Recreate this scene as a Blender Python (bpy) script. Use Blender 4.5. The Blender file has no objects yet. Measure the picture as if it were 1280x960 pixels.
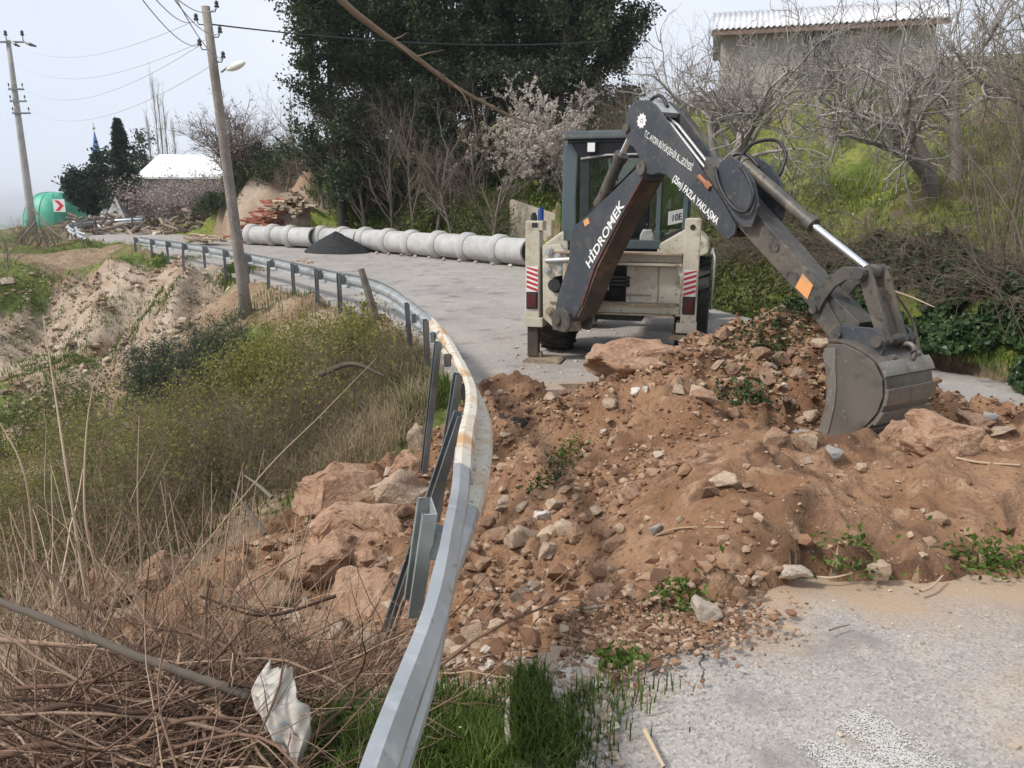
import bpy, bmesh, math, random
import numpy as np
from mathutils import Vector, Matrix

rng = np.random.default_rng(11)
random.seed(11)
SC = bpy.context.scene
COL = SC.collection
R = math.radians

# ------------------------------------------------------------------ camera
CAM_H, PITCH, FPX = 2.2, R(13.5), 960.0
cam_d = bpy.data.cameras.new('camera')
cam_d.sensor_width = 36.0
cam_d.lens = 27.0
cam_d.clip_start = 0.05
cam_d.clip_end = 30000
cam = bpy.data.objects.new('camera', cam_d)
COL.objects.link(cam)
cam.location = (0, 0, CAM_H)
cam.rotation_euler = (R(90) - PITCH, 0, 0)
SC.camera = cam

# ------------------------------------------------------------------ light: bright overcast day
SUN_EL, SUN_AZ = 46.0, 250.0          # azimuth clockwise from +Y
w = bpy.data.worlds.new('World')
SC.world = w
w.use_nodes = True
wt = w.node_tree
bg = wt.nodes['Background']
sky = wt.nodes.new('ShaderNodeTexSky')
sky.sky_type = 'NISHITA'
sky.sun_disc = False
sky.sun_elevation = R(SUN_EL)
sky.sun_rotation = R(SUN_AZ)
sky.air_density = 1.0
sky.dust_density = 3.0
tc = wt.nodes.new('ShaderNodeTexCoord')
cn = wt.nodes.new('ShaderNodeTexNoise')
cn.inputs['Scale'].default_value = 1.6
cn.inputs['Detail'].default_value = 5
cn.inputs['Roughness'].default_value = 0.5
wt.links.new(tc.outputs['Generated'], cn.inputs['Vector'])
cr = wt.nodes.new('ShaderNodeValToRGB')
cr.color_ramp.elements[0].position = 0.36
cr.color_ramp.elements[0].color = (7.5, 8.4, 9.9, 1)
cr.color_ramp.elements[1].position = 0.64
cr.color_ramp.elements[1].color = (9.5, 9.9, 10.6, 1)
wt.links.new(cn.outputs['Fac'], cr.inputs['Fac'])
mx = wt.nodes.new('ShaderNodeMixRGB')
mx.inputs['Fac'].default_value = 0.86       # cloud cover over the clear sky
wt.links.new(sky.outputs['Color'], mx.inputs['Color1'])
wt.links.new(cr.outputs['Color'], mx.inputs['Color2'])
wt.links.new(mx.outputs['Color'], bg.inputs['Color'])
bg.inputs['Strength'].default_value = 0.063
sl = bpy.data.lights.new('sun', 'SUN')
sl.energy = 2.0
sl.angle = R(10)
sl.color = (1.0, 0.95, 0.88)
so = bpy.data.objects.new('sun', sl)
COL.objects.link(so)
sdir = Vector((math.sin(R(SUN_AZ)) * math.cos(R(SUN_EL)), math.cos(R(SUN_AZ)) * math.cos(R(SUN_EL)), math.sin(R(SUN_EL))))
so.rotation_euler = sdir.to_track_quat('Z', 'Y').to_euler()
SC.view_settings.view_transform = 'Standard'
SC.view_settings.look = 'None'
SC.view_settings.exposure = 0.78
SC.view_settings.gamma = 1.0
SC.cycles.max_bounces = 6
SC.cycles.diffuse_bounces = 3
SC.cycles.glossy_bounces = 3
SC.cycles.transmission_bounces = 4
SC.cycles.transparent_max_bounces = 8
SC.cycles.use_denoising = True

# ------------------------------------------------------------------ measuring helpers
def ray(u, v):
    a = (u - 640) / FPX
    b = (480 - v) / FPX
    return np.array([a, math.cos(PITCH) + b * math.sin(PITCH), -math.sin(PITCH) + b * math.cos(PITCH)])
def at(u, v, Y):                                  # point of that sight line at depth Y
    r = ray(u, v); t = Y / r[1]
    return np.array([r[0] * t, Y, CAM_H + r[2] * t])
def gz(u, v, z):                                  # point of that sight line at height z
    r = ray(u, v); t = (z - CAM_H) / r[2]
    return np.array([r[0] * t, r[1] * t, z])

# ------------------------------------------------------------------ numpy noise
def _hash(ix, iy, s):
    h = (ix.astype(np.int64) * 374761393 + iy.astype(np.int64) * 668265263 + s * 1442695041) & 0x7fffffff
    h = ((h ^ (h >> 13)) * 1274126177) & 0x7fffffff
    h = (h ^ (h >> 16)) & 0xffff
    return h / 65535.0
def vnoise(x, y, s=0):
    ix = np.floor(x); iy = np.floor(y)
    fx = x - ix; fy = y - iy
    fx = fx * fx * fx * (fx * (fx * 6 - 15) + 10); fy = fy * fy * fy * (fy * (fy * 6 - 15) + 10)
    a = _hash(ix, iy, s); b = _hash(ix + 1, iy, s); c = _hash(ix, iy + 1, s); d = _hash(ix + 1, iy + 1, s)
    return (a + (b - a) * fx + (c - a) * fy + (a - b - c + d) * fx * fy) * 2 - 1
def fbm(x, y, s=0, o=4, g=0.5):
    t = 0; amp = 1
    for k in range(o):
        t = t + amp * vnoise(x * 2 ** k + 17.3 * k, y * 2 ** k - 9.1 * k, s + k)
        amp *= g
    return t
def sst(a, b, x):
    t = np.clip((x - a) / (b - a), 0, 1)
    return t * t * (3 - 2 * t)
def in_poly(x, y, poly):
    inside = np.zeros(np.shape(x), bool)
    n = len(poly)
    for i in range(n):
        x1, y1 = poly[i]; x2, y2 = poly[(i + 1) % n]
        c = ((y1 > y) != (y2 > y)) & (x < (x2 - x1) * (y - y1) / (y2 - y1 + 1e-12) + x1)
        inside ^= c
    return inside

# ------------------------------------------------------------------ materials
def new_mat(name):
    m = bpy.data.materials.new(name)
    m.use_nodes = True
    return m, m.node_tree, m.node_tree.nodes['Principled BSDF']
def node(t, kind, **kw):
    n = t.nodes.new(kind)
    for k, v in kw.items():
        if k in n.inputs.keys() and not hasattr(n, k):
            n.inputs[k].default_value = v
        elif hasattr(n, k):
            setattr(n, k, v)
        else:
            n.inputs[k].default_value = v
    return n
def c4(c): return (c[0], c[1], c[2], 1)
def coords(t, kind='Object'):
    return t.nodes.new('ShaderNodeTexCoord').outputs[kind]
def noise_mask(t, vec, scale, lo, hi, detail=4, rough=0.55, dist=0.0):
    n = t.nodes.new('ShaderNodeTexNoise')
    n.inputs['Scale'].default_value = scale
    n.inputs['Detail'].default_value = detail
    n.inputs['Roughness'].default_value = rough
    n.inputs['Distortion'].default_value = dist
    t.links.new(vec, n.inputs['Vector'])
    mr = t.nodes.new('ShaderNodeMapRange')
    mr.inputs['From Min'].default_value = lo
    mr.inputs['From Max'].default_value = hi
    t.links.new(n.outputs['Fac'], mr.inputs['Value'])
    return mr.outputs['Result']
def mix(t, fac, a, b, mode='MIX'):
    n = t.nodes.new('ShaderNodeMixRGB')
    n.blend_type = mode
    for s, val in (('Fac', fac), ('Color1', a), ('Color2', b)):
        if isinstance(val, (int, float)): n.inputs[s].default_value = val
        elif isinstance(val, tuple): n.inputs[s].default_value = c4(val)
        else: t.links.new(val, n.inputs[s])
    return n.outputs['Color']
def mul(t, a, b):
    n = t.nodes.new('ShaderNodeMath'); n.operation = 'MULTIPLY'
    for i, val in enumerate((a, b)):
        if isinstance(val, (int, float)): n.inputs[i].default_value = val
        else: t.links.new(val, n.inputs[i])
    return n.outputs[0]
def bump(t, bs, vec, scale, strength, dist=0.02, detail=5, prev=None):
    n = t.nodes.new('ShaderNodeTexNoise')
    n.inputs['Scale'].default_value = scale
    n.inputs['Detail'].default_value = detail
    t.links.new(vec, n.inputs['Vector'])
    b = t.nodes.new('ShaderNodeBump')
    b.inputs['Strength'].default_value = strength
    b.inputs['Distance'].default_value = dist
    t.links.new(n.outputs['Fac'], b.inputs['Height'])
    if prev is not None: t.links.new(prev, b.inputs['Normal'])
    t.links.new(b.outputs['Normal'], bs.inputs['Normal'])
    return b.outputs['Normal']
def surf(name, col, layers=(), rough=0.8, metal=0.0, bumps=(), spec=0.5, world=False, rnd=0.0):
    """base colour with noise layers (scale, colour, lo, hi) and noise bumps (scale, strength, distance)"""
    m, t, bs = new_mat(name)
    vec = coords(t)
    if world:
        g = t.nodes.new('ShaderNodeNewGeometry'); vec = g.outputs['Position']
    c = None
    for (sc, cc, lo, hi) in layers:
        f = noise_mask(t, vec, sc, lo, hi)
        c = mix(t, f, c if c is not None else col, cc)
    if c is None:
        rg = t.nodes.new('ShaderNodeRGB'); rg.outputs[0].default_value = c4(col); c = rg.outputs[0]
    if rnd:
        oi = t.nodes.new('ShaderNodeObjectInfo')
        hv = t.nodes.new('ShaderNodeHueSaturation')
        mr = t.nodes.new('ShaderNodeMapRange')
        mr.inputs['To Min'].default_value = 1 - rnd; mr.inputs['To Max'].default_value = 1 + rnd
        t.links.new(oi.outputs['Random'], mr.inputs['Value'])
        t.links.new(mr.outputs['Result'], hv.inputs['Value'])
        t.links.new(c, hv.inputs['Color']); c = hv.outputs['Color']
    t.links.new(c, bs.inputs['Base Color'])
    bs.inputs['Roughness'].default_value = rough
    bs.inputs['Metallic'].default_value = metal
    bs.inputs['Specular IOR Level'].default_value = spec
    pv = None
    for (sc, st, di) in bumps:
        pv = bump(t, bs, vec, sc, st, di, prev=pv)
    return m
def leafmat(name, ca, cb, trans=0.3, rough=0.6, cc=None, spec=0.3):
    """colour varies leaf by leaf (attribute var)"""
    m, t, bs = new_mat(name)
    at_ = t.nodes.new('ShaderNodeAttribute'); at_.attribute_name = 'var'
    rp = t.nodes.new('ShaderNodeValToRGB')
    rp.color_ramp.elements[0].color = c4(ca)
    rp.color_ramp.elements[1].color = c4(cb)
    if cc is not None:
        e = rp.color_ramp.elements.new(0.5); e.color = c4(cc)
    t.links.new(at_.outputs['Fac'], rp.inputs['Fac'])
    t.links.new(rp.outputs['Color'], bs.inputs['Base Color'])
    bs.inputs['Roughness'].default_value = rough
    bs.inputs['Specular IOR Level'].default_value = spec
    if trans:
        tr = t.nodes.new('ShaderNodeBsdfTranslucent')
        t.links.new(rp.outputs['Color'], tr.inputs['Color'])
        ms = t.nodes.new('ShaderNodeMixShader')
        ms.inputs[0].default_value = trans
        t.links.new(bs.outputs[0], ms.inputs[1]); t.links.new(tr.outputs[0], ms.inputs[2])
        t.links.new(ms.outputs[0], t.nodes['Material Output'].inputs['Surface'])
    return m

# ------------------------------------------------------------------ objects and tags
def tag(o, label=None, cat=None, group=None, kind=None):
    if label: o['label'] = label
    if cat: o['category'] = cat
    if group: o['group'] = group
    if kind: o['kind'] = kind
    return o
def empty(name, loc, rz=0.0, label=None, cat=None, group=None):
    o = bpy.data.objects.new(name, None)
    COL.objects.link(o)
    o.location = tuple(float(c) for c in loc); o.rotation_euler = (0, 0, rz)
    o.empty_display_size = 0.2
    return tag(o, label, cat, group)
def rootmat(p):
    m = Matrix.Identity(4)
    chain = []
    while p is not None:
        chain.append(p); p = p.parent
    for q in reversed(chain):
        m = m @ Matrix.LocRotScale(q.location, q.rotation_euler, q.scale)
    return m
def link_mesh(name, me, mat, parent=None, loc=None):
    o = bpy.data.objects.new(name, me)
    COL.objects.link(o)
    if mat is not None:
        for mm in (mat if isinstance(mat, (list, tuple)) else [mat]): me.materials.append(mm)
    if parent is not None: o.parent = parent
    if loc is not None: o.location = tuple(float(c) for c in loc)
    return o
def np_mesh(name, V, F, var=None, smooth=True, attrs=None, midx=None):
    """V (n,3); F list of int arrays (k,3) or (k,4)"""
    V = np.asarray(V, np.float32).reshape(-1, 3)
    F = [np.asarray(f, np.int32) for f in F if len(f)]
    me = bpy.data.meshes.new(name)
    me.vertices.add(len(V)); me.vertices.foreach_set('co', V.ravel())
    loops = np.concatenate([f.ravel() for f in F])
    starts = []; s = 0; tot = 0
    for f in F:
        k, n = f.shape
        starts.append(s + np.arange(k) * n); s += k * n; tot += k
    me.loops.add(len(loops)); me.loops.foreach_set('vertex_index', loops)
    me.polygons.add(tot); me.polygons.foreach_set('loop_start', np.concatenate(starts).astype(np.int32))
    me.polygons.foreach_set('use_smooth', np.full(tot, smooth, bool))
    if midx is not None: me.polygons.foreach_set('material_index', np.asarray(midx, np.int32))
    me.update(calc_edges=True)
    if var is not None:
        a = me.attributes.new('var', 'FLOAT', 'POINT'); a.data.foreach_set('value', np.asarray(var, np.float32))
    for k, val in (attrs or {}).items():
        a = me.attributes.new(k, 'FLOAT', 'POINT'); a.data.foreach_set('value', np.asarray(val, np.float32))
    return me
class Acc:
    """collects several batches of vertices and faces for one mesh"""
    def __init__(s): s.V = []; s.F = []; s.A = []; s.n = 0
    def add(s, V, F, var=0.5):
        V = np.asarray(V, np.float32).reshape(-1, 3)
        for f in (F if isinstance(F, list) else [F]):
            if len(f): s.F.append(np.asarray(f, np.int64) + s.n)
        s.V.append(V); s.A.append(np.broadcast_to(np.asarray(var, np.float32), (len(V),))); s.n += len(V)
    def build(s, name, mat, parent=None, smooth=True, inv=None):
        V = np.concatenate(s.V)
        if inv is not None:
            M_ = np.array(inv); V = V @ M_[:3, :3].T + M_[:3, 3]
        f3 = [f for f in s.F if f.shape[1] == 3]; f4 = [f for f in s.F if f.shape[1] == 4]
        F = ([np.concatenate(f3)] if f3 else []) + ([np.concatenate(f4)] if f4 else [])
        me = np_mesh(name, V, F, np.concatenate(s.A), smooth)
        return link_mesh(name, me, mat, parent)
def nrm(v, ax=-1):
    return v / (np.linalg.norm(v, axis=ax, keepdims=True) + 1e-9)
def tubes(P, Rr, m=4, cap=False):
    """P (N,K,3) polylines, Rr (N,K) radii -> V, [quads]"""
    P = np.asarray(P, float); Rr = np.asarray(Rr, float)
    if P.ndim == 2: P = P[None]; Rr = Rr[None]
    N, K, _ = P.shape
    T = nrm(np.gradient(P, axis=1))
    av = nrm(P[:, -1] - P[:, 0])
    ref = np.where(np.abs(av[:, 2:3]) < 0.8, np.array([[0, 0, 1.]]), np.array([[1., 0, 0]]))
    n1 = nrm(np.cross(T, np.repeat(ref[:, None], K, 1)))
    n2 = np.cross(T, n1)
    a = np.arange(m) * 2 * np.pi / m
    V = P[:, :, None] + Rr[:, :, None, None] * (np.cos(a)[:, None] * n1[:, :, None] + np.sin(a)[:, None] * n2[:, :, None])
    idx = np.arange(N * K * m).reshape(N, K, m)
    A = idx[:, :-1]; B = idx[:, 1:]
    Q = np.stack([A, np.roll(A, -1, 2), np.roll(B, -1, 2), B], -1).reshape(-1, 4)
    F = [Q]
    V = V.reshape(-1, 3)
    if cap:
        c0 = P[:, 0]; c1 = P[:, -1]
        b = len(V); V = np.concatenate([V, c0, c1])
        i0 = idx[:, 0]; i1 = idx[:, -1]
        C0 = np.repeat((b + np.arange(N))[:, None], m, 1); C1 = np.repeat((b + N + np.arange(N))[:, None], m, 1)
        F.append(np.stack([np.roll(i0, -1, 1), i0, C0], -1).reshape(-1, 3))
        F.append(np.stack([i1, np.roll(i1, -1, 1), C1], -1).reshape(-1, 3))
    return V, F
def walk(p0, d0, L, K, up=0.0, wig=0.2, curl=0.0, rs=None):
    """N random polylines: start p0 (N,3), direction d0 (N,3), length L (N,)"""
    rs = rs or rng
    N = len(p0); d = nrm(d0.copy()); p = p0.copy()
    out = [p]
    st = (L / (K - 1))[:, None]
    bend = rs.normal(size=(N, 3)) * curl
    for k in range(K - 1):
        d = d + rs.normal(size=(N, 3)) * wig + bend
        d[:, 2] += up
        d = nrm(d); p = p + d * st; out.append(p)
    return np.stack(out, 1)
def sprout(P, Rr, n, t0, t1, length, ang, K, up=0.05, wig=0.15, rs=0.6, tip=0.2, curl=0.0, lvar=0.4, minr=0.002):
    """n children on each parent polyline"""
    N, KP, _ = P.shape
    ii = np.repeat(np.arange(N), n); M_ = len(ii)
    tt = rng.uniform(t0, t1, M_) * (KP - 1)
    k = np.minimum(tt.astype(int), KP - 2); f = (tt - k)[:, None]
    p = P[ii, k] * (1 - f) + P[ii, k + 1] * f
    r = Rr[ii, k] * (1 - f[:, 0]) + Rr[ii, k + 1] * f[:, 0]
    tg = nrm(P[ii, k + 1] - P[ii, k])
    q = nrm(np.cross(tg, rng.normal(size=(M_, 3))))
    a = ang * rng.uniform(0.6, 1.3, M_)[:, None]
    d = tg * np.cos(a) + q * np.sin(a)
    L = length * rng.uniform(1 - lvar, 1 + lvar, M_)
    C = walk(p, d, L, K, up, wig, curl)
    r0 = np.maximum(r * rs, minr)
    CR = r0[:, None] * np.linspace(1, tip, K)[None]
    return C, CR
def leaves(pos, size, aspect=0.6, nb=None, flat=0.0, fold=0.25):
    """one bent leaf (two triangles) at each position"""
    N = len(pos)
    size = np.broadcast_to(np.asarray(size, float), (N,))[:, None]
    n = rng.normal(size=(N, 3))
    n[:, 2] += flat * 2
    if nb is not None: n = n + nb
    n = nrm(n)
    t = nrm(np.cross(n, rng.normal(size=(N, 3))))
    b = np.cross(n, t)
    V = np.stack([pos - t * size * .5, pos + b * size * .5 * aspect + n * size * fold * .5, pos + t * size * .5, pos - b * size * .5 * aspect + n * size * fold * .5], 1)
    i = np.arange(N)[:, None] * 4
    F = np.concatenate([i + np.array([[0, 1, 2]]), i + np.array([[0, 2, 3]])])
    return V.reshape(-1, 3), F, 4
def blades(base, h, wd, lean=0.35, bend=0.5):
    """grass blades: tapered bent strips of three triangles"""
    N = len(base)
    h = np.broadcast_to(np.asarray(h, float), (N,))[:, None]
    a = rng.uniform(0, 2 * np.pi, N)
    side = np.stack([np.cos(a), np.sin(a), np.zeros(N)], 1)
    fw = np.stack([-np.sin(a), np.cos(a), np.zeros(N)], 1) * rng.uniform(0, 1, N)[:, None]
    up = np.array([[0, 0, 1.]])
    w_ = np.broadcast_to(np.asarray(wd, float), (N,))[:, None]
    m_ = base + (up * .55 + fw * lean * .5) * h
    t_ = base + (up * (1 - bend * .35) + fw * (lean + bend * .6)) * h
    V = np.stack([base - side * w_ * .5, base + side * w_ * .5, m_ - side * w_ * .4, m_ + side * w_ * .4, t_], 1)
    i = np.arange(N)[:, None] * 5
    F = np.concatenate([i + np.array([[0, 1, 3]]), i + np.array([[0, 3, 2]]), i + np.array([[2, 3, 4]])])
    return V.reshape(-1, 3), F, 5
# ---- bmesh shapes
def new_bm(): return bmesh.new()
def bm_box(bm, c, s, rot=None, bev=0.0):
    g = bmesh.ops.create_cube(bm, size=1.0)
    M_ = Matrix.Translation(Vector([float(q) for q in c])) @ (rot.to_4x4() if rot is not None else Matrix.Identity(4)) @ Matrix.Diagonal((float(s[0]), float(s[1]), float(s[2]), 1))
    bmesh.ops.transform(bm, matrix=M_, verts=g['verts'])
    if bev:
        es = list({e for v in g['verts'] for e in v.link_edges})
        bmesh.ops.bevel(bm, geom=es, offset=bev, segments=2, affect='EDGES', profile=0.6)
def bm_cyl(bm, p0, p1, r, seg=16, r2=None):
    p0 = Vector([float(q) for q in p0]); p1 = Vector([float(q) for q in p1])
    d = p1 - p0
    M_ = Matrix.Translation((p0 + p1) / 2) @ d.to_track_quat('Z', 'Y').to_matrix().to_4x4()
    bmesh.ops.create_cone(bm, cap_ends=True, segments=seg, radius1=float(r), radius2=float(r if r2 is None else r2), depth=d.length, matrix=M_)
def bm_prism(bm, pts, d, bev=0.0):
    """closed outline of 3-D points extruded by vector d"""
    a = [bm.verts.new(tuple(float(q) for q in p)) for p in pts]
    b = [bm.verts.new(tuple(float(q) for q in (Vector([float(z) for z in p]) + Vector([float(z) for z in d])))) for p in pts]
    n = len(pts)
    fs = [bm.faces.new(a[::-1]), bm.faces.new(b)]
    for i in range(n): fs.append(bm.faces.new((a[i], a[(i + 1) % n], b[(i + 1) % n], b[i])))
    bmesh.ops.recalc_face_normals(bm, faces=fs)
    if bev:
        es = list({e for f in fs for e in f.edges})
        bmesh.ops.bevel(bm, geom=es, offset=bev, segments=2, affect='EDGES', profile=0.6, clamp_overlap=True)
def bm_tube(bm, pts, r, seg=8):
    P = np.asarray(pts, float)
    V, F = tubes(P, np.full(len(P), r) if np.isscalar(r) else np.asarray(r), seg, cap=True)
    vs = [bm.verts.new(tuple(v)) for v in V]
    for f in F:
        for q in f:
            try: bm.faces.new([vs[i] for i in q])
            except ValueError: pass
def bm_lathe(bm, prof, origin, axis, seg=32):
    """profile of (radius, height) turned about an axis"""
    axis = Vector(axis).normalized()
    q = axis.to_track_quat('Z', 'Y').to_matrix()
    rings = []
    for (r_, h_) in prof:
        ring = []
        for k in range(seg):
            a = 2 * math.pi * k / seg
            ring.append(bm.verts.new(Vector(origin) + q @ Vector((r_ * math.cos(a), r_ * math.sin(a), h_))))
        rings.append(ring)
    for i in range(len(rings) - 1):
        for k in range(seg):
            bm.faces.new((rings[i][k], rings[i][(k + 1) % seg], rings[i + 1][(k + 1) % seg], rings[i + 1][k]))
def bm_obj(name, bm, mat, parent=None, smooth=False, world_to=None, auto=None):
    """link the bmesh as one object; world_to: root whose frame the (world) coordinates are turned into"""
    if world_to is not None:
        bmesh.ops.transform(bm, matrix=rootmat(world_to).inverted(), verts=bm.verts)
    bmesh.ops.recalc_face_normals(bm, faces=bm.faces)
    me = bpy.data.meshes.new(name)
    bm.to_mesh(me); bm.free()
    if smooth:
        me.polygons.foreach_set('use_smooth', np.ones(len(me.polygons), bool))
        if auto is not None:
            try: me.set_sharp_from_angle(angle=R(auto))
            except Exception: pass
    return link_mesh(name, me, mat, parent)
# ================================================================== terrain
def zroad(y):
    return 0.45 - 0.45 * np.clip((np.asarray(y, float) - 2.5) / 7.5, 0, 1)
RL = np.array([(-.12, -3), (-.02, 1.3), (0, 2.6), (.03, 5), (-.12, 6.2), (-.48, 8.2), (-1.12, 10.95), (-2.25, 14.3), (-3.95, 16.9), (-6.75, 21.2), (-9.95, 25.5), (-14.7, 31.6), (-20, 38), (-25, 44), (-29, 51)], float)
RR = np.array([(7.0, -3), (6.9, 1.3), (6.8, 2.6), (6.6, 5), (6.4, 6.2), (6.1, 8.2), (5.5, 11), (4.8, 14.5), (3.6, 18), (.9, 26.8), (-3, 30.8), (-7.5, 35.3), (-13, 41), (-20, 49), (-25, 57)], float)
def resample(P, n_or_s):
    d = np.r_[0, np.cumsum(np.linalg.norm(np.diff(P, axis=0), axis=1))]
    s = np.linspace(0, d[-1], n_or_s) if np.isscalar(n_or_s) else n_or_s
    return np.stack([np.interp(s, d, P[:, k]) for k in range(P.shape[1])], 1)

ctl = []
def cp(*a): ctl.append(a)
# road surface
for i in range(len(RL)):
    for f in (0.02, .33, .66, .98):
        x, y = RL[i] * (1 - f) + RR[i] * f
        if 2.9 < y < 9.3 and x < 5.6: continue
        if y < 3 and x < .3: continue
        cp(x, y, float(zroad(y)))
for q in [(.4, 0, .45), (.35, 2.2, .45), (.3, 1.2, .45), (.8, 2.98, .44), (1.4, 3.35, .43), (2.4, 3.42, .42), (4, 3.5, .41), (5.5, 3.7, .40),
          # soil spread over the road, wheel ramp
          (1.2, 3.75, .52), (2, 4, .52), (3, 4, .5), (4.5, 4.1, .46), (1.1, 4.3, .5), (2, 4.8, .52), (3, 5, .47), (4.5, 5, .42), (1.45, 4.9, .48), (2, 5.6, .45), (3, 5.8, .36), (4.5, 6, .3), (5.8, 5.2, .36), (5.6, 6.6, .26),
          (2.6, 6.3, .24), (3.1, 6.3, .2), (3.7, 6.6, .24), (4.6, 7.2, .17), (5.2, 7.6, .12), (5.0, 8.5, .06), (5.9, 7.4, .2),
          # heap
          (2.75, 8.05, 1.02), (2.2, 7.95, .86), (1.7, 8.0, .6), (1.3, 8.25, .42), (3.3, 8.0, .92), (3.8, 7.7, .58), (4.3, 7.4, .3), (2.7, 7.25, .74), (3.3, 7.1, .55), (2.1, 7.1, .6), (1.6, 6.6, .42), (1.55, 7.3, .5),
          (2.7, 8.9, .5), (3.5, 8.9, .3), (1.6, 9.1, .12), (3.6, 9.6, .03), (2.4, 9.9, .0), (4.4, 8.4, .12), (.9, 9.2, .03),
          # slope from the heap down to the hole under the barrier
          (1.35, 5.8, .36), (.95, 5.3, .2), (.85, 6.3, .18), (.95, 7.3, .3), (.6, 7.9, .12), (.45, 7.1, -.05), (.4, 5.9, -.25), (.3, 5.3, -.3), (.55, 4.6, -.08), (.75, 3.9, .22), (.5, 3.4, .2), (0, 6.4, -.38), (-.1, 7.7, -.3), (.35, 8.35, .02), (-.1, 8.6, .02), (-.3, 8.4, -.1),
          (-.2, 5.2, -.42), (-.1, 4.2, -.35), (.1, 3.5, -.06), (-.25, 3.2, .05), (-.55, 3.4, -.4), (-.8, 4.2, -.75), (-.75, 5.2, -.75), (-.6, 6.4, -.7), (-.8, 7.6, -.6),
          (-1.3, 5.2, -.95), (-1.5, 6.2, -.9), (-1.2, 7.2, -.75), (-1.9, 7.4, -.8), (-1.4, 8.4, -.55), (-1.2, 9.3, -.35), (-.75, 9.0, -.1),
          # lip at the camera side
          (.1, 2.75, .4), (-.1, 2.4, .4), (-.35, 2.7, .26), (-.55, 2.4, .25), (-.95, 2.9, .02), (-.9, 2.2, .15), (-.6, 1.2, .4), (-1.5, 1.2, .2), (-1.5, 2.6, -.2), (-1.9, 3.3, -.5), (-2.8, 2.2, -.5), (-3.5, 4, -.9), (-2.4, 4.4, -.85), (-2.75, 5.6, -1.0), (-5, 2, -1.1),
          # gully and bank below the barrier
          (-3.2, 7.6, -1.35), (-4.4, 10, -1.7), (-3.4, 9.4, -1.35), (-2.4, 9.8, -.85), (-1.9, 10.9, -.5), (-1.5, 11.6, -.12), (-2.6, 12.2, -.7), (-3.6, 12, -1.1), (-2.75, 14, -.15), (-3.8, 14.6, -.6), (-4.6, 16.8, -.2), (-5.2, 15.5, -.9), (-6.2, 17.4, -.45), (-7.4, 21.2, -.2), (-6.6, 14, -2.0), (-8, 16.5, -2.4), (-8.5, 19.2, -1.8),
          (-6, 6, -1.9), (-8, 10, -2.4), (-9, 3, -2.2), (-12, 12, -2.8), (-14, 6, -3.2), (-18, 12, -3.6), (-10.5, 25.3, -.2), (-10.1, 23.4, -.4), (-9.9, 21.8, -1.9), (-11.3, 21.8, -3.0), (-12, 17.5, -3.3),
          (-15.2, 31, -.15), (-16.5, 29.6, -.3), (-13.2, 27.0, -.5), (-13, 25.3, -2.6), (-15.8, 28.4, -.5), (-16, 26.2, -2.9), (-18.5, 28.2, -.5), (-20, 26, -2.9), (-17, 23.5, -3.2), (-22, 31, -.2), (-28, 30, -.8), (-30, 22, -4), (-21, 38.5, .0), (-27, 45, .1), (-31, 50, .15), (-36, 44, -.5), (-45, 50, -1.5), (-33, 58, .3), (-26, 60, .4), (-15, 62, .8), (-30, 70, .4), (-45, 75, 0), (-10, 75, 1.6), (-55, 30, -6), (-60, 60, -4), (-30, 10, -7), (-26, 0, -6), (-12, -6, -3), (-3, -5, -.2), (-70, 10, -14), (-60, -10, -14), (-60, 95, -2), (-20, 95, 1), (5, 95, 5)]:
    cp(*q)
# bank and hillside on the right
bank = [((7.0, -3), 1.3), ((6.9, 1.3), 1.35), ((6.6, 5), 1.4), ((6.15, 8.3), 1.4), ((5.6, 11), 1.45), ((5.28, 12.4), 1.4), ((4.85, 14.2), 1.35), ((4.55, 15.3), 1.35), ((4.25, 16.2), 1.3), ((3.95, 17.1), 1.3), ((3.65, 18), 1.25)]
for (b, h) in bank:
    b = np.array(b); n = np.array([.93, .36]); cp(*(b - n * .3), float(zroad(b[1]))); cp(*(b - n * .9), float(zroad(b[1])))
    cp(b[0] + .1, b[1], .05); cp(*(b + n * .75), h); cp(*(b + n * 1.5), h + .25); cp(*(b + n * 3.6), h + .85)
for q in [(3.15, 19.5), (2.45, 21.8), (1.7, 24.2)]:
    b = np.array(q); n = np.array([.85, .5])
    cp(*(b - n * .3), 0.0); cp(*(b + n * .35), .05); cp(*(b + n * 1.3), .75); cp(*(b + n * 4), 2.0)
for q in [(.9, 26.8), (-3, 30.8), (-7.5, 35.3), (-13, 41)]:
    b = np.array(q); n = np.array([.71, .7])
    cp(*(b + n * 1.0), .12); cp(*(b + n * 2.2), .9); cp(*(b + n * 5), 2.4); cp(*(b + n * 11), 4.8); cp(*(b + n * 22), 7.6)
for (u, v, Y) in [(930, 190, 18), (1150, 230, 14), (1250, 300, 11), (1000, 112, 26), (1150, 112, 25), (870, 130, 25), (760, 250, 24), (700, 245, 25), (1000, 240, 15.5), (380, 222, 40), (330, 205, 47), (1200, 150, 18), (1270, 120, 18)]:
    cp(*at(u, v, Y))
for q in [(12, 30, 6.6), (22, 30, 7.6), (10, 40, 7.2), (25, 15, 7), (22, 2, 6.5), (16, 8, 5), (14, 0, 4.6), (40, 30, 9), (40, 0, 9), (0, 60, 8.2), (-8, 58, 6), (-16, 60, 3), (30, 60, 9), (12, -6, 3.6)]:
    cp(*q)
ctl = np.array(ctl, float)
CC = 0.12
def _phi(d2): return np.sqrt(d2 + CC * CC)
_n = len(ctl)
_A = np.zeros((_n + 3, _n + 3))
_d2 = ((ctl[:, None, :2] - ctl[None, :, :2]) ** 2).sum(-1)
_A[:_n, :_n] = _phi(_d2) + np.eye(_n) * 1e-3
_A[:_n, _n] = 1; _A[:_n, _n + 1:] = ctl[:, :2]
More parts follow.
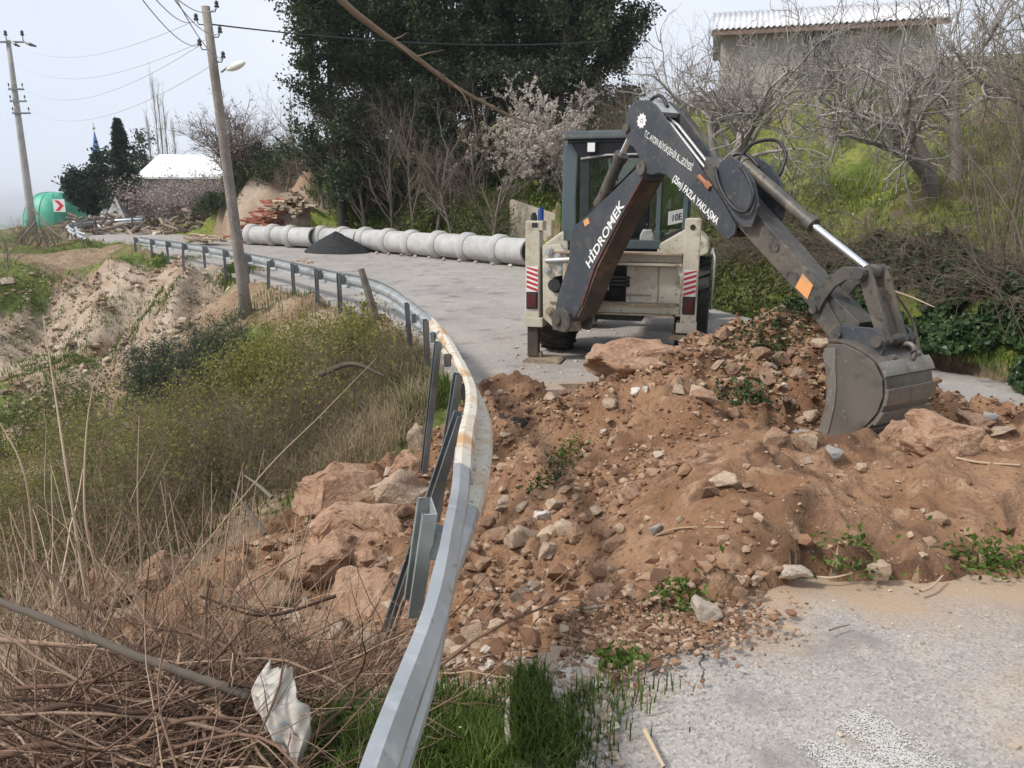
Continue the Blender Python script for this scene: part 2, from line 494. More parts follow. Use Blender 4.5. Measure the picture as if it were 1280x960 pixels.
_A[_n, :_n] = 1; _A[_n + 1:, :_n] = ctl[:, :2].T
_w = np.linalg.solve(_A, np.r_[ctl[:, 2], 0, 0, 0])
SOIL = [(-.45, 2.5), (.05, 2.66), (.38, 2.86), (.75, 3.02), (1.35, 3.34), (1.8, 3.42), (2.6, 3.4), (4, 3.55), (6.7, 3.95), (6.4, 7.0), (4.9, 7.1), (4.2, 7.9), (3.7, 9.0), (3.0, 9.35), (1.4, 9.05), (.9, 8.75), (.2, 8.75), (-.55, 8.75), (-1.0, 8.1), (-1.5, 7.9), (-2.3, 7.5), (-2.9, 6.6), (-3.1, 5.4), (-2.3, 4.3), (-1.3, 3.3), (-.8, 2.7)]
def smooth_h(x, y):
    x = np.atleast_1d(np.asarray(x, float)).ravel(); y = np.atleast_1d(np.asarray(y, float)).ravel()
    out = np.empty(len(x))
    for i in range(0, len(x), 40000):
        xs_, ys_ = x[i:i + 40000], y[i:i + 40000]
        d2 = (xs_[:, None] - ctl[None, :, 0]) ** 2 + (ys_[:, None] - ctl[None, :, 1]) ** 2
        out[i:i + 40000] = _phi(d2) @ _w[:_n] + _w[_n] + _w[_n + 1] * xs_ + _w[_n + 2] * ys_
    # far away: left side drops to the coastal plain, right side stays a hill
    r = np.hypot(x, y)
    plain = -8 - 52 * sst(90, 900, r) + 3 * fbm(x / 160, y / 160, 5, 3)
    hillz = 8 + 3 * fbm(x / 60, y / 60, 9, 3)
    side = sst(-25, 35, x - 0.12 * np.maximum(y, 0))
    far = plain * (1 - side) + np.where(r > 300, hillz - (r - 300) * .02, hillz) * side
    k = sst(70, 125, r)
    return out * (1 - k) + far * k
def soil_mask(x, y):
    jx = x + .16 * fbm(x * 1.6, y * 1.6, 31, 3); jy = y + .16 * fbm(x * 1.6, y * 1.6, 37, 3)
    return in_poly(jx, jy, SOIL)
ROADP = [tuple(p) for p in RL] + [tuple(p) for p in RR[::-1]]
def rough_amp(x, y):
    """amount of ground roughness: none on the road, most in the dug soil"""
    road = in_poly(x, y, ROADP)
    soil = soil_mask(x, y)
    return road & ~soil, soil
def H(x, y):
    x = np.atleast_1d(np.asarray(x, float)).ravel(); y = np.atleast_1d(np.asarray(y, float)).ravel()
    z = smooth_h(x, y)
    road, soil = rough_amp(x, y)
    flatsoil = sst(.35, .75, x) * sst(6.4, 5.6, y) * sst(3.3, 3.6, y)
    rub = sst(5.9, 6.6, y)*sst(.6,1.4,x)
    amp = np.where(soil, 1 - .55 * flatsoil, np.where(road, 0.0, .7))
    big = .125 * fbm(x * 1.25, y * 1.25, 3, 3)
    rid = .085 * (1 - 2 * np.abs(fbm(x * 2.7, y * 2.7, 13, 2)))
    fine = .04 * fbm(x * 6.5, y * 6.5, 21, 3, .6)
    vf = .016 * fbm(x * 19, y * 19, 41, 2, .6)
    z = z + amp * (big + rid + fine * (1+rub*.8)) + np.where(soil, vf, 0)
    z = z + np.where(road | soil, 0, .25 * sst(12, 30, np.hypot(x, y)) * fbm(x * .35, y * .35, 51, 4))
    sd_ = sst(1.35, .8, np.hypot((x + 14) / 7.5, (y - 25.5) / 4.4)) + .5 * sst(1.3, .8, np.hypot((x + 11.8) / 5.2, (y - 43.0) / 4.6))
    z = z + np.where(road | soil, 0, sd_ * (.34 * (1 - 2 * np.abs(fbm(x * .55, y * .35, 55, 3))) + .13 * fbm(x * 1.9, y * 1.3, 57, 3)))
    # wheel tracks pressed in the spread soil: cleat ribs across each track
    for (ax, ay, bx, by) in ((3.1, 5.6, 1.55, 3.5), (4.9, 6.0, 2.5, 3.5), (2.5, 5.1, 1.2, 3.95)):
        L = math.hypot(bx - ax, by - ay); tx, ty = (bx - ax) / L, (by - ay) / L
        s = (x - ax) * tx + (y - ay) * ty; q = (x - ax) * -ty + (y - ay) * tx + .08 * np.sin(s * 1.7)
        m = sst(-.1, .15, s) * sst(L + .05, L - .25, s) * sst(.30, .2, np.abs(q))
        z = z + m * (-.04 + .020 * np.sin((s + np.abs(q) * .7) * 2 * np.pi / .17)) + .03 * sst(.42, .3, np.abs(q)) * sst(.2, .28, np.abs(q)) * sst(-.1, .15, s) * sst(L, L - .3, s)
    return z
def h1(x, y): return float(H(x, y)[0])

def axis(lo, a, b, hi, d, g, ml=1e9, mh=1e9):
    c = list(np.arange(a, b + 1e-6, d))
    r = []; p, s = b, d
    while p < hi: s *= g if p < mh else 1.07; p += s; r.append(p)
    l = []; p, s = a, d
    while p > lo: s *= g if p > ml else 1.07; p -= s; l.append(p)
    return np.array(l[::-1] + c + r)
GX = axis(-9000, -2.7, 5.0, 9000, .042, 1.021, -22, 16)
GY = axis(-60, 2.1, 9.2, 12000, .042, 1.020, .5, 48)
gx, gy = np.meshgrid(GX, GY)
fx, fy = gx.ravel(), gy.ravel()
gzv = H(fx, fy)
road_m, soil_m = rough_amp(fx, fy)
raw = smooth_h(fx, fy)
zr_ = zroad(fy)
gzv = np.where(road_m, np.minimum(gzv, zr_) - .06, gzv)
# material masks (what the ground is made of)
base_line = np.interp(fy, RR[:, 1], RR[:, 0])
right = (fx > base_line) & (fy < 27) | (fx * .71 + fy * .7 > (.9 * .71 + 26.8 * .7)) & (fy >= 27) 
nz = fbm(fx * .5, fy * .5, 61, 4)
grass = np.where(right, .75 + .5 * nz, .35 + .75 * nz)
grass = np.where((fx < -3) & (fy < 9), .1, grass)
sandy = np.zeros(len(fx))
d_s = np.hypot((fx + 12.8) / 5.6, (fy - 25.8) / 3.7)
sandy = np.maximum(sandy, sst(1.15, .75, d_s + .25 * nz))
d_c = np.hypot((fx + 11.0) / 6.0, (fy - 43.0) / 5.0)
sandy = np.maximum(sandy, sst(1.1, .8, d_c + .3 * nz))
d_e = np.hypot((fx + 1.9) / 1.1, (fy - 9.6) / 1.6)
dry = sst(1.3, .7, d_e + .3 * nz)
grass = np.clip(grass, 0, 1) * (1 - sandy)
near_cut = in_poly(fx, fy, [(-.1, 2.2), (8, 2.6), (8, 7.0), (4.6, 9.6), (-.2, 9.4)])
grass = np.where((road_m | soil_m | near_cut) & (fy < 11) & (fx < np.interp(fy, RR[:, 1], RR[:, 0])), -1.0, grass)
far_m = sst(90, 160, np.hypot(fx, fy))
ny, nx = gx.shape
idx = np.arange(nx * ny).reshape(ny, nx)
quads = np.stack([idx[:-1, :-1], idx[:-1, 1:], idx[1:, 1:], idx[1:, :-1]], -1).reshape(-1, 4)
fsoil = soil_m[quads].sum(1) >= 2
fright = right[quads].sum(1) >= 2
ffar = (np.hypot(fx, fy) > 110)[quads].sum(1) >= 2
Vt = np.stack([fx, fy, gzv], 1)

def soil_material():
    m, t, bs = new_mat('dug_soil')
    g = t.nodes.new('ShaderNodeNewGeometry').outputs['Position']
    c = mix(t, noise_mask(t, g, 1.3, .36, .62, 6), (.212, .114, .062), (.325, .195, .115))
    c = mix(t, noise_mask(t, g, .9, .53, .66, 6), c, (.125, .068, .04))
    c = mix(t, noise_mask(t, g, 2.6, .56, .66, 6), c, (.10, .055, .034))
    c = mix(t, noise_mask(t, g, 5.0, .56, .74, 6), c, (.39, .265, .175))
    c = mix(t, noise_mask(t, g, 26.0, .52, .72, 4), c, (.15, .085, .052))
    vo = t.nodes.new('ShaderNodeTexVoronoi'); vo.inputs['Scale'].default_value = 34
    t.links.new(g, vo.inputs['Vector'])
    mr = t.nodes.new('ShaderNodeMapRange'); mr.inputs['From Min'].default_value = .25; mr.inputs['From Max'].default_value = .15
    t.links.new(vo.outputs['Distance'], mr.inputs['Value'])
    wn = noise_mask(t, g, 7.0, .52, .62, 3)
    c = mix(t, mul(t, mul(t, mr.outputs['Result'], wn), .7), c, (.50, .38, .29))
    t.links.new(c, bs.inputs['Base Color'])
    bs.inputs['Roughness'].default_value = .95
    bs.inputs['Specular IOR Level'].default_value = .2
    pv = bump(t, bs, g, 14, .55, .05)
    pv = bump(t, bs, g, 55, .6, .02, prev=pv)
    bump(t, bs, g, 160, .4, .008, prev=pv)
    return m
def ground_material(name, grass_a, grass_b, earth_a, earth_b):
    m, t, bs = new_mat(name)
    g = t.nodes.new('ShaderNodeNewGeometry').outputs['Position']
    def attr(n):
        a = t.nodes.new('ShaderNodeAttribute'); a.attribute_name = n; return a.outputs['Fac']
    earth = mix(t, noise_mask(t, g, 1.1, .38, .64, 6), earth_a, earth_b)
    earth = mix(t, noise_mask(t, g, 9, .5, .7, 5), earth, tuple(q * .62 for q in earth_a))
    gr = mix(t, noise_mask(t, g, .9, .38, .62, 6), grass_a, grass_b)
    gr = mix(t, noise_mask(t, g, 7, .48, .7, 5), gr, tuple(q * .5 for q in grass_a))
    gr = mix(t, noise_mask(t, g, 3, .6, .72, 4), gr, (.17, .15, .07))
    sand = mix(t, noise_mask(t, g, .7, .35, .65, 6), (.34, .255, .185), (.45, .365, .285))
    sand = mix(t, noise_mask(t, g, 5, .55, .7, 6), sand, (.29, .21, .15))
    sand = mix(t, noise_mask(t, g, .45, .52, .66, 6), sand, (.30, .185, .125))
    sand = mix(t, noise_mask(t, g, 1.4, .60, .68, 6), sand, (.15, .16, .055))
    gm = t.nodes.new('ShaderNodeMath'); gm.operation = 'ADD'
    t.links.new(attr('grass'), gm.inputs[0]); 
    t.links.new(noise_mask(t, g, 2.6, 0, 1, 5), gm.inputs[1])
    mr = t.nodes.new('ShaderNodeMapRange'); mr.inputs['From Min'].default_value = .85; mr.inputs['From Max'].default_value = 1.1
    t.links.new(gm.outputs[0], mr.inputs['Value'])
    c = mix(t, mr.outputs['Result'], earth, gr)
    c = mix(t, attr('dry'), c, (.30, .235, .15))
    c = mix(t, attr('sandy'), c, sand)
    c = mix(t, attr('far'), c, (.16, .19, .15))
    t.links.new(c, bs.inputs['Base Color'])
    bs.inputs['Roughness'].default_value = .95
    bs.inputs['Specular IOR Level'].default_value = .15
    pv = bump(t, bs, g, 3.5, .5, .15)
    bump(t, bs, g, 22, .6, .04, prev=pv)
    return m
M_soil = soil_material()
M_ground = ground_material('bank_ground', (.10, .13, .035), (.17, .19, .055), (.24, .16, .10), (.33, .25, .17))
M_hill = ground_material('hillside_ground', (.12, .155, .03), (.215, .235, .055), (.17, .13, .085), (.25, .19, .12))
def sub_terrain(name, fm, mat):
    q = quads[fm]
    used, inv = np.unique(q.ravel(), return_inverse=True)
    me = np_mesh(name, Vt[used], [inv.reshape(-1, 4)], attrs={'grass': grass[used], 'sandy': sandy[used], 'dry': dry[used], 'far': far_m[used]})
    return link_mesh(name, me, mat)
tag(sub_terrain('ground', ~fsoil & ~fright & ~ffar, M_ground), 'eroded bank and gully below the road with patches of grass', kind='structure')
tag(sub_terrain('hillside', ~fsoil & fright & ~ffar, M_hill), 'grassy hillside rising to the right of the road', kind='structure')
tag(sub_terrain('terrain', ~fsoil & ffar, M_ground), 'distant hazy lowland beyond the hill', kind='structure')
tag(sub_terrain('soil_mound', fsoil, M_soil), 'reddish brown dug soil heaped over the collapsed road', 'soil', kind='stuff')

# ------------------------------------------------------------------ road
def road_material():
    m, t, bs = new_mat('worn_asphalt')
    g = t.nodes.new('ShaderNodeNewGeometry').outputs['Position']
    c = mix(t, noise_mask(t, g, .55, .35, .65, 6), (.278, .259, .24), (.365, .34, .315))
    c = mix(t, noise_mask(t, g, 3.2, .5, .72, 6), c, (.42, .37, .32))
    vo = t.nodes.new('ShaderNodeTexVoronoi'); vo.inputs['Scale'].default_value = 105
    t.links.new(g, vo.inputs['Vector'])
    hs = t.nodes.new('ShaderNodeSeparateColor'); t.links.new(vo.outputs['Color'], hs.inputs[0])
    mr = t.nodes.new('ShaderNodeMapRange'); mr.inputs['From Min'].default_value = .45; mr.inputs['From Max'].default_value = .95
    t.links.new(hs.outputs[0], mr.inputs['Value'])
    c = mix(t, mul(t, mr.outputs['Result'], .6), c, (.54, .48, .43))
    mr2 = t.nodes.new('ShaderNodeMapRange'); mr2.inputs['From Min'].default_value = .35; mr2.inputs['From Max'].default_value = .05
    t.links.new(hs.outputs[1], mr2.inputs['Value'])
    c = mix(t, mul(t, mr2.outputs['Result'], .55), c, (.15, .135, .125))
    c = mix(t, noise_mask(t, g, 1.7, .56, .68, 6), c, (.215, .195, .185))
    a = t.nodes.new('ShaderNodeAttribute'); a.attribute_name = 'dust'
    ad = t.nodes.new('ShaderNodeMath'); ad.operation = 'ADD'
    t.links.new(a.outputs['Fac'], ad.inputs[0]); t.links.new(noise_mask(t, g, 2.2, .1, .9, 6), ad.inputs[1])
    mr3 = t.nodes.new('ShaderNodeMapRange'); mr3.inputs['From Min'].default_value = .75; mr3.inputs['From Max'].default_value = 1.3
    mr3.inputs['To Max'].default_value = .85
    t.links.new(ad.outputs[0], mr3.inputs['Value'])
    c = mix(t, mr3.outputs['Result'], c, (.40, .28, .185))
    t.links.new(c, bs.inputs['Base Color'])
    bs.inputs['Roughness'].default_value = .9
    bs.inputs['Specular IOR Level'].default_value = .25
    b = t.nodes.new('ShaderNodeBump'); b.inputs['Strength'].default_value = .5; b.inputs['Distance'].default_value = .006
    t.links.new(vo.outputs['Distance'], b.inputs['Height']); t.links.new(b.outputs['Normal'], bs.inputs['Normal'])
    bump(t, bs, g, 40, .35, .01, prev=b.outputs['Normal'])
    return m
M_road = road_material()
st = np.r_[np.arange(0, 11.6, .05), np.arange(11.6, 75, .35)]
Ls = resample(RL, st)
dl = np.r_[0, np.cumsum(np.linalg.norm(np.diff(RL, axis=0), axis=1))]
tl = np.interp(st[st <= dl[-1]], dl, np.arange(len(RL)))
Ls = np.stack([np.interp(tl, np.arange(len(RL)), RL[:, k]) for k in (0, 1)], 1)
Rs = np.stack([np.interp(tl, np.arange(len(RR)), RR[:, k]) for k in (0, 1)], 1)
fr = np.r_[np.arange(0, .45, .0075), np.arange(.45, 1.0001, .0275)]
RP = Ls[:, None] * (1 - fr[None, :, None]) + Rs[:, None] * fr[None, :, None]
rx, ry = RP[..., 0].ravel(), RP[..., 1].ravel()
edgew = (np.abs(np.tile(fr, len(Ls)) - 0) < .002)
rx = rx + np.where(edgew, .05 * fbm(rx * 3, ry * 3, 71, 3), 0)
rz = zroad(ry) + .008 * fbm(rx * .9, ry * .9, 73, 3) + .03 * np.exp(-((ry - 2.9) / .5) ** 2) * 0
WASH = [(-2, 2.6), (.0, 2.66), (.36, 2.92), (.7, 3.22), (1.4, 3.75), (2.4, 4.4), (2.4, 7.5), (1.3, 8.4), (.7, 8.55), (.2, 8.5), (-.2, 8.62), (-.7, 8.75), (-2, 8.9)]
jx = rx + .07 * fbm(rx * 4, ry * 4, 81, 3); jy = ry + .07 * fbm(rx * 4, ry * 4, 83, 3)
gone = in_poly(jx, jy, WASH)
# distance to the soil edge, for dust carried on to the asphalt
def seg_dist(x, y, poly):
    d = np.full(len(x), 9e9)
    for i in range(len(poly)):
        a = np.array(poly[i]); b = np.array(poly[(i + 1) % len(poly)])
        ab = b - a; tt = np.clip(((x - a[0]) * ab[0] + (y - a[1]) * ab[1]) / (ab @ ab), 0, 1)
        d = np.minimum(d, np.hypot(x - a[0] - tt * ab[0], y - a[1] - tt * ab[1]))
    return d
dust = .75 * np.exp(-seg_dist(rx, ry, SOIL) / .35) + .22 * np.exp(-np.abs(ry - 12) / 5) + .05 + .28 * sst(4, 3, ry) * sst(.0, .6, fbm(rx * .9, ry * .9, 88, 3))
ns, nf = RP.shape[:2]
ri = np.arange(ns * nf).reshape(ns, nf)
rq = np.stack([ri[:-1, :-1], ri[:-1, 1:], ri[1:, 1:], ri[1:, :-1]], -1).reshape(-1, 4)
rq = rq[gone[rq].sum(1) == 0]
# side walls give the slab its thickness where it has broken off
e = np.concatenate([rq[:, [0, 1]], rq[:, [1, 2]], rq[:, [2, 3]], rq[:, [3, 0]]])
key = np.sort(e, 1); _, first, cnt = np.unique(key[:, 0] * 10 ** 7 + key[:, 1], return_index=True, return_counts=True)
be = e[first[cnt == 1]]
RV = np.stack([rx, ry, rz], 1)
low = RV.copy(); low[:, 2] -= .11; low[:, :2] += rng.normal(size=(len(low), 2)) * .006
walls = np.stack([be[:, 1], be[:, 0], be[:, 0] + len(RV), be[:, 1] + len(RV)], 1)
AV = np.concatenate([RV, low]); AF = np.concatenate([rq, walls])
used, inv = np.unique(AF.ravel(), return_inverse=True)
me = np_mesh('road', AV[used], [inv.reshape(-1, 4)], smooth=False, attrs={'dust': np.r_[dust, dust][used]})
tag(link_mesh('road', me, M_road), 'pale worn asphalt road with a broken edge', kind='structure')

# worn paint: flakes of white left on the asphalt
M_paint = surf('road_paint', (.54, .52, .485), ((9, (.5, .47, .43), .5, .7),), .85)
def paint_patch(name, p0, dirv, length, width, cell, thr, seed, label):
    dirv = np.array(dirv, float); dirv /= np.linalg.norm(dirv); sd = np.array([dirv[1], -dirv[0]])
    n = int(length * width / cell ** 2 * 2.2)
    a = rng.uniform(0, length, n); b = rng.uniform(-width / 2, width / 2, n)
    dens = thr + .55 * fbm(a * 4, b * 13, seed, 4, .65) - .9 * np.maximum(0, np.abs(b) / (width / 2) - .55) - 1.1 * np.maximum(0, np.abs(a / length - .5) * 2 - .6)
    k = rng.random(n) < dens; a, b = a[k], b[k]; n = len(a)
    c = np.array(p0) + a[:, None] * dirv + b[:, None] * sd
    rot = rng.uniform(0, 6.28, n); sc = cell * rng.uniform(.35, 1.0, n)
    V = []
    for q0 in (0, 1.57, 3.14, 4.71):
        an = rot + q0 + rng.normal(size=n) * .25; rr = sc * rng.uniform(.5, 1.0, n)
        q = c + dirv * (rr * np.cos(an) * 1.3)[:, None] + sd * (rr * np.sin(an))[:, None]
        V.append(np.stack([q[:, 0], q[:, 1], zroad(q[:, 1]) + .008 * fbm(q[:, 0] * .9, q[:, 1] * .9, 73, 3) + .004 + .0015 * rng.random(n)], 1))
    V = np.stack(V, 1).reshape(-1, 3)
    F = np.arange(len(V)).reshape(-1, 4)
    tag(link_mesh(name, np_mesh(name, V, [F], smooth=False), M_paint), label, kind='structure')
p = gz(1150, 925, .45)
paint_patch('road_marking', p[:2] - np.array([.28, .18]) + np.array([0, .25]), (.55, -.83), 1.0, .42, .0048, .8, 5, 'flaking white paint line on the near asphalt')
paint_patch('road_marking', gz(520, 355, 0)[:2], (.9, -.45), 2.6, .5, .04, .12, 9, 'white smears across the road beyond the barrier')
# ================================================================== shared hard materials
M_galv = surf('galvanised_steel', (.52, .54, .55), ((2.2, (.40, .42, .43), .42, .62), (14, (.60, .615, .62), .55, .75), (5, (.36, .29, .21), .62, .76), (30, (.34, .30, .25), .64, .74)), .42, .5, ((30, .08, .01),), world=True)
M_mudrail = surf('muddy_galvanised_steel', (.60, .56, .47), ((1.9, (.50, .31, .16), .52, .66), (7, (.68, .63, .54), .5, .7), (22, (.30, .18, .09), .58, .72)), .7, .15, ((30, .15, .01),), world=True)
M_galvpost = surf('stained_galvanised_post', (.36, .385, .38), ((3, (.27, .29, .285), .45, .65), (10, (.38, .33, .26), .58, .74), (25, (.20, .19, .17), .6, .75)), .5, .4, ((40, .1, .006),), world=True)
M_post = surf('weathered_post_steel', (.20, .215, .22), ((3, (.13, .14, .145), .45, .65), (10, (.25, .21, .16), .58, .74)), .55, .5, ((40, .1, .006),), world=True)
M_arm = surf('charcoal_arm_paint', (.040, .047, .058), ((2.2, (.066, .070, .078), .45, .62), (5, (.13, .105, .08), .57, .76), (13, (.085, .075, .065), .56, .7), (40, (.20, .185, .16), .64, .73)), .5, 0, ((60, .05, .004),), .45)
M_arm2 = surf('scraped_arm_steel', (.080, .076, .070), ((2.0, (.14, .12, .095), .42, .60), (6, (.20, .165, .125), .54, .72), (15, (.05, .047, .045), .55, .68), (40, (.21, .20, .185), .64, .76)), .55, .25, ((60, .08, .004),), .45)
M_under = surf('muddy_arm_underside', (.060, .045, .035), ((3, (.13, .085, .05), .45, .65), (12, (.035, .03, .03), .5, .7)), .8, 0, ((30, .2, .01),))
M_bucket = surf('worn_bucket_steel', (.135, .122, .106), ((.9, (.20, .18, .152), .47, .62), (1.6, (.17, .152, .13), .42, .62), (6, (.10, .092, .082), .55, .72), (26, (.27, .25, .22), .66, .76), (3, (.24, .17, .11), .6, .75)), .5, .35, ((45, .12, .006),))
M_cream = surf('dirty_cream_paint', (.62, .575, .46), ((1.8, (.50, .45, .35), .42, .62), (5, (.38, .30, .2), .56, .72), (13, (.26, .19, .125), .60, .72), (26, (.17, .13, .09), .66, .76)), .5, 0, ((40, .05, .005),))
M_dust = surf('dusty_brown_steel', (.34, .27, .19), ((4, (.20, .14, .09), .45, .65), (15, (.48, .42, .32), .55, .75)), .85, 0, ((30, .2, .01),))
M_slate = surf('slate_cab_paint', (.085, .115, .122), ((2, (.07, .09, .095), .45, .65), (20, (.14, .14, .13), .66, .8)), .35, 0)
M_roofp = surf('dark_cab_roof_paint', (.038, .046, .05), ((3, (.07, .07, .066), .5, .7), (18, (.14, .13, .115), .63, .75)), .45)
M_worn = surf('bright_worn_steel', (.24, .222, .195), ((2, (.25, .22, .18), .42, .62), (9, (.17, .145, .12), .55, .7), (30, (.42, .40, .37), .6, .74)), .42, .45)
M_black = surf('black_cab_trim', (.018, .02, .022), ((6, (.035, .035, .034), .5, .7),), .5)
M_rubber = surf('dusty_rubber', (.022, .021, .020), ((5, (.06, .05, .04), .5, .72), (25, (.10, .08, .06), .62, .75)), .85)
M_hose = surf('black_hose', (.015, .015, .016), ((12, (.05, .045, .04), .58, .72),), .5)
M_chrome = surf('chromed_rod', (.80, .81, .82), (), .16, 1.0)
M_white = surf('white_vinyl', (.80, .79, .76), ((20, (.55, .52, .48), .62, .75),), .5)
M_red = surf('red_reflective', (.50, .035, .04), ((12, (.35, .08, .06), .6, .75),), .4)
M_trim = surf('worn_dark_red_edge', (.15, .025, .025), ((8, (.06, .04, .035), .45, .62), (20, (.24, .06, .05), .6, .75)), .55)
M_darkred = surf('tail_lamp_red', (.10, .02, .018), ((9, (.05, .03, .025), .5, .7),), .3)
M_orange = surf('orange_sticker', (.72, .33, .12), ((9, (.5, .3, .17), .55, .7),), .5)
M_lamp = surf('lamp_lens', (.82, .83, .80), (), .2)
M_blue = surf('blue_plastic', (.02, .06, .28), (), .35)
M_copper = surf('copper_fitting', (.45, .20, .11), (), .4, .6)
M_grey = surf('light_grey_steel', (.45, .45, .44), ((9, (.3, .28, .25), .55, .7),), .45, .4)
def glass_mat(name, tint, gl=.12):
    m, t, bs = new_mat(name)
    tr = t.nodes.new('ShaderNodeBsdfTransparent'); tr.inputs[0].default_value = c4(tint)
    g = t.nodes.new('ShaderNodeBsdfGlossy'); g.inputs['Roughness'].default_value = .03
    fz = t.nodes.new('ShaderNodeFresnel'); fz.inputs[0].default_value = 1.5
    ad = t.nodes.new('ShaderNodeMath'); ad.operation = 'ADD'; ad.inputs[1].default_value = gl * .4
    t.links.new(fz.outputs[0], ad.inputs[0])
    ms = t.nodes.new('ShaderNodeMixShader')
    t.links.new(ad.outputs[0], ms.inputs[0]); t.links.new(tr.outputs[0], ms.inputs[1]); t.links.new(g.outputs[0], ms.inputs[2])
    t.links.new(ms.outputs[0], t.nodes['Material Output'].inputs['Surface'])
    return m
M_glass = glass_mat('tinted_cab_glass', (.62, .72, .70))
def flat_text(name, body, o, ex, ey, width, height, mat, root, bold=.022):
    """flat lettering fitted to a box: o lower-left corner, ex/ey unit directions (world)"""
    cu = bpy.data.curves.new(name, 'FONT'); cu.body = body; cu.size = 1.0; cu.offset = bold if len(body) < 25 else .008
    ob = bpy.data.objects.new(name, cu); COL.objects.link(ob)
    bpy.context.view_layer.update()
    dg = bpy.context.evaluated_depsgraph_get()
    em = ob.evaluated_get(dg).to_mesh()
    V = np.array([v.co[:] for v in em.vertices]); fs = [list(p.vertices) for p in em.polygons]
    ob.evaluated_get(dg).to_mesh_clear()
    bpy.data.objects.remove(ob); bpy.data.curves.remove(cu)
    mn, mxv = V.min(0), V.max(0)
    a = (V[:, 0] - mn[0]) / (mxv[0] - mn[0]) * width
    b = (V[:, 1] - mn[1]) / (mxv[1] - mn[1]) * height
    W = np.array(o)[None] + a[:, None] * np.array(ex) + b[:, None] * np.array(ey)
    inv = np.array(rootmat(root).inverted())
    W = W @ inv[:3, :3].T + inv[:3, 3]
    me = bpy.data.meshes.new(name); me.from_pydata([tuple(v) for v in W], [], fs); me.update()
    return link_mesh(name, me, mat, root)

# ================================================================== guard rail
def proj(P):
    P = np.atleast_2d(P); z = P[:, 2] - CAM_H; y = P[:, 1]
    d = y * math.cos(PITCH) - z * math.sin(PITCH); up = y * math.sin(PITCH) + z * math.cos(PITCH)
    return 640 + FPX * P[:, 0] / d, 480 - FPX * up / d
def catmull(P, n):
    P = np.asarray(P, float); P = np.vstack([2 * P[0] - P[1], P, 2 * P[-1] - P[-2]])
    out = []
    for i in range(1, len(P) - 2):
        t = np.linspace(0, 1, n, endpoint=False)[:, None]
        a, b, c, d = P[i - 1], P[i], P[i + 1], P[i + 2]
        out.append(.5 * (2 * b + (c - a) * t + (2 * a - 5 * b + 4 * c - d) * t * t + (3 * b - 3 * c + d - a) * t ** 3))
    out.append(P[-2][None])
    return np.concatenate(out)
rail_px = [(488, 960, 1.15), (555, 750, 1.12), (573, 650, 1.08), (591, 580, 1.03), (603, 500, .95), (590, 460, .88), (560, 415, .80), (520, 380, .74), (470, 350, .72), (400, 335, .72), (320, 318, .72), (250, 306, .72), (172, 296, .72)]
RC = np.array([(-.27, -.6, 1.17), (-.25, .4, 1.16)] + [tuple(gz(*q)) for q in rail_px])
RC[:, 2] -= .155; RC[:, 0] -= np.interp(RC[:, 1], [0, 4, 9, 14, 30], [.118, .065, .05, .03, 0])
RAIL = catmull(RC, 24)
WPROF = [(.018, .156), (.045, .152), (.080, .122), (.083, .100), (.078, .075), (.008, .032), (.003, .0), (.008, -.032), (.078, -.075), (.083, -.100), (.080, -.122), (.045, -.152), (.018, -.156)]
def w_beam(path, out=1.0, off=0.0, roll=None):
    P = np.asarray(path); T = nrm(np.gradient(P, axis=0)); T[:, 2] = 0; T = nrm(T)
    N = np.stack([T[:, 1], -T[:, 0], np.zeros(len(T))], 1) * out
    outer = np.array(WPROF) ; inner = outer.copy(); inner[:, 0] -= .0045
    prof = np.concatenate([outer, inner[::-1]]); m = len(prof)
    ro = np.zeros(len(P)) if roll is None else roll
    cr_, sr_ = np.cos(ro)[:, None, None], np.sin(ro)[:, None, None]; pu_ = prof[None, :, 0:1] + off; pz_ = prof[None, :, 1:2]
    V = P[:, None] + N[:, None] * (pu_ * cr_ - pz_ * sr_) + np.array([0, 0, 1.])[None, None] * (pz_ * cr_ + pu_ * sr_)
    i = np.arange(len(P) * m).reshape(len(P), m)
    Q = np.stack([i[:-1], np.roll(i[:-1], -1, 1), np.roll(i[1:], -1, 1), i[1:]], -1).reshape(-1, 4)
    caps = [np.array([[i0[k], i0[k + 1], i0[m - 2 - k], i0[m - 1 - k]] for k in range(m // 2 - 1)]) for i0 in (i[0], i[-1])]
    return V.reshape(-1, 3), [Q] + caps
def c_post(acc, top, foot, face, w=.12, d=.055, th=.006):
    """C-section post between two points, open side towards 'face'"""
    top = np.array(top); foot = np.array(foot)
    ax = nrm(top - foot); f = np.array([face[0], face[1], 0.]); f = nrm(f - ax * (f @ ax)); s = np.cross(ax, f)
    prof = [(-w / 2, d), (-w / 2, 0), (w / 2, 0), (w / 2, d), (w / 2 - .02, d), (w / 2 - .02, d - th), (w / 2 - th, d - th), (w / 2 - th, th), (-w / 2 + th, th), (-w / 2 + th, d - th), (-w / 2 + .02, d - th), (-w / 2 + .02, d)]
    m = len(prof)
    V = np.concatenate([[p_ + s * a + f * b for (a, b) in prof] for p_ in (foot, top)])
    i = np.arange(m); j = (i + 1) % m
    F = [np.stack([i, j, j + m, i + m], 1)]
    F.append(np.array([[0, 1, 9, 10], [1, 2, 7, 8], [2, 3, 6, 7]]) + m)
    acc.add(V, F)
def post_obj(top, foot, face, root, inv, mat=None):
    a = Acc(); c_post(a, top, foot, face)
    o = a.build('post', mat or M_post, root, smooth=False, inv=inv)
    return o
rail_root = empty('guardrail', (RAIL[60][0], RAIL[60][1], 0), 0, 'galvanised guardrail curving along the road edge, its posts dangling over the collapse', 'guardrail')
rinv = rootmat(rail_root).inverted()
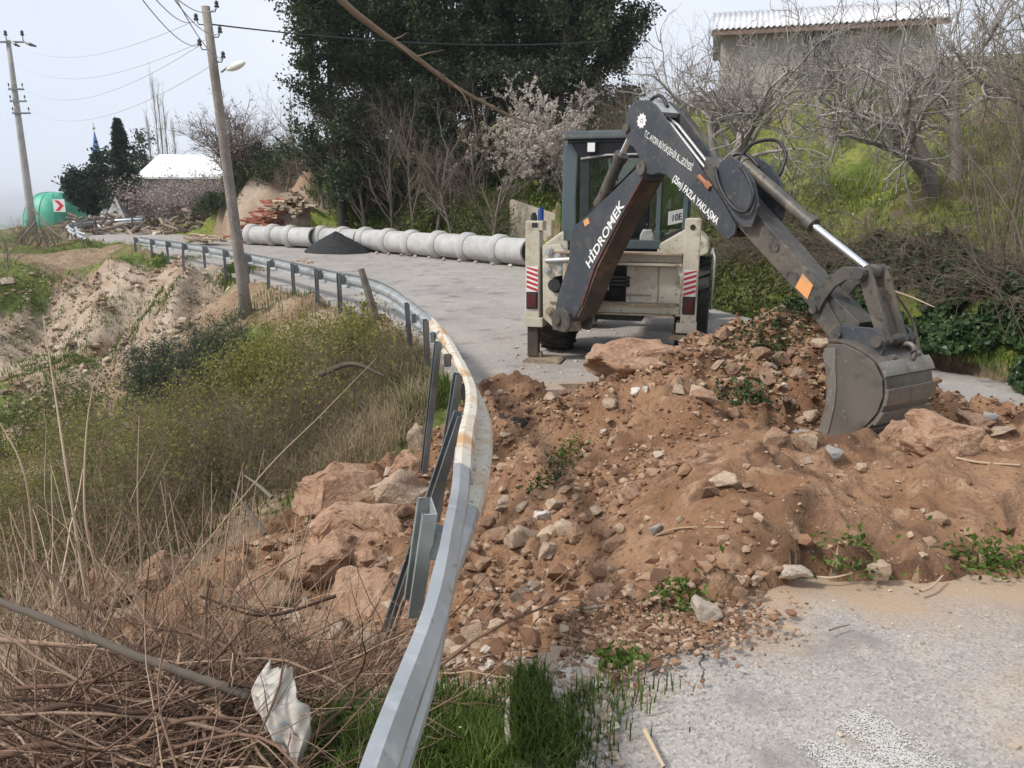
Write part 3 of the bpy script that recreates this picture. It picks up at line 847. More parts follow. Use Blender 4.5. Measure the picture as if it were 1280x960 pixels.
dist = np.r_[0, np.cumsum(np.linalg.norm(np.diff(RAIL, axis=0), axis=1))]
def rail_pt(s): return np.array([np.interp(s, dist, RAIL[:, k]) for k in range(3)])
def rail_s(y): return float(np.interp(y, RAIL[:, 1], dist))
cuts = [0, rail_s(3.32), rail_s(6.2), rail_s(9.6)]
while cuts[-1] + 4 < dist[-1]: cuts.append(cuts[-1] + 4)
cuts[-1] = dist[-1]
for k in range(len(cuts) - 1):
    s0 = cuts[k]; s1 = min(cuts[k + 1] + .3, dist[-1])
    ss = np.arange(s0, s1, .08) if cuts[k] < 10 else np.arange(s0, s1, .25)
    ss = np.r_[ss, s1]
    rp_ = np.array([rail_pt(s) for s in ss]); V, F = w_beam(rp_, 1, .005 * (k % 2), R(24) * sst(2.6, 4.2, rp_[:, 1]) * sst(10, 7, rp_[:, 1]) - R(10) * sst(3.4, 2.2, rp_[:, 1]))
    a = Acc(); a.add(V, F)
    o = a.build('rail_beam', M_mudrail if k in (1, 2) else M_galv, rail_root, inv=rinv); o.data.set_sharp_from_angle(angle=R(24))
    if k in (1, 2): tag(o, 'mud stained rail section')
    # splice bolts
    if k and cuts[k] < 30:
        q = rail_pt(cuts[k] + .15); T = nrm(rail_pt(cuts[k] + .2) - rail_pt(cuts[k] + .1)); N = np.array([T[1], -T[0], 0])
        for (al, z) in ((-.11, .055), (.11, .055), (-.11, -.055), (.11, -.055)):
            c = q + T * al + N * .05 + np.array([0, 0, z]); b = new_bm(); bm_cyl(b, c, c + N * .022, .016, 8)
            bm_obj('splice_bolt', b, M_galv, rail_root, world_to=rail_root)
hang = [((543, 632, 2.74), (524, 760, 2.82)), ((581, 519, 4.35), (488, 797, 4.3)), ((577, 468, 5.85), (548, 650, 5.75)), ((551, 428, 7.35), (533, 590, 7.3)), ((535, 400, 8.9), (537, 455, 8.95)), ((511, 379, 10.6), (515, 432, 10.65))]
for (a_, b_) in hang:
    t_, f_ = at(*a_), at(*b_)
    post_obj(t_, f_, (-1, -.3), rail_root, rinv, M_galvpost if a_[1] > 600 else M_post)
    ax_ = nrm(np.array(f_) - np.array(t_)); hv_ = np.array([1., .1, 0])
    for dd in (.09, .30, .55):                    # bolts through the web of the post
        if dd < np.linalg.norm(np.array(f_) - np.array(t_)) - .08:
            b = new_bm(); c = np.array(t_) + ax_ * dd; bm_cyl(b, c - np.array([.03, .05, 0]), c - np.array([.0, .005, 0]), .014, 8); bm_obj('post_bolt', b, M_galv, rail_root, world_to=rail_root)
    # spacer between post and rail
    s = float(dist[np.argmin(np.linalg.norm(RAIL[:, :2] - t_[:2], axis=1))]); q = rail_pt(s)
    b = new_bm(); dv = q - t_; c = t_ + dv * .55; c[2] = min(t_[2] - .12, q[2])
    bm_box(b, c, (min(.09, max(.05, np.hypot(dv[0], dv[1]) - .05)), .07, .12), Matrix.Rotation(math.atan2(dv[1], dv[0]), 3, 'Z'), .006)
    bm_obj('spacer_block', b, M_post, rail_root, world_to=rail_root)
pu, pv_ = proj(RAIL)
for u in (432, 402, 372, 341, 314, 286, 261, 234, 213, 193, 171):
    k0 = np.argmin(RAIL[:, 1] < 10)
    k = k0 + int(np.argmin(np.abs(pu[k0:] - u)))
    q = RAIL[k]; T = nrm(RAIL[min(k + 1, len(RAIL) - 1)] - RAIL[k - 1]); N = np.array([T[1], -T[0], 0])
    top = q - N * .10 + np.array([0, 0, .15 if u != 341 else .08]); ft = top.copy()
    ft[2] = min(h1(top[0], top[1]) - .1, -.05)
    if u in (341, 234): ft[2] -= .45; ft[:2] -= N[:2] * .1
    post_obj(top, ft, -N, rail_root, rinv, M_post)
    b = new_bm(); bm_box(b, q - N * .045 + np.array([0, 0, .02]), (.085, .1, .2), Matrix.Rotation(math.atan2(N[1], N[0]), 3, 'Z'), .006)
    bm_obj('spacer_block', b, M_post, rail_root, world_to=rail_root)

# second barrier at the far bend
FR = catmull([at(176, 274, 52), at(140, 276, 53), at(112, 278.5, 52), at(92, 281, 48), at(86, 285, 43), at(94, 291, 38), at(108, 296, 34)], 8)
for q in FR: q[2] = max(q[2], h1(q[0], q[1]) + .5)
fr_root = empty('guardrail', (FR[0][0], FR[0][1], 0), 0, 'short grey guardrail bending round the far left corner of the road', 'guardrail')
a = Acc(); V, F = w_beam(FR, 1, 0); a.add(V, F)
a.build('rail_beam', M_galv, fr_root, inv=rootmat(fr_root).inverted())
for k in range(2, len(FR), 6):
    T = nrm(FR[min(k + 1, len(FR) - 1)] - FR[k - 1]); N = np.array([T[1], -T[0], 0]); top = FR[k] - N * .06 + np.array([0, 0, .15]); ft = top.copy(); ft[2] = h1(ft[0], ft[1]) - .2
    post_obj(top, ft, -N, fr_root, rootmat(fr_root).inverted())

# leaning stake beside the barrier
M_wood = surf('weathered_wood', (.20, .165, .13), ((5, (.12, .095, .075), .42, .62), (24, (.30, .26, .21), .55, .72)), .85, 0, ((50, .4, .01),))
M_oldwood = surf('grey_pole_wood', (.27, .235, .205), ((1.5, (.19, .16, .135), .42, .62), (16, (.35, .31, .27), .55, .7)), .85, 0, ((40, .4, .01),))
b = new_bm(); bm_tube(b, [at(451, 336, 12), at(459, 362, 12), at(470, 400, 12)], [.05, .06, .065], 7)
tag(bm_obj('stake', b, M_wood), 'brown wooden stake leaning against the guardrail', 'stake')

# ================================================================== backhoe loader
BO = np.array([1.37, 10.35]); BR = R(15)
bh = empty('backhoe_loader', (BO[0], BO[1], 0), -BR, 'cream and charcoal backhoe loader standing on the road with its bucket in the soil', 'backhoe loader')
th = R(30); AB = np.array([.86, 10.1]); AD = np.array([math.sin(th), -math.cos(th), 0]); AR = np.array([math.cos(th), math.sin(th), 0])
def ap(s, z, off=0.0): return np.array([AB[0], AB[1], 0]) + AD * s + AR * off + np.array([0, 0, z])
def pl(u, v, off):
    r = ray(u, v); t = (AR[:2] @ AB + off) / (AR[:2] @ r[:2]); P = r * t
    return float((P[:2] - AB) @ AD[:2]), float(P[2] + CAM_H)
def arm(name, poly, o0, o1, mat, bev=.008, label=None, parent=None):
    b = new_bm(); bm_prism(b, [ap(s, z, o0) for s, z in poly], AR * (o1 - o0), bev)
    o = bm_obj(name, b, mat, bh, world_to=bh)
    if label: o['label'] = label
    return o
def pin(name, s, z, o0, o1, r, mat=None, seg=20):
    b = new_bm(); bm_cyl(b, ap(s, z, o0), ap(s, z, o1), r, seg); return bm_obj(name, b, mat or M_arm2, bh, world_to=bh, smooth=True, auto=40)
boom = [(-.33, .66), (-.24, .96), (.0, 1.42), (.04, 1.80), (.14, 1.89), (.36, 1.99), (.9, 2.30), (1.38, 2.58), (1.50, 2.60), (1.44, 2.44), (1.0, 1.93), (.58, 1.40), (.30, .88), (.18, .73), (.0, .63), (-.2, .58)]
arm('boom', boom, -.15, .15, M_arm, .012)
arm('boom_underplate', [(1.38, 2.40), (.98, 1.90), (.60, 1.40), (.32, .90), (.20, .74), (.22, .72), (.35, .885), (.625, 1.38), (1.0, 1.88), (1.41, 2.39)], -.138, .138, M_under, .002)
arm('edge_trim', [(1.44, 2.452), (1.0, 1.942), (.58, 1.412), (.31, .89), (.325, .882), (.588, 1.40), (1.008, 1.93), (1.448, 2.445)], -.156, -.135, M_trim, .001)
outer = [(1.09, 2.97), (1.12, 3.12), (1.20, 3.22), (1.28, 3.26), (1.49, 3.24), (1.60, 3.18), (1.67, 3.12), (2.0, 2.82), (2.38, 2.46), (2.69, 2.16), (2.87, 1.95), (2.86, 1.88), (2.78, 1.82), (2.63, 1.9), (1.84, 2.45), (1.71, 2.48), (1.58, 2.46), (1.46, 2.50), (1.38, 2.64), (1.28, 2.76), (1.16, 2.82)]
arm('dipper', outer, -.165, -.135, M_arm, .006)
arm('dipper_plate', outer, .135, .165, M_arm, .006)
arm('dipper_floor', [(1.52, 2.50), (1.84, 2.47), (2.64, 1.915), (2.78, 1.84), (2.80, 1.90), (2.66, 1.99), (1.86, 2.54), (1.54, 2.58)], -.134, .134, M_under, .002)
arm('dipper_head', [(1.22, 3.20), (1.30, 3.245), (1.49, 3.225), (1.66, 3.105), (1.62, 3.06), (1.45, 3.15), (1.26, 3.16)], -.134, .134, M_grey, .004)
arm('dipper_web', [(1.13, 2.86), (1.20, 3.18), (1.26, 3.15), (1.30, 2.80)], -.134, .134, M_arm, .003)
for off in (-.05, .04):
    b = new_bm(); bm_tube(b, [ap(1.55, 3.08, off), ap(1.75, 2.97, off), ap(2.42, 2.40, off), ap(2.6, 2.25, off)], .017, 8)
    bm_obj('steel_pipe', b, M_grey, bh, smooth=True, world_to=bh)
b = new_bm(); bm_box(b, ap(2.47, 2.47, .04), (.12, .16, .09), Matrix.Rotation(R(30), 3, 'Z'), .01); bm_obj('valve_block', b, M_grey, bh, world_to=bh)
b = new_bm(); bm_cyl(b, ap(2.36, 2.43, -.2), ap(2.46, 2.34, -.17), .026, 10); bm_cyl(b, ap(2.44, 2.36, -.17), ap(2.5, 2.31, -.165), .034, 6); bm_obj('hose_fitting', b, M_copper, bh, world_to=bh)
inner = [(2.30, 2.35), (2.84, 1.945), (3.81, 1.24), (3.96, 1.10), (4.05, 1.07), (4.12, 1.10), (4.26, 1.165), (4.27, 1.20), (3.83, 1.49), (2.85, 2.25), (2.35, 2.62)]
arm('extension_arm', inner, -.11, .11, M_arm2, .008)
arm('extension_skirt', [(3.72, 1.34), (3.86, 1.16), (4.02, 1.02), (4.12, 1.04), (4.12, 1.14), (3.92, 1.38)], -.135, -.112, M_arm2, .004)
guard = [(2.56, 2.42), (2.66, 2.56), (2.78, 2.60), (2.93, 2.52), (3.08, 2.36), (3.16, 2.14), (3.10, 1.95), (2.98, 1.95), (2.84, 2.06), (2.68, 2.24)]
arm('guard_plate', guard, -.20, -.168, M_arm, .004)
arm('guard_plate', guard, .168, .195, M_arm, .004)
st_ = [pl(u, v, -.118) for u, v in ((1003, 342), (1016, 357), (1009, 374), (994, 359))]
arm('sticker', st_, -.118, -.108, M_orange, 0)
# rams
def ram(p0, p1, q1, r, rr, seg=18):
    b = new_bm(); bm_cyl(b, p0, p1, r, seg); d = nrm(np.array(p1) - np.array(p0))
    bm_cyl(b, np.array(p1) - d * .07, np.array(p1) + d * .015, r * 1.22, seg); bm_cyl(b, np.array(p0) - d * .01, np.array(p0) + d * .06, r * 1.15, seg)
    o = bm_obj('ram_barrel', b, M_arm2, bh, world_to=bh, smooth=True, auto=40)
    b = new_bm(); bm_cyl(b, np.array(p1) + d * .016, q1, rr, 14)
    bm_obj('ram_rod', b, M_chrome, bh, world_to=bh, smooth=True, auto=40)
    b = new_bm(); q = np.array(q1); bm_cyl(b, q - AR * .05, q + AR * .05, rr * 1.9, 14); bm_obj('ram_eye', b, M_arm2, bh, world_to=bh, smooth=True, auto=40)
ram(ap(2.72, 2.56, 0), ap(3.62, 1.985, 0), ap(4.25, 1.62, 0), .056, .031)
ram(ap(.52, 2.14, -.06), ap(.92, 2.70, -.06), ap(1.14, 2.98, -.06), .07, .035)
ram(ap(-.25, 1.12, .05), ap(.25, 1.95, .05), ap(.62, 2.36, .05), .065, .034)
# bucket linkage
def band(pts, wd):
    P = np.array(pts); T = nrm(np.gradient(P, axis=0)); N = np.stack([-T[:, 1], T[:, 0]], 1)
    w_ = np.broadcast_to(np.asarray(wd, float), (len(P),))[:, None]
    return [tuple(q) for q in np.concatenate([P + N * w_, (P - N * w_)[::-1]])]
lev = [(3.84, 1.25), (3.90, 1.39), (3.99, 1.52), (4.11, 1.60), (4.25, 1.61), (4.30, 1.60)]
for o0, o1 in ((-.165, -.128), (.128, .165)):
    arm('bucket_lever', band(lev, [.05, .055, .058, .058, .055, .045]), o0, o1, M_arm2, .006)
for o0, o1 in ((-.12, -.085), (.085, .125)):
    arm('bucket_link', band([(4.24, 1.66), (4.30, 1.54), (4.42, 1.28), (4.53, 1.06)], [.05, .062, .058, .05]), o0, o1, M_arm2, .006)
arm('link_web', band([(4.31, 1.49), (4.40, 1.29), (4.49, 1.12)], [.012, .014, .012]), -.084, .084, M_arm2, .003)
pin('link_pin', 4.26, 1.61, -.19, .19, .048); pin('lever_pin', 3.85, 1.27, -.19, .19, .04)
pin('link_pin', 4.52, 1.09, -.235, .235, .045); pin('bucket_pin', 4.14, 1.10, -.235, .235, .045); pin('elbow_pin', 1.43, 2.54, -.19, .19, .075); pin('ram_pin', 1.14, 2.98, -.19, .19, .05)
pin('pivot_boss', 2.05, 2.62, -.172, -.16, .03); pin('pivot_boss', 2.3, 2.42, -.172, -.16, .03); pin('pivot_boss', 3.33, 1.77, -.122, -.108, .035)
# bucket
side = [(4.13, 1.02), (4.10, .92), (4.13, .80), (4.165, .66), (4.16, .48), (4.13, .30), (4.12, .21), (4.19, .185), (4.32, .22), (4.46, .31), (4.57, .42), (4.65, .54), (4.685, .68), (4.665, .82), (4.57, .945), (4.43, 1.005), (4.29, 1.04)]
arm('bucket_side', side, -.31, -.285, M_bucket, .005); arm('bucket_side', side, .285, .31, M_bucket, .005)
arm('side_cutter', [(4.118, .98), (4.10, .92), (4.145, .80), (4.18, .66), (4.175, .48), (4.14, .28), (4.12, .18), (4.21, .17), (4.235, .3), (4.265, .5), (4.265, .68), (4.235, .85), (4.22, 1.0)], -.322, -.309, M_worn, .003)
arm('side_cutter', [(4.118, .98), (4.10, .92), (4.145, .80), (4.18, .66), (4.175, .48), (4.14, .28), (4.12, .18), (4.21, .17), (4.235, .3), (4.265, .5), (4.265, .68), (4.235, .85), (4.22, 1.0)], .309, .322, M_worn, .003)
back = catmull([(4.12, 1.05), (4.29, 1.055), (4.45, 1.015), (4.59, .95), (4.675, .835), (4.70, .68), (4.665, .53), (4.58, .405), (4.465, .295), (4.32, .205), (4.16, .165)], 5)
arm('bucket_shell', band(back, .010), -.30, .30, M_bucket, .002)
for i0 in (16, 23, 29, 35):
    seg = back[i0:i0 + 5]; T = nrm(np.gradient(seg, axis=0)); N = np.stack([-T[:, 1], T[:, 0]], 1)
    if (N[2] @ (seg[2] - np.array([4.35, .62]))) < 0: N = -N
    arm('wear_strip', band(seg + N * .022, .013), -.318, .318, M_worn, .003)
for o0 in (-.20, .165):
    arm('bucket_ear', [(4.10, 1.02), (4.09, 1.12), (4.13, 1.165), (4.30, 1.18), (4.46, 1.19), (4.54, 1.16), (4.575, 1.09), (4.56, .97), (4.45, 1.0), (4.3, 1.04)], o0, o0 + .032, M_arm, .005)
for k in range(4):
    o_ = -.25 + k * .167
    arm('tooth', [(4.15, .17), (4.22, .20), (4.05, .13), (4.03, .10)][:3] + [(4.02, .115)], o_ - .03, o_ + .03, M_worn, .003)
b = new_bm(); hk = [ap(4.60 + .07 * math.cos(a_), .99 + .07 * math.sin(a_), .08) for a_ in np.linspace(2.6, -.9, 9)]; bm_tube(b, hk, .022, 8); bm_obj('lifting_hook', b, M_bucket, bh, smooth=True, world_to=bh)
for o_ in (-.12, .2): pin('rivet_plate', 4.6, .96, o_ - .03, o_ + .03, .03, M_bucket)
# hoses along the arm
def hose(pts, r=.017, n=6): 
    b = new_bm(); bm_tube(b, catmull(pts, n), r, 7); bm_obj('hose', b, M_hose, bh, smooth=True, world_to=bh)
hose([ap(2.75, 2.56, -.08), ap(2.72, 2.72, .12), ap(2.85, 2.76, .3), ap(2.98, 2.62, .32), ap(2.98, 2.42, .24), ap(2.86, 2.3, .2)])
hose([ap(2.60, 2.50, -.215), ap(2.72, 2.30, -.24), ap(2.92, 2.12, -.25), ap(3.08, 2.10, -.245), ap(3.12, 2.26, -.23), ap(2.98, 2.45, -.21), ap(2.80, 2.52, -.16)])
hose([ap(2.5, 2.5, .0), ap(2.62, 2.62, .0), ap(2.75, 2.62, .05), ap(2.9, 2.5, .06)])
hose([ap(1.2, 3.22, .05), ap(1.32, 3.30, .06), ap(1.46, 3.29, .05), ap(1.58, 3.17, .03)], .02)
hose([ap(.05, 1.78, .05), ap(.2, 2.05, .05), ap(.55, 2.22, .02), ap(1.0, 2.5, .02), ap(1.3, 2.68, .0)], .02)
# lettering
nl = -AR
def text_on(body, px0, px1, px_up, off, name):
    s0, z0 = pl(*px0, off); s1, z1 = pl(*px1, off); su, zu = pl(*px_up, off)
    o = ap(s0, z0, off); ex = ap(s1, z1, off) - o; Lw = np.linalg.norm(ex); ex = ex / Lw
    ey = ap(su, zu, off) - o; ey = ey - ex * (ey @ ex); Lh = np.linalg.norm(ey); ey = ey / Lh
    return flat_text(name, body, o, ex, ey, Lw, Lh, M_white, bh)
text_on('H\u0130DROMEK', (737, 336), (781, 257), (729, 327), -.1545, 'lettering')
text_on('T.C. AYDIN B\u00dcY\u00dcK\u015eEH\u0130R BELED\u0130YES\u0130', (804, 172), (863, 216), (809.5, 161), -.1695, 'lettering')
text_on('(25m) FAZLA YAKLA\u015eMA', (839, 228), (894, 284), (844, 217), -.1695, 'lettering')
b = new_bm()                                   # floral emblem above the lettering
es, ez = pl(802, 151, -.17); 
for k in range(10):
    a_ = 2 * math.pi * k / 10
    q = [(.022, -.012), (.06, -.02), (.085, 0), (.06, .02), (.022, .012)]
    vs = [b.verts.new(tuple(ap(es + r_ * math.cos(a_) - t_ * math.sin(a_), ez + r_ * math.sin(a_) + t_ * math.cos(a_), -.1695))) for r_, t_ in q]
    b.faces.new(vs)
vs = [b.verts.new(tuple(ap(es + .016 * math.cos(a_), ez + .016 * math.sin(a_), -.1695))) for a_ in np.linspace(0, 2 * math.pi, 12, endpoint=False)]; b.faces.new(vs)
bm_obj('emblem', b, M_white, bh, world_to=bh)
arm('sticker', [pl(u, v, -.152) for u, v in ((729, 276), (735, 272), (737, 279), (731, 283))], -.153, -.148, M_orange, 0)

# ---- carrier (local frame: x right, y forward, z up)
def box(name, c, s, mat, rot=None, bev=.01, label=None):
    b = new_bm(); bm_box(b, c, s, rot, bev); o = bm_obj(name, b, mat, bh)
    if label: o['label'] = label
    return o
def prism_y(name, pts_xz, y0, y1, mat, bev=.008, parent=None):
    b = new_bm(); bm_prism(b, [(x, y0, z) for x, z in pts_xz], (0, y1 - y0, 0), bev); return bm_obj(name, b, mat, parent or bh)
def prism_x(name, pts_yz, x0, x1, mat, bev=.008, parent=None):
    b = new_bm(); bm_prism(b, [(x0, y, z) for y, z in pts_yz], (x1 - x0, 0, 0), bev); return bm_obj(name, b, mat, parent or bh)
# rear frame
box('upper_beam', (-.02, .0, 1.45), (1.82, .16, .10), M_cream); box('beam_ledge', (.02, -.05, 1.515), (1.74, .24, .03), M_dust, bev=.004); box('beam_ledge', (.02, -.09, 1.375), (1.74, .05, .035), M_cream, bev=.004)
box('lower_beam', (-.02, .0, .78), (1.80, .17, .11), M_cream); box('beam_ledge', (.0, -.055, .85), (1.70, .22, .022), M_dust, bev=.004); box('beam_ledge', (.0, -.06, .715), (1.60, .2, .022), M_dust, bev=.004)
box('back_panel', (.52, .05, 1.09), (.72, .04, .50), M_cream); box('panel_seam', (.585, .025, 1.10), (.012, .015, .46), M_dust, bev=0)
box('panel_rib', (.33, .022, .955), (.34, .012, .02), M_dust, bev=0)
box('cavity_shade', (-.35, .25, 1.10), (1.0, .3, .52), M_black)  # solid black block painting in the shade of the open frame behind the boom
prism_y('gusset', [(.86, 1.40), (.93, 1.40), (.93, .70), (.82, .70), (.87, .80), (.88, .95), (.87, 1.20), (.80, 1.38)], -.07, .03, M_cream)
for k, z in enumerate((1.08, 1.13, 1.18)):
    b = new_bm(); bm_tube(b, [(-.5, -.02 - .02 * k, z), (-.15, -.06, z + .01), (.12, -.05, z + .015), (.20, .02, z)], .022, 8); bm_obj('hose', b, M_hose, bh, smooth=True)
box('hose_clamp', (-.07, -.085, 1.13), (.03, .05, .22), M_grey, bev=.004)
# stabiliser housings
def housing(sx, x0, x1, ztop, leg_low, pad):
    xc, wd = (x0 + x1) / 2, x1 - x0
    o = prism_y('stabiliser_housing', [(x0, .62), (x1, .62), (x1, ztop - .02), (x1 - .03, ztop), (x0 + .02, ztop), (x0, ztop - .02)], -.16, .06, M_cream, .012)
    box('housing_foot', (xc - sx * .02, -.05, .56), (wd + .06, .24, .13), M_cream)
    box('stabiliser_leg', (xc, -.05, (leg_low + .62) / 2), (wd - .05, .15, .62 - leg_low - .002), M_under)
    if pad:
        prism_y('stabiliser_pad', [(xc - .12, .02), (xc - .08, .0), (xc + .36, .0), (xc + .42, .03), (xc + .38, .055), (xc - .06, .06)], -.26, .14, M_dust, .006)
        box('pad_bracket', (xc + .05, -.05, .09), (.14, .1, .08), M_dust, bev=.005)
    else:
        prism_y('stabiliser_pad', [(xc - .24, leg_low - .06), (xc + .24, leg_low - .06), (xc + .2, leg_low), (xc - .2, leg_low)], -.24, .16, M_dust, .006)
    # red and white hazard board
    zb0, zb1 = .98, 1.32
    hb = box('hazard_board', (xc - sx * 0, -.166, (zb0 + zb1) / 2), (wd - .04, .008, zb1 - zb0), M_white, bev=0)
    bx0, bx1 = xc - (wd - .04) / 2 + .004, xc + (wd - .04) / 2 - .004
    for k in range(5):
        za = zb0 + .005 + k * .066; zt = za + .034; rise = .05 * (-1 if sx < 0 else 1)
        lo = [(bx0, za - min(rise, 0)), (bx1, za + max(rise, 0)), (bx1, zt + max(rise, 0)), (bx0, zt - min(rise, 0))]
        lo = [(x, min(z, zb1 - .003)) for x, z in lo]
        b = new_bm(); bm_prism(b, [(x, -.1735, z) for x, z in lo], (0, .003, 0)); bm_obj('stripe', b, M_red, hb)
    tl_ = box('tail_lamp', (xc, -.175, .86), (wd - .08, .03, .19), M_darkred, bev=.006); box('lamp_housing', (xc, -.165, .86), (wd - .04, .02, .23), M_black, bev=.004)
housing(-1, -1.19, -.99, 1.80, .07, True)
housing(1, .90, 1.10, 1.97, .47, False)
box('housing_cap', (-1.07, -.05, 1.86), (.24, .22, .13), M_cream); box('cap_hole_shade', (-1.06, -.163, 1.87), (.08, .01, .06), M_black, bev=.004)  # black plate on the cap face stands for the shade inside a hole
b = new_bm(); bm_cyl(b, (1.0, -.168, 1.86), (1.0, -.155, 1.86), .035, 14); bm_obj('pin_hole_shade', b, M_black, bh)  # flat black disc: the hole's inner shade given as colour
b = new_bm(); bm_cyl(b, (-1.10, -.05, 1.925), (-1.10, -.05, 2.0), .045, 12); bm_cyl(b, (-1.10, -.05, 2.0), (-1.10, -.05, 2.03), .03, 12); bm_obj('valve_cap', b, M_black, bh)
b = new_bm(); bm_cyl(b, (-1.01, -.02, 1.925), (-1.01, -.02, 2.07), .04, 12); bm_cyl(b, (-1.01, -.02, 2.07), (-1.01, -.02, 2.1), .025, 12); bm_obj('valve_cap', b, M_blue, bh)
# slide carriage and king post at the left
prism_y('carriage_plate', [(-.96, 1.60), (-.72, 1.62), (-.62, 1.50), (-.62, 1.22), (-.80, 1.18), (-.80, .98), (-.62, .94), (-.58, .60), (-.80, .50), (-.94, .62)], -.14, -.02, M_cream, .012)
for (x, z, r_) in ((-.86, 1.52, .05), (-.74, 1.46, .045), (-.88, 1.28, .05), (-.70, 1.30, .05), (-.84, .72, .06), (-.72, .60, .05)):
    b = new_bm(); bm_cyl(b, (x, -.19, z), (x, -.13, z), r_, 14); bm_cyl(b, (x, -.21, z), (x, -.185, z), r_ * .55, 6); bm_obj('clamp_bolt', b, M_grey if z > 1 else M_dust, bh, smooth=True, auto=35)
b = new_bm(); bm_cyl(b, (-.78, -.20, 1.08), (-.78, -.02, 1.08), .085, 20); bm_obj('swing_ram', b, M_black, bh, smooth=True, auto=40)
b = new_bm(); bm_cyl(b, (-.90, -.16, 1.40), (-.55, -.26, 1.43), .035, 12); bm_obj('swing_rod', b, M_grey, bh, smooth=True, auto=40)
b = new_bm(); q0 = ap(-.12, .50, 0); q1 = ap(-.12, 1.38, 0); bm_cyl(b, q0, q1, .13, 20); bm_obj('king_post', b, M_dust, bh, smooth=True, auto=40, world_to=bh)
arm('boom_foot', [(-.26, .50), (-.30, .66), (-.22, .78), (-.05, .82), (.10, .76), (.14, .60), (.02, .50)], -.215, -.158, M_arm2, .012); arm('boom_foot', [(-.26, .50), (-.30, .66), (-.22, .78), (-.05, .82), (.10, .76), (.14, .60), (.02, .50)], .158, .215, M_arm2, .012)
pin('boom_pin', -.12, .66, -.25, .25, .075)
# cab
prism_y('cab_corner', [(-.80, 1.62), (-.60, 1.62), (-.62, 2.2), (-.60, 2.80), (-.70, 2.97), (-.79, 2.93), (-.815, 2.2)], .42, .52, M_slate, .02)
prism_x('cab_side_pillar', [(.52, 1.2), (.60, 1.2), (.62, 2.96), (.54, 2.96)], -.83, -.76, M_slate); prism_x('cab_side_pillar', [(1.98, 1.2), (2.06, 1.2), (1.96, 2.96), (1.88, 2.96)], -.83, -.76, M_slate); prism_x('cab_side_pillar', [(1.98, 1.2), (2.06, 1.2), (1.96, 2.96), (1.88, 2.96)], .80, .88, M_slate); prism_x('cab_side_pillar', [(.62, 1.7), (.70, 1.7), (.72, 2.96), (.64, 2.96)], .82, .89, M_slate)
b = new_bm(); bm_prism(b, [(-.80, .53, 1.65), (-.80, 1.97, 1.65), (-.80, 1.9, 2.9), (-.80, .6, 2.9)], (.008, 0, 0)); bm_obj('window_pane', b, M_glass, bh)
b = new_bm(); bm_prism(b, [(.84, .71, 1.75), (.84, 1.97, 1.65), (.84, 1.9, 2.9), (.84, .72, 2.9)], (.008, 0, 0)); bm_obj('window_pane', b, M_glass, bh)
b = new_bm(); bm_prism(b, [(-.75, 2.0, 1.75), (.80, 2.0, 1.75), (.80, 1.93, 2.9), (-.75, 1.93, 2.9)], (0, .008, 0)); bm_obj('windscreen', b, M_glass, bh)
box('rear_pillar', (-.50, .47, 2.2), (.13, .07, 1.1), M_black); box('rear_pillar', (.515, .47, 2.15), (.06, .07, 1.12), M_slate)
b = new_bm(); bm_prism(b, [(.55, .47, 1.68), (.86, .66, 1.82), (.87, .66, 2.72), (.55, .47, 2.62)], (.002, -.008, 0)); bm_obj('quarter_window', b, M_glass, bh)
b = new_bm(); bm_prism(b, [(.545, .45, 1.62), (.87, .64, 1.76), (.87, .64, 1.83), (.545, .45, 1.70)], (.0, .05, 0), .004); bm_obj('window_frame', b, M_black, bh)
b = new_bm(); bm_prism(b, [(.60, .44, 1.55), (.90, .60, 1.70), (.90, .60, 1.74), (.60, .44, 1.59)], (.0, .05, 0), .004); bm_obj('window_frame', b, M_grey, bh)
pq = new_bm(); bm_prism(pq, [(.64, .51, 1.86), (.83, .63, 1.90), (.83, .63, 2.08), (.64, .51, 2.04)], (.002, -.004, 0)); plate = bm_obj('number_plate', pq, M_white, bh)
pw = np.array(rootmat(bh)); 
def loc2w(p): return (pw @ np.array([p[0], p[1], p[2], 1]))[:3]
o_ = loc2w((.70, .538, 1.91)); e_ = loc2w((.82, .614, 1.935)) - o_; flat_text('lettering', '10E', o_ , nrm(e_), np.array([0, 0, 1.]), np.linalg.norm(e_), .09, M_black, bh)
box('cab_header', (.03, .50, 2.86), (1.50, .12, .22), M_black, bev=.02)
b = new_bm(); bm_tube(b, [(-.56, .42, 2.74), (-.2, .40, 2.785), (.2, .40, 2.79), (.6, .42, 2.77)], .016, 8); bm_obj('header_trim', b, M_grey, bh, smooth=True)
prism_x('cab_roof', [(.30, 2.99), (.33, 3.06), (.42, 3.11), (1.9, 3.13), (2.1, 3.06), (2.12, 2.98)], -.80, .87, M_roofp, .03)
prism_x('cab_roof_lining', [(.40, 2.95), (.40, 2.99), (2.0, 2.985), (2.0, 2.95)], -.74, .82, M_black, .004)
wl = box('work_light', (-.40, .36, 2.88), (.13, .10, .15), M_black, bev=.015); b = new_bm(); bm_box(b, (-.40, .305, 2.88), (.10, .015, .115), None, .006); bm_obj('lens', b, M_lamp, wl)
wl = box('work_light', (.45, .36, 2.88), (.13, .10, .15), M_black, bev=.015); b = new_bm(); bm_box(b, (.45, .305, 2.88), (.10, .015, .115), None, .006); bm_obj('lens', b, M_lamp, wl)
box('rear_sill', (.05, .47, 1.60), (1.02, .1, .12), M_slate); box('rear_wall', (.03, .50, 1.38), (1.55, .06, .36), M_black)
box('cab_floor', (.03, 1.25, 1.18), (1.6, 1.5, .06), M_black)
box('engine_side', (.02, 1.2, 1.0), (1.0, 2.2, .5), M_black)
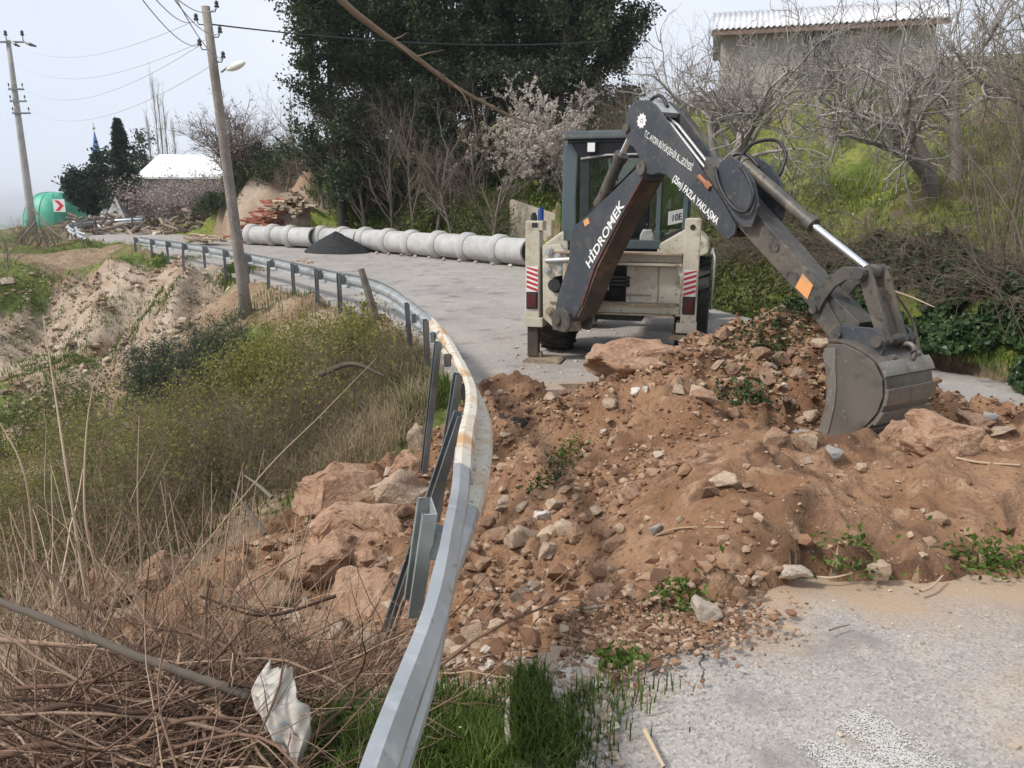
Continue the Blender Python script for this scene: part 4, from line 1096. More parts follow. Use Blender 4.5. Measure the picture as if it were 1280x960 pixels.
# seat, wheel, levers
b = new_bm(); bm_box(b, (.12, 1.15, 1.62), (.50, .48, .14), None, .04); bm_obj('seat', b, M_black, bh, smooth=True, auto=40)
b = new_bm(); bm_box(b, (.12, .92, 1.98), (.46, .12, .62), Matrix.Rotation(R(8), 3, 'X'), .04); bm_obj('backrest', b, M_black, bh, smooth=True, auto=40)
b = new_bm(); bm_lathe(b, [(.17, -.015), (.19, 0), (.17, .015), (.15, 0), (.17, -.015)], (.1, 1.62, 1.98), (0, -.5, .86), 24); bm_obj('steering_wheel', b, M_black, bh, smooth=True)
b = new_bm(); bm_cyl(b, (.1, 1.62, 1.98), (.1, 1.8, 1.3), .03, 10); bm_obj('steering_column', b, M_black, bh)
for x in (-.12, -.04, .34, .42):
    b = new_bm(); bm_cyl(b, (x, .62, 1.5), (x + .02, .60, 1.84), .011, 8); bmesh.ops.create_icosphere(b, subdivisions=1, radius=.028, matrix=Matrix.Translation((x + .02, .60, 1.86))); bm_obj('control_lever', b, M_black, bh)
prism_y('control_console', [(.26, 1.5), (.46, 1.5), (.46, 1.72), (.42, 1.80), (.30, 1.80), (.26, 1.72)], .58, .75, M_grey, .02)
# fenders and body
prism_y('fender', [(-1.14, 1.46), (-1.12, 1.54), (-.96, 1.66), (-.76, 1.80), (-.72, 1.80), (-.72, 1.20), (-.80, 1.20), (-.82, 1.46)], .42, 1.7, M_cream, .02)
prism_y('fender', [(.52, 1.44), (.52, 1.60), (.86, 1.80), (1.02, 1.80), (1.18, 1.66), (1.20, 1.5), (1.12, 1.46), (.86, 1.46)], .42, 1.7, M_cream, .02)
prism_x('engine_hood', [(2.0, 1.0), (2.0, 1.72), (3.7, 1.62), (3.85, 1.5), (3.88, .95), (2.0, .9)], -.45, .50, M_cream, .03)
box('chassis', (.02, 2.0, .75), (.7, 3.6, .35), M_black); box('rear_axle', (.02, .95, .70), (1.7, .22, .22), M_black); box('front_axle', (.02, 3.2, .48), (1.6, .2, .18), M_black)
b = new_bm(); bm_cyl(b, (.36, 2.7, 1.6), (.36, 2.7, 2.5), .04, 12); bm_obj('exhaust', b, M_black, bh, smooth=True, auto=40)
for sx in (-.62, .66):
    b = new_bm(); bm_prism(b, [(sx - .05, 1.95, 1.55), (sx - .05, 2.1, 1.68), (sx - .05, 4.1, 1.0), (sx - .05, 4.7, .45), (sx - .05, 4.55, .35), (sx - .05, 3.95, .82)], (.1, 0, 0), .01); bm_obj('loader_arm', b, M_cream, bh)
prism_x('loader_bucket', [(4.6, .12), (4.55, .9), (4.75, 1.0), (4.9, .85), (4.95, .35), (5.4, .1), (5.4, .05), (4.7, .05)], -1.12, 1.16, M_bucket, .01)
# wheels
def wheel(x, y, r_, wd, nlug, rim_r):
    b = new_bm(); hw = wd / 2
    bm_lathe(b, [(rim_r, -hw * .75), (r_ * .86, -hw), (r_ * .94, -hw * .96), (r_ * .97, -hw * .5), (r_ * .975, 0), (r_ * .97, hw * .5), (r_ * .94, hw * .96), (r_ * .86, hw), (rim_r, hw * .75)], (x, y, r_), (1, 0, 0), 48)
    for k in range(nlug):
        for sd in (-1, 1):
            a_ = 2 * math.pi * (k + .5 * (sd > 0)) / nlug
            rot = Matrix.Rotation(a_, 3, 'X')
            c = rot @ Vector((sd * hw * .5, 0, r_ * .975)); 
            bm_box(b, (x + c.x, y + c.y, r_ + c.z), (hw * 1.05, .05, r_ * .055), rot @ Matrix.Rotation(R(28) * sd, 3, 'Z'))
    ob = bm_obj('wheel', None or b, M_rubber, bh)
    b = new_bm()
    for sd in (-1, 1):
        bm_lathe(b, [(rim_r * 1.03, hw * .72 * sd), (rim_r * .95, hw * .6 * sd), (rim_r * .6, hw * .25 * sd), (rim_r * .3, hw * .3 * sd), (.001, hw * .32 * sd)], (x, y, r_), (1, 0, 0), 32)
    bm_obj('rim', b, M_white if r_ > .6 else M_cream, ob, smooth=True, auto=35)
wheel(-.94, .95, .71, .44, 20, .40); wheel(1.02, .95, .71, .44, 20, .40); wheel(-.9, 3.2, .46, .34, 16, .26); wheel(.94, 3.2, .46, .34, 16, .26)
box('mudguard_trim', (1.25, .9, 1.50), (.04, .9, .04), M_grey); b = new_bm(); bm_tube(b, [(1.27, .35, .75), (1.29, .30, 1.1), (1.29, .32, 1.45), (1.25, .5, 1.55)], .014, 7); bm_obj('side_rail', b, M_grey, bh, smooth=True)

# ================================================================== concrete pipes
M_conc = surf('pipe_concrete', (.46, .455, .44), ((1.6, (.38, .37, .35), .42, .62), (8, (.52, .51, .49), .55, .72), (20, (.30, .29, .27), .64, .76)), .85, 0, ((30, .2, .01),), rnd=.07)
M_concdark = surf('pipe_inside', (.26, .255, .245), ((3, (.18, .175, .165), .4, .6),), .9)
def pipe_mesh(L=1.75, r=.44, th_=.07):
    b = new_bm()
    prof = [(r, 0), (r, .12), (r, L - .30), (r + .02, L - .36), (r + .09, L - .26), (r + .10, L - .02), (r + .09, L), (r - .01, L), (r - .015, L - .12), (r - th_, L - .14), (r - th_, 0), (r, 0)]
    bm_lathe(b, prof, (0, 0, 0), (1, 0, 0), 40)
    bmesh.ops.remove_doubles(b, verts=b.verts, dist=1e-4)
    bmesh.ops.recalc_face_normals(b, faces=b.faces)
    me = bpy.data.meshes.new('concrete_pipe'); b.to_mesh(me); b.free()
    me.materials.append(M_conc)
    me.polygons.foreach_set('use_smooth', np.ones(len(me.polygons), bool)); me.set_sharp_from_angle(angle=R(35))
    return me
pm = pipe_mesh()
pa = gz(662, 334, 0); pb = gz(455, 314, 0)
pa, pb = pa[:2], pb[:2]
dirp = nrm(pb - pa)
plabels = ['concrete pipe at the near end of the row, just behind the backhoe', 'second concrete pipe from the backhoe', 'third concrete pipe from the backhoe', 'fourth concrete pipe from the backhoe', 'fifth concrete pipe from the backhoe', 'sixth concrete pipe from the backhoe', 'concrete pipe whose open end faces the black heap', 'concrete pipe partly hidden behind the black heap', 'concrete pipe showing its dark open mouth left of the black heap', 'concrete pipe second from the far left end', 'concrete pipe at the far left end of the row beside the planks']
def add_pipe(p, ang, lab, k):
    o = bpy.data.objects.new('concrete_pipe', pm); COL.objects.link(o)
    o.location = (p[0], p[1], .44 + .06 + .01 * (k % 3)); o.rotation_euler = (rng.uniform(0, 6), 0, ang)
    o.rotation_mode = 'XYZ'
    tag(o, lab, 'pipe', 'concrete pipes laid along the foot of the bank')
ang = math.atan2(dirp[1], dirp[0])
nP = max(6, int(round(np.linalg.norm(pb - pa) / 1.75)))
print('pipes', nP, np.linalg.norm(pb - pa))
for k in range(7):
    p = pa + dirp * (1.80 * k)
    q = p + np.array([-dirp[1], dirp[0]]) * rng.normal() * .05
    add_pipe(q, ang + rng.normal() * .02, plabels[k], k)
pc = gz(432, 312, 0)[:2]; pd = gz(312, 306, 0)[:2]; d2 = nrm(pd - pc); a2 = math.atan2(d2[1], d2[0])
L2 = np.linalg.norm(pd - pc); print('pipes2', L2)
for k in range(4):
    p = pc + d2 * (L2 - 1.75) * k / 3 + np.array([-d2[1], d2[0]]) * (.25 if k in (1,) else -.1)
    add_pipe(p, a2 + (math.pi if k == 1 else 0) + rng.normal() * .02 if k != 1 else a2, plabels[7 + k], k)

# black heap of asphalt
def heap(name, c, rx_, ry_, hgt, mat, label, cat, seed, ang=0):
    n, m = 28, 48
    V = []; 
    for i in range(n + 1):
        f = i / n
        for j in range(m):
            t = 2 * math.pi * j / m
            V.append((f * math.cos(t), f * math.sin(t)))
    V = np.array(V); f = np.hypot(V[:, 0], V[:, 1])
    x = V[:, 0] * rx_; y = V[:, 1] * ry_
    x, y = x * math.cos(ang) - y * math.sin(ang), x * math.sin(ang) + y * math.cos(ang)
    wob = 1 + .12 * fbm(V[:, 0] * 1.5, V[:, 1] * 1.5, seed, 2)
    z = hgt * np.maximum(0, 1 - f) ** .85 * wob + .04 * fbm(x * 4, y * 4, seed + 3, 3) * (f < .95) - .05 * (f > .97)
    i = np.arange((n + 1) * m).reshape(n + 1, m)
    Q = np.stack([i[:-1], i[1:], np.roll(i[1:], -1, 1), np.roll(i[:-1], -1, 1)], -1).reshape(-1, 4)
    o = link_mesh(name, np_mesh(name, np.stack([x, y, z], 1), [Q]), mat, None, (c[0], c[1], c[2]))
    return tag(o, label, cat)
M_tar = surf('black_asphalt_mix', (.012, .012, .013), ((9, (.028, .027, .027), .5, .7), (40, (.045, .043, .042), .6, .75)), .8, 0, ((40, .8, .03), (9, .5, .1)))
hc = gz(421, 315, 0)
heap('asphalt_heap', hc, 1.75, 1.3, 1.0, M_tar, 'black heap of fresh asphalt on the road in front of the pipes', 'asphalt heap', 3, ang)
M_stone_a = surf('brown_stone', (.36, .235, .155), ((2, (.29, .17, .105), .42, .62), (7, (.45, .33, .245), .5, .7), (22, (.22, .135, .09), .6, .74)), .9, 0, ((18, .5, .03), (60, .4, .01)), rnd=.18)

# chunks holding the pipes
# ================================================================== poles, wires
def pole(name, base, top, r0, r1, mat, seg=14):
    b = new_bm(); P = np.linspace(base, top, 6); bm_tube(b, P, np.linspace(r0, r1, 6), seg); return b
M_pconc = surf('pole_concrete', (.42, .41, .40), ((2, (.34, .33, .32), .4, .6),), .9, 0, ((30, .2, .01),))
M_insul = surf('dark_insulator', (.05, .04, .04), (), .35)
M_wire = surf('weathered_wire', (.42, .43, .45), (), .6)
pb_ = at(309, 393, 17.4); pb_[2] = h1(pb_[0], pb_[1]) - .25; pt_ = at(257, 8, 17.2)
up1 = empty('utility_pole', (pb_[0], pb_[1], pb_[2]), 0, 'weathered wooden utility pole with a street light, standing beside the guardrail', 'utility pole')
bm_obj('pole', pole('pole', pb_, pt_, .135, .085, M_oldwood), M_oldwood, up1, smooth=True, world_to=up1)
def insulator(p, d, root, s=1.0):
    p = np.array(p, float); d = np.array(d, float)
    b = new_bm(); bm_tube(b, [p, p + d * .14 * s, p + d * .2 * s + np.array([0, 0, .10 * s])], .012 * s, 6)
    q = p + d * .2 * s + np.array([0, 0, .08 * s])
    bm_lathe(b, [(.001, 0), (.045 * s, 0), (.05 * s, .03 * s), (.03 * s, .05 * s), (.042 * s, .07 * s), (.04 * s, .10 * s), (.02 * s, .13 * s), (.001, .135 * s)], q, (0, 0, 1), 12)
    bm_obj('insulator', b, M_insul, root, smooth=True, world_to=root); return q
wire_ends = []
for (v, sd) in ((14, 1), (28, -1), (42, 1), (56, -1), (70, 1)):
    f = (v - 8) / (393 - 8); q = pt_ + (pb_ - pt_) * f
    wire_ends.append(insulator(q + np.array([sd * .08, 0, 0]), (sd * .75, -.1, 0), up1))
q = at(277, 90, 17.2)
b = new_bm(); bm_tube(b, [q, q + np.array([.25, -.2, .10]), at(293, 84, 17)], .022, 8); bm_obj('lamp_arm', b, M_grey, up1, smooth=True, world_to=up1)
b = new_bm(); l0, l1 = at(284, 87, 17), at(306, 78, 16.6); P = np.linspace(l0, l1, 7); bm_tube(b, P, [.03, .06, .075, .08, .075, .06, .02], 10); bm_obj('lamp_head', b, M_lamp, up1, smooth=True, world_to=up1)
lb = at(41, 285, 50); lb[2] = h1(lb[0], lb[1]) - .2; lt = at(10, 50, 50)
up2 = empty('utility_pole', (lb[0], lb[1], lb[2]), 0, 'tall tapered concrete utility pole at the far left with a crossarm on top', 'utility pole')
bm_obj('pole', pole('pole', lb, lt, .26, .13, M_pconc), M_pconc, up2, smooth=True, world_to=up2)
for (v, x0, x1) in ((53, -1.1, 1.15), (107, -.25, .7), (121, -.25, .75), (135, -.2, .9)):
    f = (v - 50) / 235; q = lt + (lb - lt) * f
    b = new_bm(); bm_box(b, q + np.array([(x0 + x1) / 2, -.2, 0]), (x1 - x0, .1, .1), None, .01); bm_obj('crossarm', b, M_post, up2, world_to=up2)
    for x in ((x0 + .1, 0.05, x1 - .1) if v == 53 else (x0 + .06, x1 - .06)):
        insulator(q + np.array([x, -.2, .05]), (0, -.1, .3), up2, 2.2 if v == 53 else 1.1)
q = lt; 
for x, dx in ((1.1, .75), (.35, .5), (-.8, -.5)):
    b = new_bm(); bm_tube(b, [q + np.array([x, -.25, -.15]), q + np.array([x + dx * .5, -.3, -.3]), q + np.array([x + dx, -.35, -.42])], [.05, .10, .05], 8); bm_obj('strain_insulator', b, M_insul, up2, world_to=up2)
def wire(p0, p1, sag, r, label, n=24, cat='wire', grp=None, mat=None):
    t = np.linspace(0, 1, n)[:, None]; P = np.array(p0) * (1 - t) + np.array(p1) * t; P[:, 2] -= (4 * sag * t * (1 - t))[:, 0]
    a = Acc(); V, F = tubes(P[None], np.full((1, n), r), 5); a.add(V, F)
    tag(a.build('wire', mat or M_wire), label, cat, grp)
wire(pt_ + (pb_ - pt_) * .05, at(760, 51, 27), .25, .016, 'dark cable running from the wooden pole to the trees on the hill', mat=M_hose)
for k, (q, (u, v)) in enumerate(zip(wire_ends, ((190, -14), (170, -30), (205, -25), (150, -40), (215, -45)))):
    wire(q, at(u - 60, v - 90, 6.0), .3, .007, ['topmost', 'second highest', 'third highest', 'second lowest', 'lowest'][k] + ' of the wires leaving the wooden pole towards the upper left', grp='overhead wires to the near side')
for k, q in enumerate(wire_ends[1:]):
    f = (53 + 20 * k - 50) / 235
    wire(q, lt + (lb - lt) * f + np.array([.5 - .3 * k, -.3, 0]), .8 + .2 * k, .006, ['topmost', 'second highest', 'third highest', 'lowest'][k] + ' of the wires sagging between the two utility poles', grp='overhead wires between the poles')
# ================================================================== stones and boulders
M_rock_red = surf('red_brown_rock', (.33, .195, .12), ((1.6, (.40, .26, .17), .44, .6), (5, (.22, .115, .065), .52, .68), (16, (.48, .36, .27), .58, .74), (45, (.20, .12, .075), .6, .72)), .92, 0, ((9, .6, .05), (32, .5, .02), (120, .35, .006)), rnd=.12)
M_rock_tan = surf('tan_rock', (.42, .305, .215), ((2.2, (.50, .39, .29), .42, .6), (7, (.32, .21, .14), .52, .7), (25, (.55, .46, .37), .6, .72)), .9, 0, ((12, .5, .04), (60, .45, .01)), rnd=.14)
M_rock_pale = surf('pale_rock', (.50, .42, .34), ((3, (.42, .33, .25), .42, .62), (9, (.56, .50, .43), .52, .7), (30, (.34, .24, .17), .62, .74)), .9, 0, ((14, .5, .03), (70, .4, .008)), rnd=.12)
M_rock_white = surf('white_rock', (.62, .58, .53), ((3, (.52, .45, .38), .45, .62), (14, (.45, .35, .27), .6, .74)), .85, 0, ((14, .5, .03),), rnd=.08)
M_rock_grey = surf('grey_rock', (.36, .335, .31), ((3, (.28, .25, .22), .42, .62), (10, (.45, .42, .39), .55, .7)), .9, 0, ((14, .5, .03), (60, .4, .01)), rnd=.12)
def rock_mesh(name, seed, sub=1, pts=16, jag=.10, flat=1.0, noise_s=2.2):
    rs = np.random.default_rng(seed)
    b = new_bm()
    P = nrm(rs.normal(size=(pts, 3))) * rs.uniform(.78, 1.0, (pts, 1)); P[:, 2] *= flat
    for p in P: b.verts.new(tuple(p))
    bmesh.ops.convex_hull(b, input=b.verts)
    loose = [v for v in b.verts if not v.link_faces]
    bmesh.ops.delete(b, geom=loose, context='VERTS')
    if sub:
        bmesh.ops.bevel(b, geom=list(b.edges), offset=.05, segments=1, affect='EDGES', clamp_overlap=True)
        bmesh.ops.triangulate(b, faces=b.faces)
    if sub > 1:
        bmesh.ops.subdivide_edges(b, edges=list(b.edges), cuts=sub, use_grid_fill=True)
        b.normal_update()
        V = np.array([v.co[:] for v in b.verts])
        n1 = fbm(V[:, 0] * noise_s + seed, V[:, 1] * noise_s + V[:, 2] * 1.7, seed, 4, .6); n2 = fbm(V[:, 2] * noise_s * 1.4 + 3, V[:, 0] * noise_s - V[:, 1], seed + 9, 4, .6)
        n3 = 1 - 2 * np.abs(fbm(V[:, 0] * 1.3 + V[:, 2] * 2.3, V[:, 1] * 1.3 + seed, seed + 5, 2))
        for v, a, c, d in zip(b.verts, n1, n2, n3): v.co += v.normal * float(jag * (a * .5 + c * .5 + .35 * d))
        bmesh.ops.triangulate(b, faces=b.faces)
    me = bpy.data.meshes.new(name); b.to_mesh(me); b.free()
    me.polygons.foreach_set('use_smooth', np.full(len(me.polygons), sub > 1, bool))
    if sub > 1: me.set_sharp_from_angle(angle=R(38))
    return me
def put_rock(name, me, mat, loc, size, rot, label, cat, group=None, parent=None):
    o = bpy.data.objects.new(name, me); COL.objects.link(o)
    o.location = tuple(float(q) for q in loc); o.scale = tuple(float(q) for q in size); o.rotation_euler = tuple(float(q) for q in rot)
    if not me.materials: me.materials.append(mat)
    if me.materials[0] is not mat:
        o.material_slots[0].link = 'OBJECT'; o.material_slots[0].material = mat
    return tag(o, label, cat, group)
def ground_hit(u, v):                               # where that sight line meets the ground
    r = ray(u, v); t = np.linspace(1.5, 120, 4000) if v < 420 else np.linspace(1.5, 24, 2000)
    P = r[None] * t[:, None]; P[:, 2] += CAM_H
    hgt = H(P[:, 0], P[:, 1])
    k = int(np.argmax(P[:, 2] < hgt)) if (P[:, 2] < hgt).any() else int(np.argmin(P[:, 2] - hgt))
    return np.array([P[k, 0], P[k, 1], hgt[k]])
# boulders: (u, v, half-size in pixels x, y, depth factor, material, seed, roll, label)
boulders = [
 (424, 616, 66, 38, .8, M_rock_red, 3, .05, 'big flat red brown boulder on top of the rock pile left of the barrier'),
 (494, 618, 44, 34, .8, M_rock_tan, 40, -.15, 'tan boulder on the rock pile between the flat top boulder and the posts'),
 (468, 700, 30, 22, .8, M_rock_red, 43, .2, 'brown boulder in the middle of the rock pile under the wide ones'),
 (440, 660, 74, 32, .8, M_rock_red, 5, -.1, 'broad red brown boulder wedged under the flat top boulder'),
 (404, 700, 52, 34, .8, M_rock_red, 8, .1, 'blocky red boulder with a flat face at the left of the rock pile'),
 (446, 757, 64, 44, .8, M_rock_red, 12, -.45, 'wedge shaped tan boulder with a green tuft at the front of the rock pile'),
 (390, 795, 52, 28, .9, M_rock_red, 14, .1, 'low rounded boulder half buried at the foot of the rock pile'),
 (508, 585, 30, 34, .8, M_rock_red, 17, .3, 'upright slab of brown rock under the dangling posts'),
 (196, 712, 34, 26, .9, M_rock_red, 19, .0, 'rounded brown boulder showing behind the dry brush'),
 (135, 735, 38, 30, .9, M_rock_red, 21, .2, 'dusty boulder leftmost of those behind the dry brush'),
 (325, 750, 40, 30, .9, M_rock_red, 22, .2, 'brown boulder between the dry brush and the rock pile'),
 (792, 446, 78, 38, .6, M_rock_red, 26, .03, 'long pale tan rock slab on the soil just behind the backhoe frame'),
 (1190, 550, 50, 30, .8, M_rock_red, 29, .3, 'large brown rock slab beside the bucket'),
 (1128, 548, 34, 26, .8, M_rock_red, 30, -.2, 'dark brown rock tucked behind the bucket'),
 (460, 800, 22, 13, .8, M_rock_tan, 33, .1, 'small brown rock at the front edge of the rock pile'),
 (522, 548, 16, 26, .8, M_rock_tan, 35, .2, 'narrow tan rock standing against the leaning posts'),
]
for (u, v, hx, hy, dp, mat, sd, roll, lab) in boulders:
    g = ground_hit(u, v + hy * .35)
    d = np.linalg.norm(g - np.array([0, 0, CAM_H])); k = d / FPX
    sx, sz = hx * k * 1.06, hy * k * 1.15
    me = rock_mesh('boulder', sd, 4, 18, .14, .9, 1.7); me.materials.append(mat)
    o = put_rock('boulder', me, mat, g + np.array([0, sx * dp * .25, sz * .12]), (sx, sx * dp, sz), (0.1, roll, 0.2 - .3 * (sd % 3)), lab, 'boulder')
# named stones: (u, v, pixel width, height factor, material, label)
stones = [
 (881, 768, 46, .85, M_rock_pale, 'pale blocky stone on the edge of the near asphalt'),
 (995, 721, 42, .75, M_rock_pale, 'pale grey stone at the lip of the soil above the asphalt'),
 (1101, 716, 26, 1.2, M_rock_tan, 'upright tan stone at the end of the tyre track'),
 (680, 644, 34, .55, M_rock_white, 'white stone among the brown ones in the middle of the slope'),
 (694, 632, 30, .7, M_rock_tan, 'orange brown stone beside the white one on the slope'),
 (718, 640, 24, .6, M_rock_red, 'dark brown stone right of the white one on the slope'),
 (650, 675, 46, .8, M_rock_tan, 'large tan stone half buried right of the barrier'),
 (713, 736, 38, .6, M_rock_red, 'brown stone low on the soil slope'),
 (776, 661, 17, .8, M_rock_tan, 'small square tan stone alone on the slope'),
 (906, 600, 40, .45, M_rock_tan, 'flat tan stone on the ridge of the soil'),
 (936, 607, 24, .5, M_rock_red, 'brown stone beside the flat one on the ridge'),
 (1043, 567, 34, .6, M_rock_grey, 'pale grey stone in front of the bucket'),
 (1014, 553, 30, .75, M_rock_tan, 'orange tan block against the bucket tip'),
 (972, 547, 38, .65, M_rock_red, 'brown block left of the bucket tip'),
 (1010, 575, 16, .7, M_rock_tan, 'small tan stone below the bucket tip'),
 (906, 418, 26, .85, M_rock_red, 'reddish block at the top left of the heap'),
 (924, 434, 22, .85, M_rock_red, 'reddish block right under the topmost one on the heap'),
 (892, 442, 22, .8, M_rock_red, 'brown lump on the left shoulder of the heap'),
 (912, 462, 32, .75, M_rock_red, 'wide brown block midway up the heap'),
 (962, 470, 40, .6, M_rock_red, 'slab of brown rock in the face of the heap'),
 (795, 490, 18, .8, M_rock_white, 'small whitish stone on the far slope'),
 (808, 487, 13, .8, M_rock_white, 'tiny white stone right of the whitish one'),
 (765, 506, 26, .7, M_rock_tan, 'tan stone below the two white ones'),
 (727, 497, 22, .6, M_rock_red, 'brown stone under the broken asphalt edge'),
 (688, 500, 20, .9, M_rock_tan, 'ochre block under the broken asphalt edge'),
 (1015, 520, 22, .9, M_rock_tan, 'tan block stuck upright left of the bucket'),
 (980, 485, 12, .9, M_rock_white, 'small pale stone in the heap face left of the bucket'),
 (1220, 528, 44, .5, M_rock_red, 'flat brown rock at the right of the bucket'),
 (1255, 540, 30, .5, M_rock_tan, 'flat tan rock at the right end of the soil'),
 (1240, 520, 24, .5, M_rock_grey, 'thin grey slab behind the flat rocks at the right'),
 (755, 540, 14, .7, M_rock_pale, 'pale pebble high on the slope'),
 (826, 570, 22, .6, M_rock_pale, 'pale flat stone on the middle of the slope'),
 (852, 650, 18, .7, M_rock_tan, 'tan stone where a dry twig lies'),
 (820, 665, 20, 1.1, M_rock_grey, 'grey shard standing in the slope'),
 (660, 715, 18, .7, M_rock_red, 'red brown lump below the large tan stone'),
 (610, 655, 24, .8, M_rock_red, 'brown block leaning at the barrier'),
 (630, 628, 20, .8, M_rock_tan, 'tan block above the one leaning at the barrier'),
 (590, 715, 26, .8, M_rock_red, 'brown lump right beside the steel barrier'),
 (945, 725, 12, .9, M_rock_pale, 'small round pale stone left of the grey one on the lip'),
 (950, 744, 16, .8, M_rock_red, 'brown stone at the asphalt edge between the two pale ones'),
 (925, 745, 26, .9, M_rock_red, 'brown clod right of the pale block on the asphalt edge'),
 (455, 715, 20, .8, M_rock_tan, 'tan stone lodged between the boulders'),
 (505, 640, 28, .7, M_rock_red, 'brown rock at the right end of the boulder pile'),
 (480, 700, 24, .8, M_rock_red, 'brown rock between the boulders and the posts'),
]
smesh = [rock_mesh('stone', 100 + k, 3, 13 + k % 5, .07, .85, 2.6) for k in range(9)]
for k, (u, v, px, hf, mat, lab) in enumerate(stones):
    g = ground_hit(u, v + px * .22); d = np.linalg.norm(g - np.array([0, 0, CAM_H])); s = px * .56 * d / FPX
    put_rock('stone', smesh[k % 9], mat, g + np.array([0, s * .3, s * hf * .42]), (s, s * .85, s * hf), (rng.normal() * .15, rng.normal() * .2, rng.uniform(0, 6)), lab, 'stone')
# scattered stones that nothing tells apart
cnt = 0
groups = {0: ('small brown stone lying loose on the dug soil', 'small stones scattered over the dug soil', M_rock_red), 1: ('small tan stone lying loose on the dug soil', 'small tan stones scattered over the dug soil', M_rock_tan), 2: ('small pale stone lying loose on the dug soil', 'small pale stones scattered over the dug soil', M_rock_pale)}
smesh2 = [rock_mesh('small_stone', 200 + k, 1, 11 + k % 5, .0, .8) for k in range(8)]
tries = 0
while cnt < 150 and tries < 6000:
    tries += 1
    if rng.random() < .55: x, y = rng.uniform(-2.4, 4.6), rng.uniform(3.0, 8.8)
    elif rng.random() < .5: x, y = rng.normal(-.6, .8), rng.normal(4.8, 1.3)
    else: x, y = rng.normal(2.3, 1.0), rng.normal(7.3, .6)
    if not soil_mask(np.array([x]), np.array([y]))[0]: continue
    if x > 1.2 and y < 5.6 and rng.random() < .7: continue
    s = float(np.clip(rng.lognormal(-3.15, .5), .022, .13)) * (.7 + .06 * y)
    z = h1(x, y); k = int(rng.choice([0, 0, 0, 1, 1, 2]))
    lab, grp, mat = groups[k]
    put_rock('stone', smesh2[cnt % 8], mat, (x, y, z + s * .25), (s * rng.uniform(.8, 1.3), s * rng.uniform(.7, 1.0), s * rng.uniform(.5, .85)), (rng.normal() * .3, rng.normal() * .3, rng.uniform(0, 6)), lab, 'stone', grp)
    cnt += 1
# rubble: bigger broken stone in the hole and round the bucket
rub = [((-.9, 5.2), .75, .9, 44, 'fist sized brown rubble stone in the hole under the barrier', 'rubble in the hole under the barrier'), ((2.6, 6.9), .6, .35, 34, 'broken brown stone in the heap around the bucket', 'rubble around the bucket'), ((.1, 4.6), .35, .6, 18, 'brown stone on the slope just right of the barrier', 'stones right of the barrier')]
for (cc, sx_, sy_, n_, lab, grp) in rub:
    for k in range(n_):
        x, y = rng.normal(cc[0], sx_), rng.normal(cc[1], sy_)
        if not soil_mask(np.array([x]), np.array([y]))[0]: continue
        s = rng.uniform(.055, .145)
        put_rock('stone', smesh[k % 9], [M_rock_red, M_rock_red, M_rock_tan][k % 3], (x, y, h1(x, y) + s * .2), (s * rng.uniform(.9, 1.3), s * rng.uniform(.7, 1.0), s * rng.uniform(.5, .9)), (rng.normal() * .3, rng.normal() * .3, rng.uniform(0, 6)), lab, 'stone', grp)
# crack in the near asphalt
ck = [gz(u, v_, .45) for u, v_ in ((876, 792), (880, 801), (875, 809), (879, 817), (874, 827), (879, 834), (877, 846), (881, 858))]
a_ = Acc(); cp_ = catmull(ck, 4); cp_ = cp_ + rng.normal(size=cp_.shape) * .0025; wv = (.0015 + .005 * rng.random(len(cp_))) * np.linspace(1.2, .3, len(cp_))
cv = np.stack([cp_ - np.array([1, 0, 0]) * wv[:, None], cp_ + np.array([1, 0, 0]) * wv[:, None]], 1).reshape(-1, 3); cv[:, 2] = zroad(cv[:, 1]) + .008 * fbm(cv[:, 0] * .9, cv[:, 1] * .9, 73, 3) + .004
i = np.arange(len(cp_) * 2).reshape(-1, 2); a_.add(cv, np.stack([i[:-1, 0], i[:-1, 1], i[1:, 1], i[1:, 0]], 1))
tag(a_.build('road_crack', surf('dark_crack', (.03, .025, .02), (), .95), None), 'dark crack running into the near asphalt', kind='structure')
# gravel and clods too many to count
def pebbles(name, n, sampler, smin, smax, mat, label, cat, sub=0):
    P, S_ = sampler(n)
    b = new_bm(); bmesh.ops.create_icosphere(b, subdivisions=1, radius=1.0)
    bv = np.array([v.co[:] for v in b.verts]); bf = np.array([[v.index for v in f.verts] for f in b.faces]); b.free()
    N = len(P)
    V = bv[None] * (1 + .28 * rng.normal(size=(N, len(bv), 1)))
    V = V * np.stack([rng.uniform(.7, 1.3, N), rng.uniform(.7, 1.2, N), rng.uniform(.45, .8, N)], 1)[:, None] * S_[:, None, None]
    a = rng.uniform(0, 6.28, N); c, s = np.cos(a)[:, None], np.sin(a)[:, None]
    X = V[:, :, 0] * c - V[:, :, 1] * s; Y = V[:, :, 0] * s + V[:, :, 1] * c
    V = np.stack([X, Y, V[:, :, 2]], -1) + P[:, None]
    F = (bf[None] + (np.arange(N) * len(bv))[:, None, None]).reshape(-1, 3)
    me = np_mesh(name, V.reshape(-1, 3), [F], np.repeat(rng.uniform(0, 1, N), len(bv)), smooth=False)
    return tag(link_mesh(name, me, mat), label, cat, kind='stuff')
M_peb = leafmat('soil_clods', (.12, .066, .04), (.42, .31, .22), 0, .95, (.235, .13, .075))
M_grav = leafmat('pale_gravel', (.27, .20, .15), (.60, .54, .47), 0, .95, (.42, .34, .27))
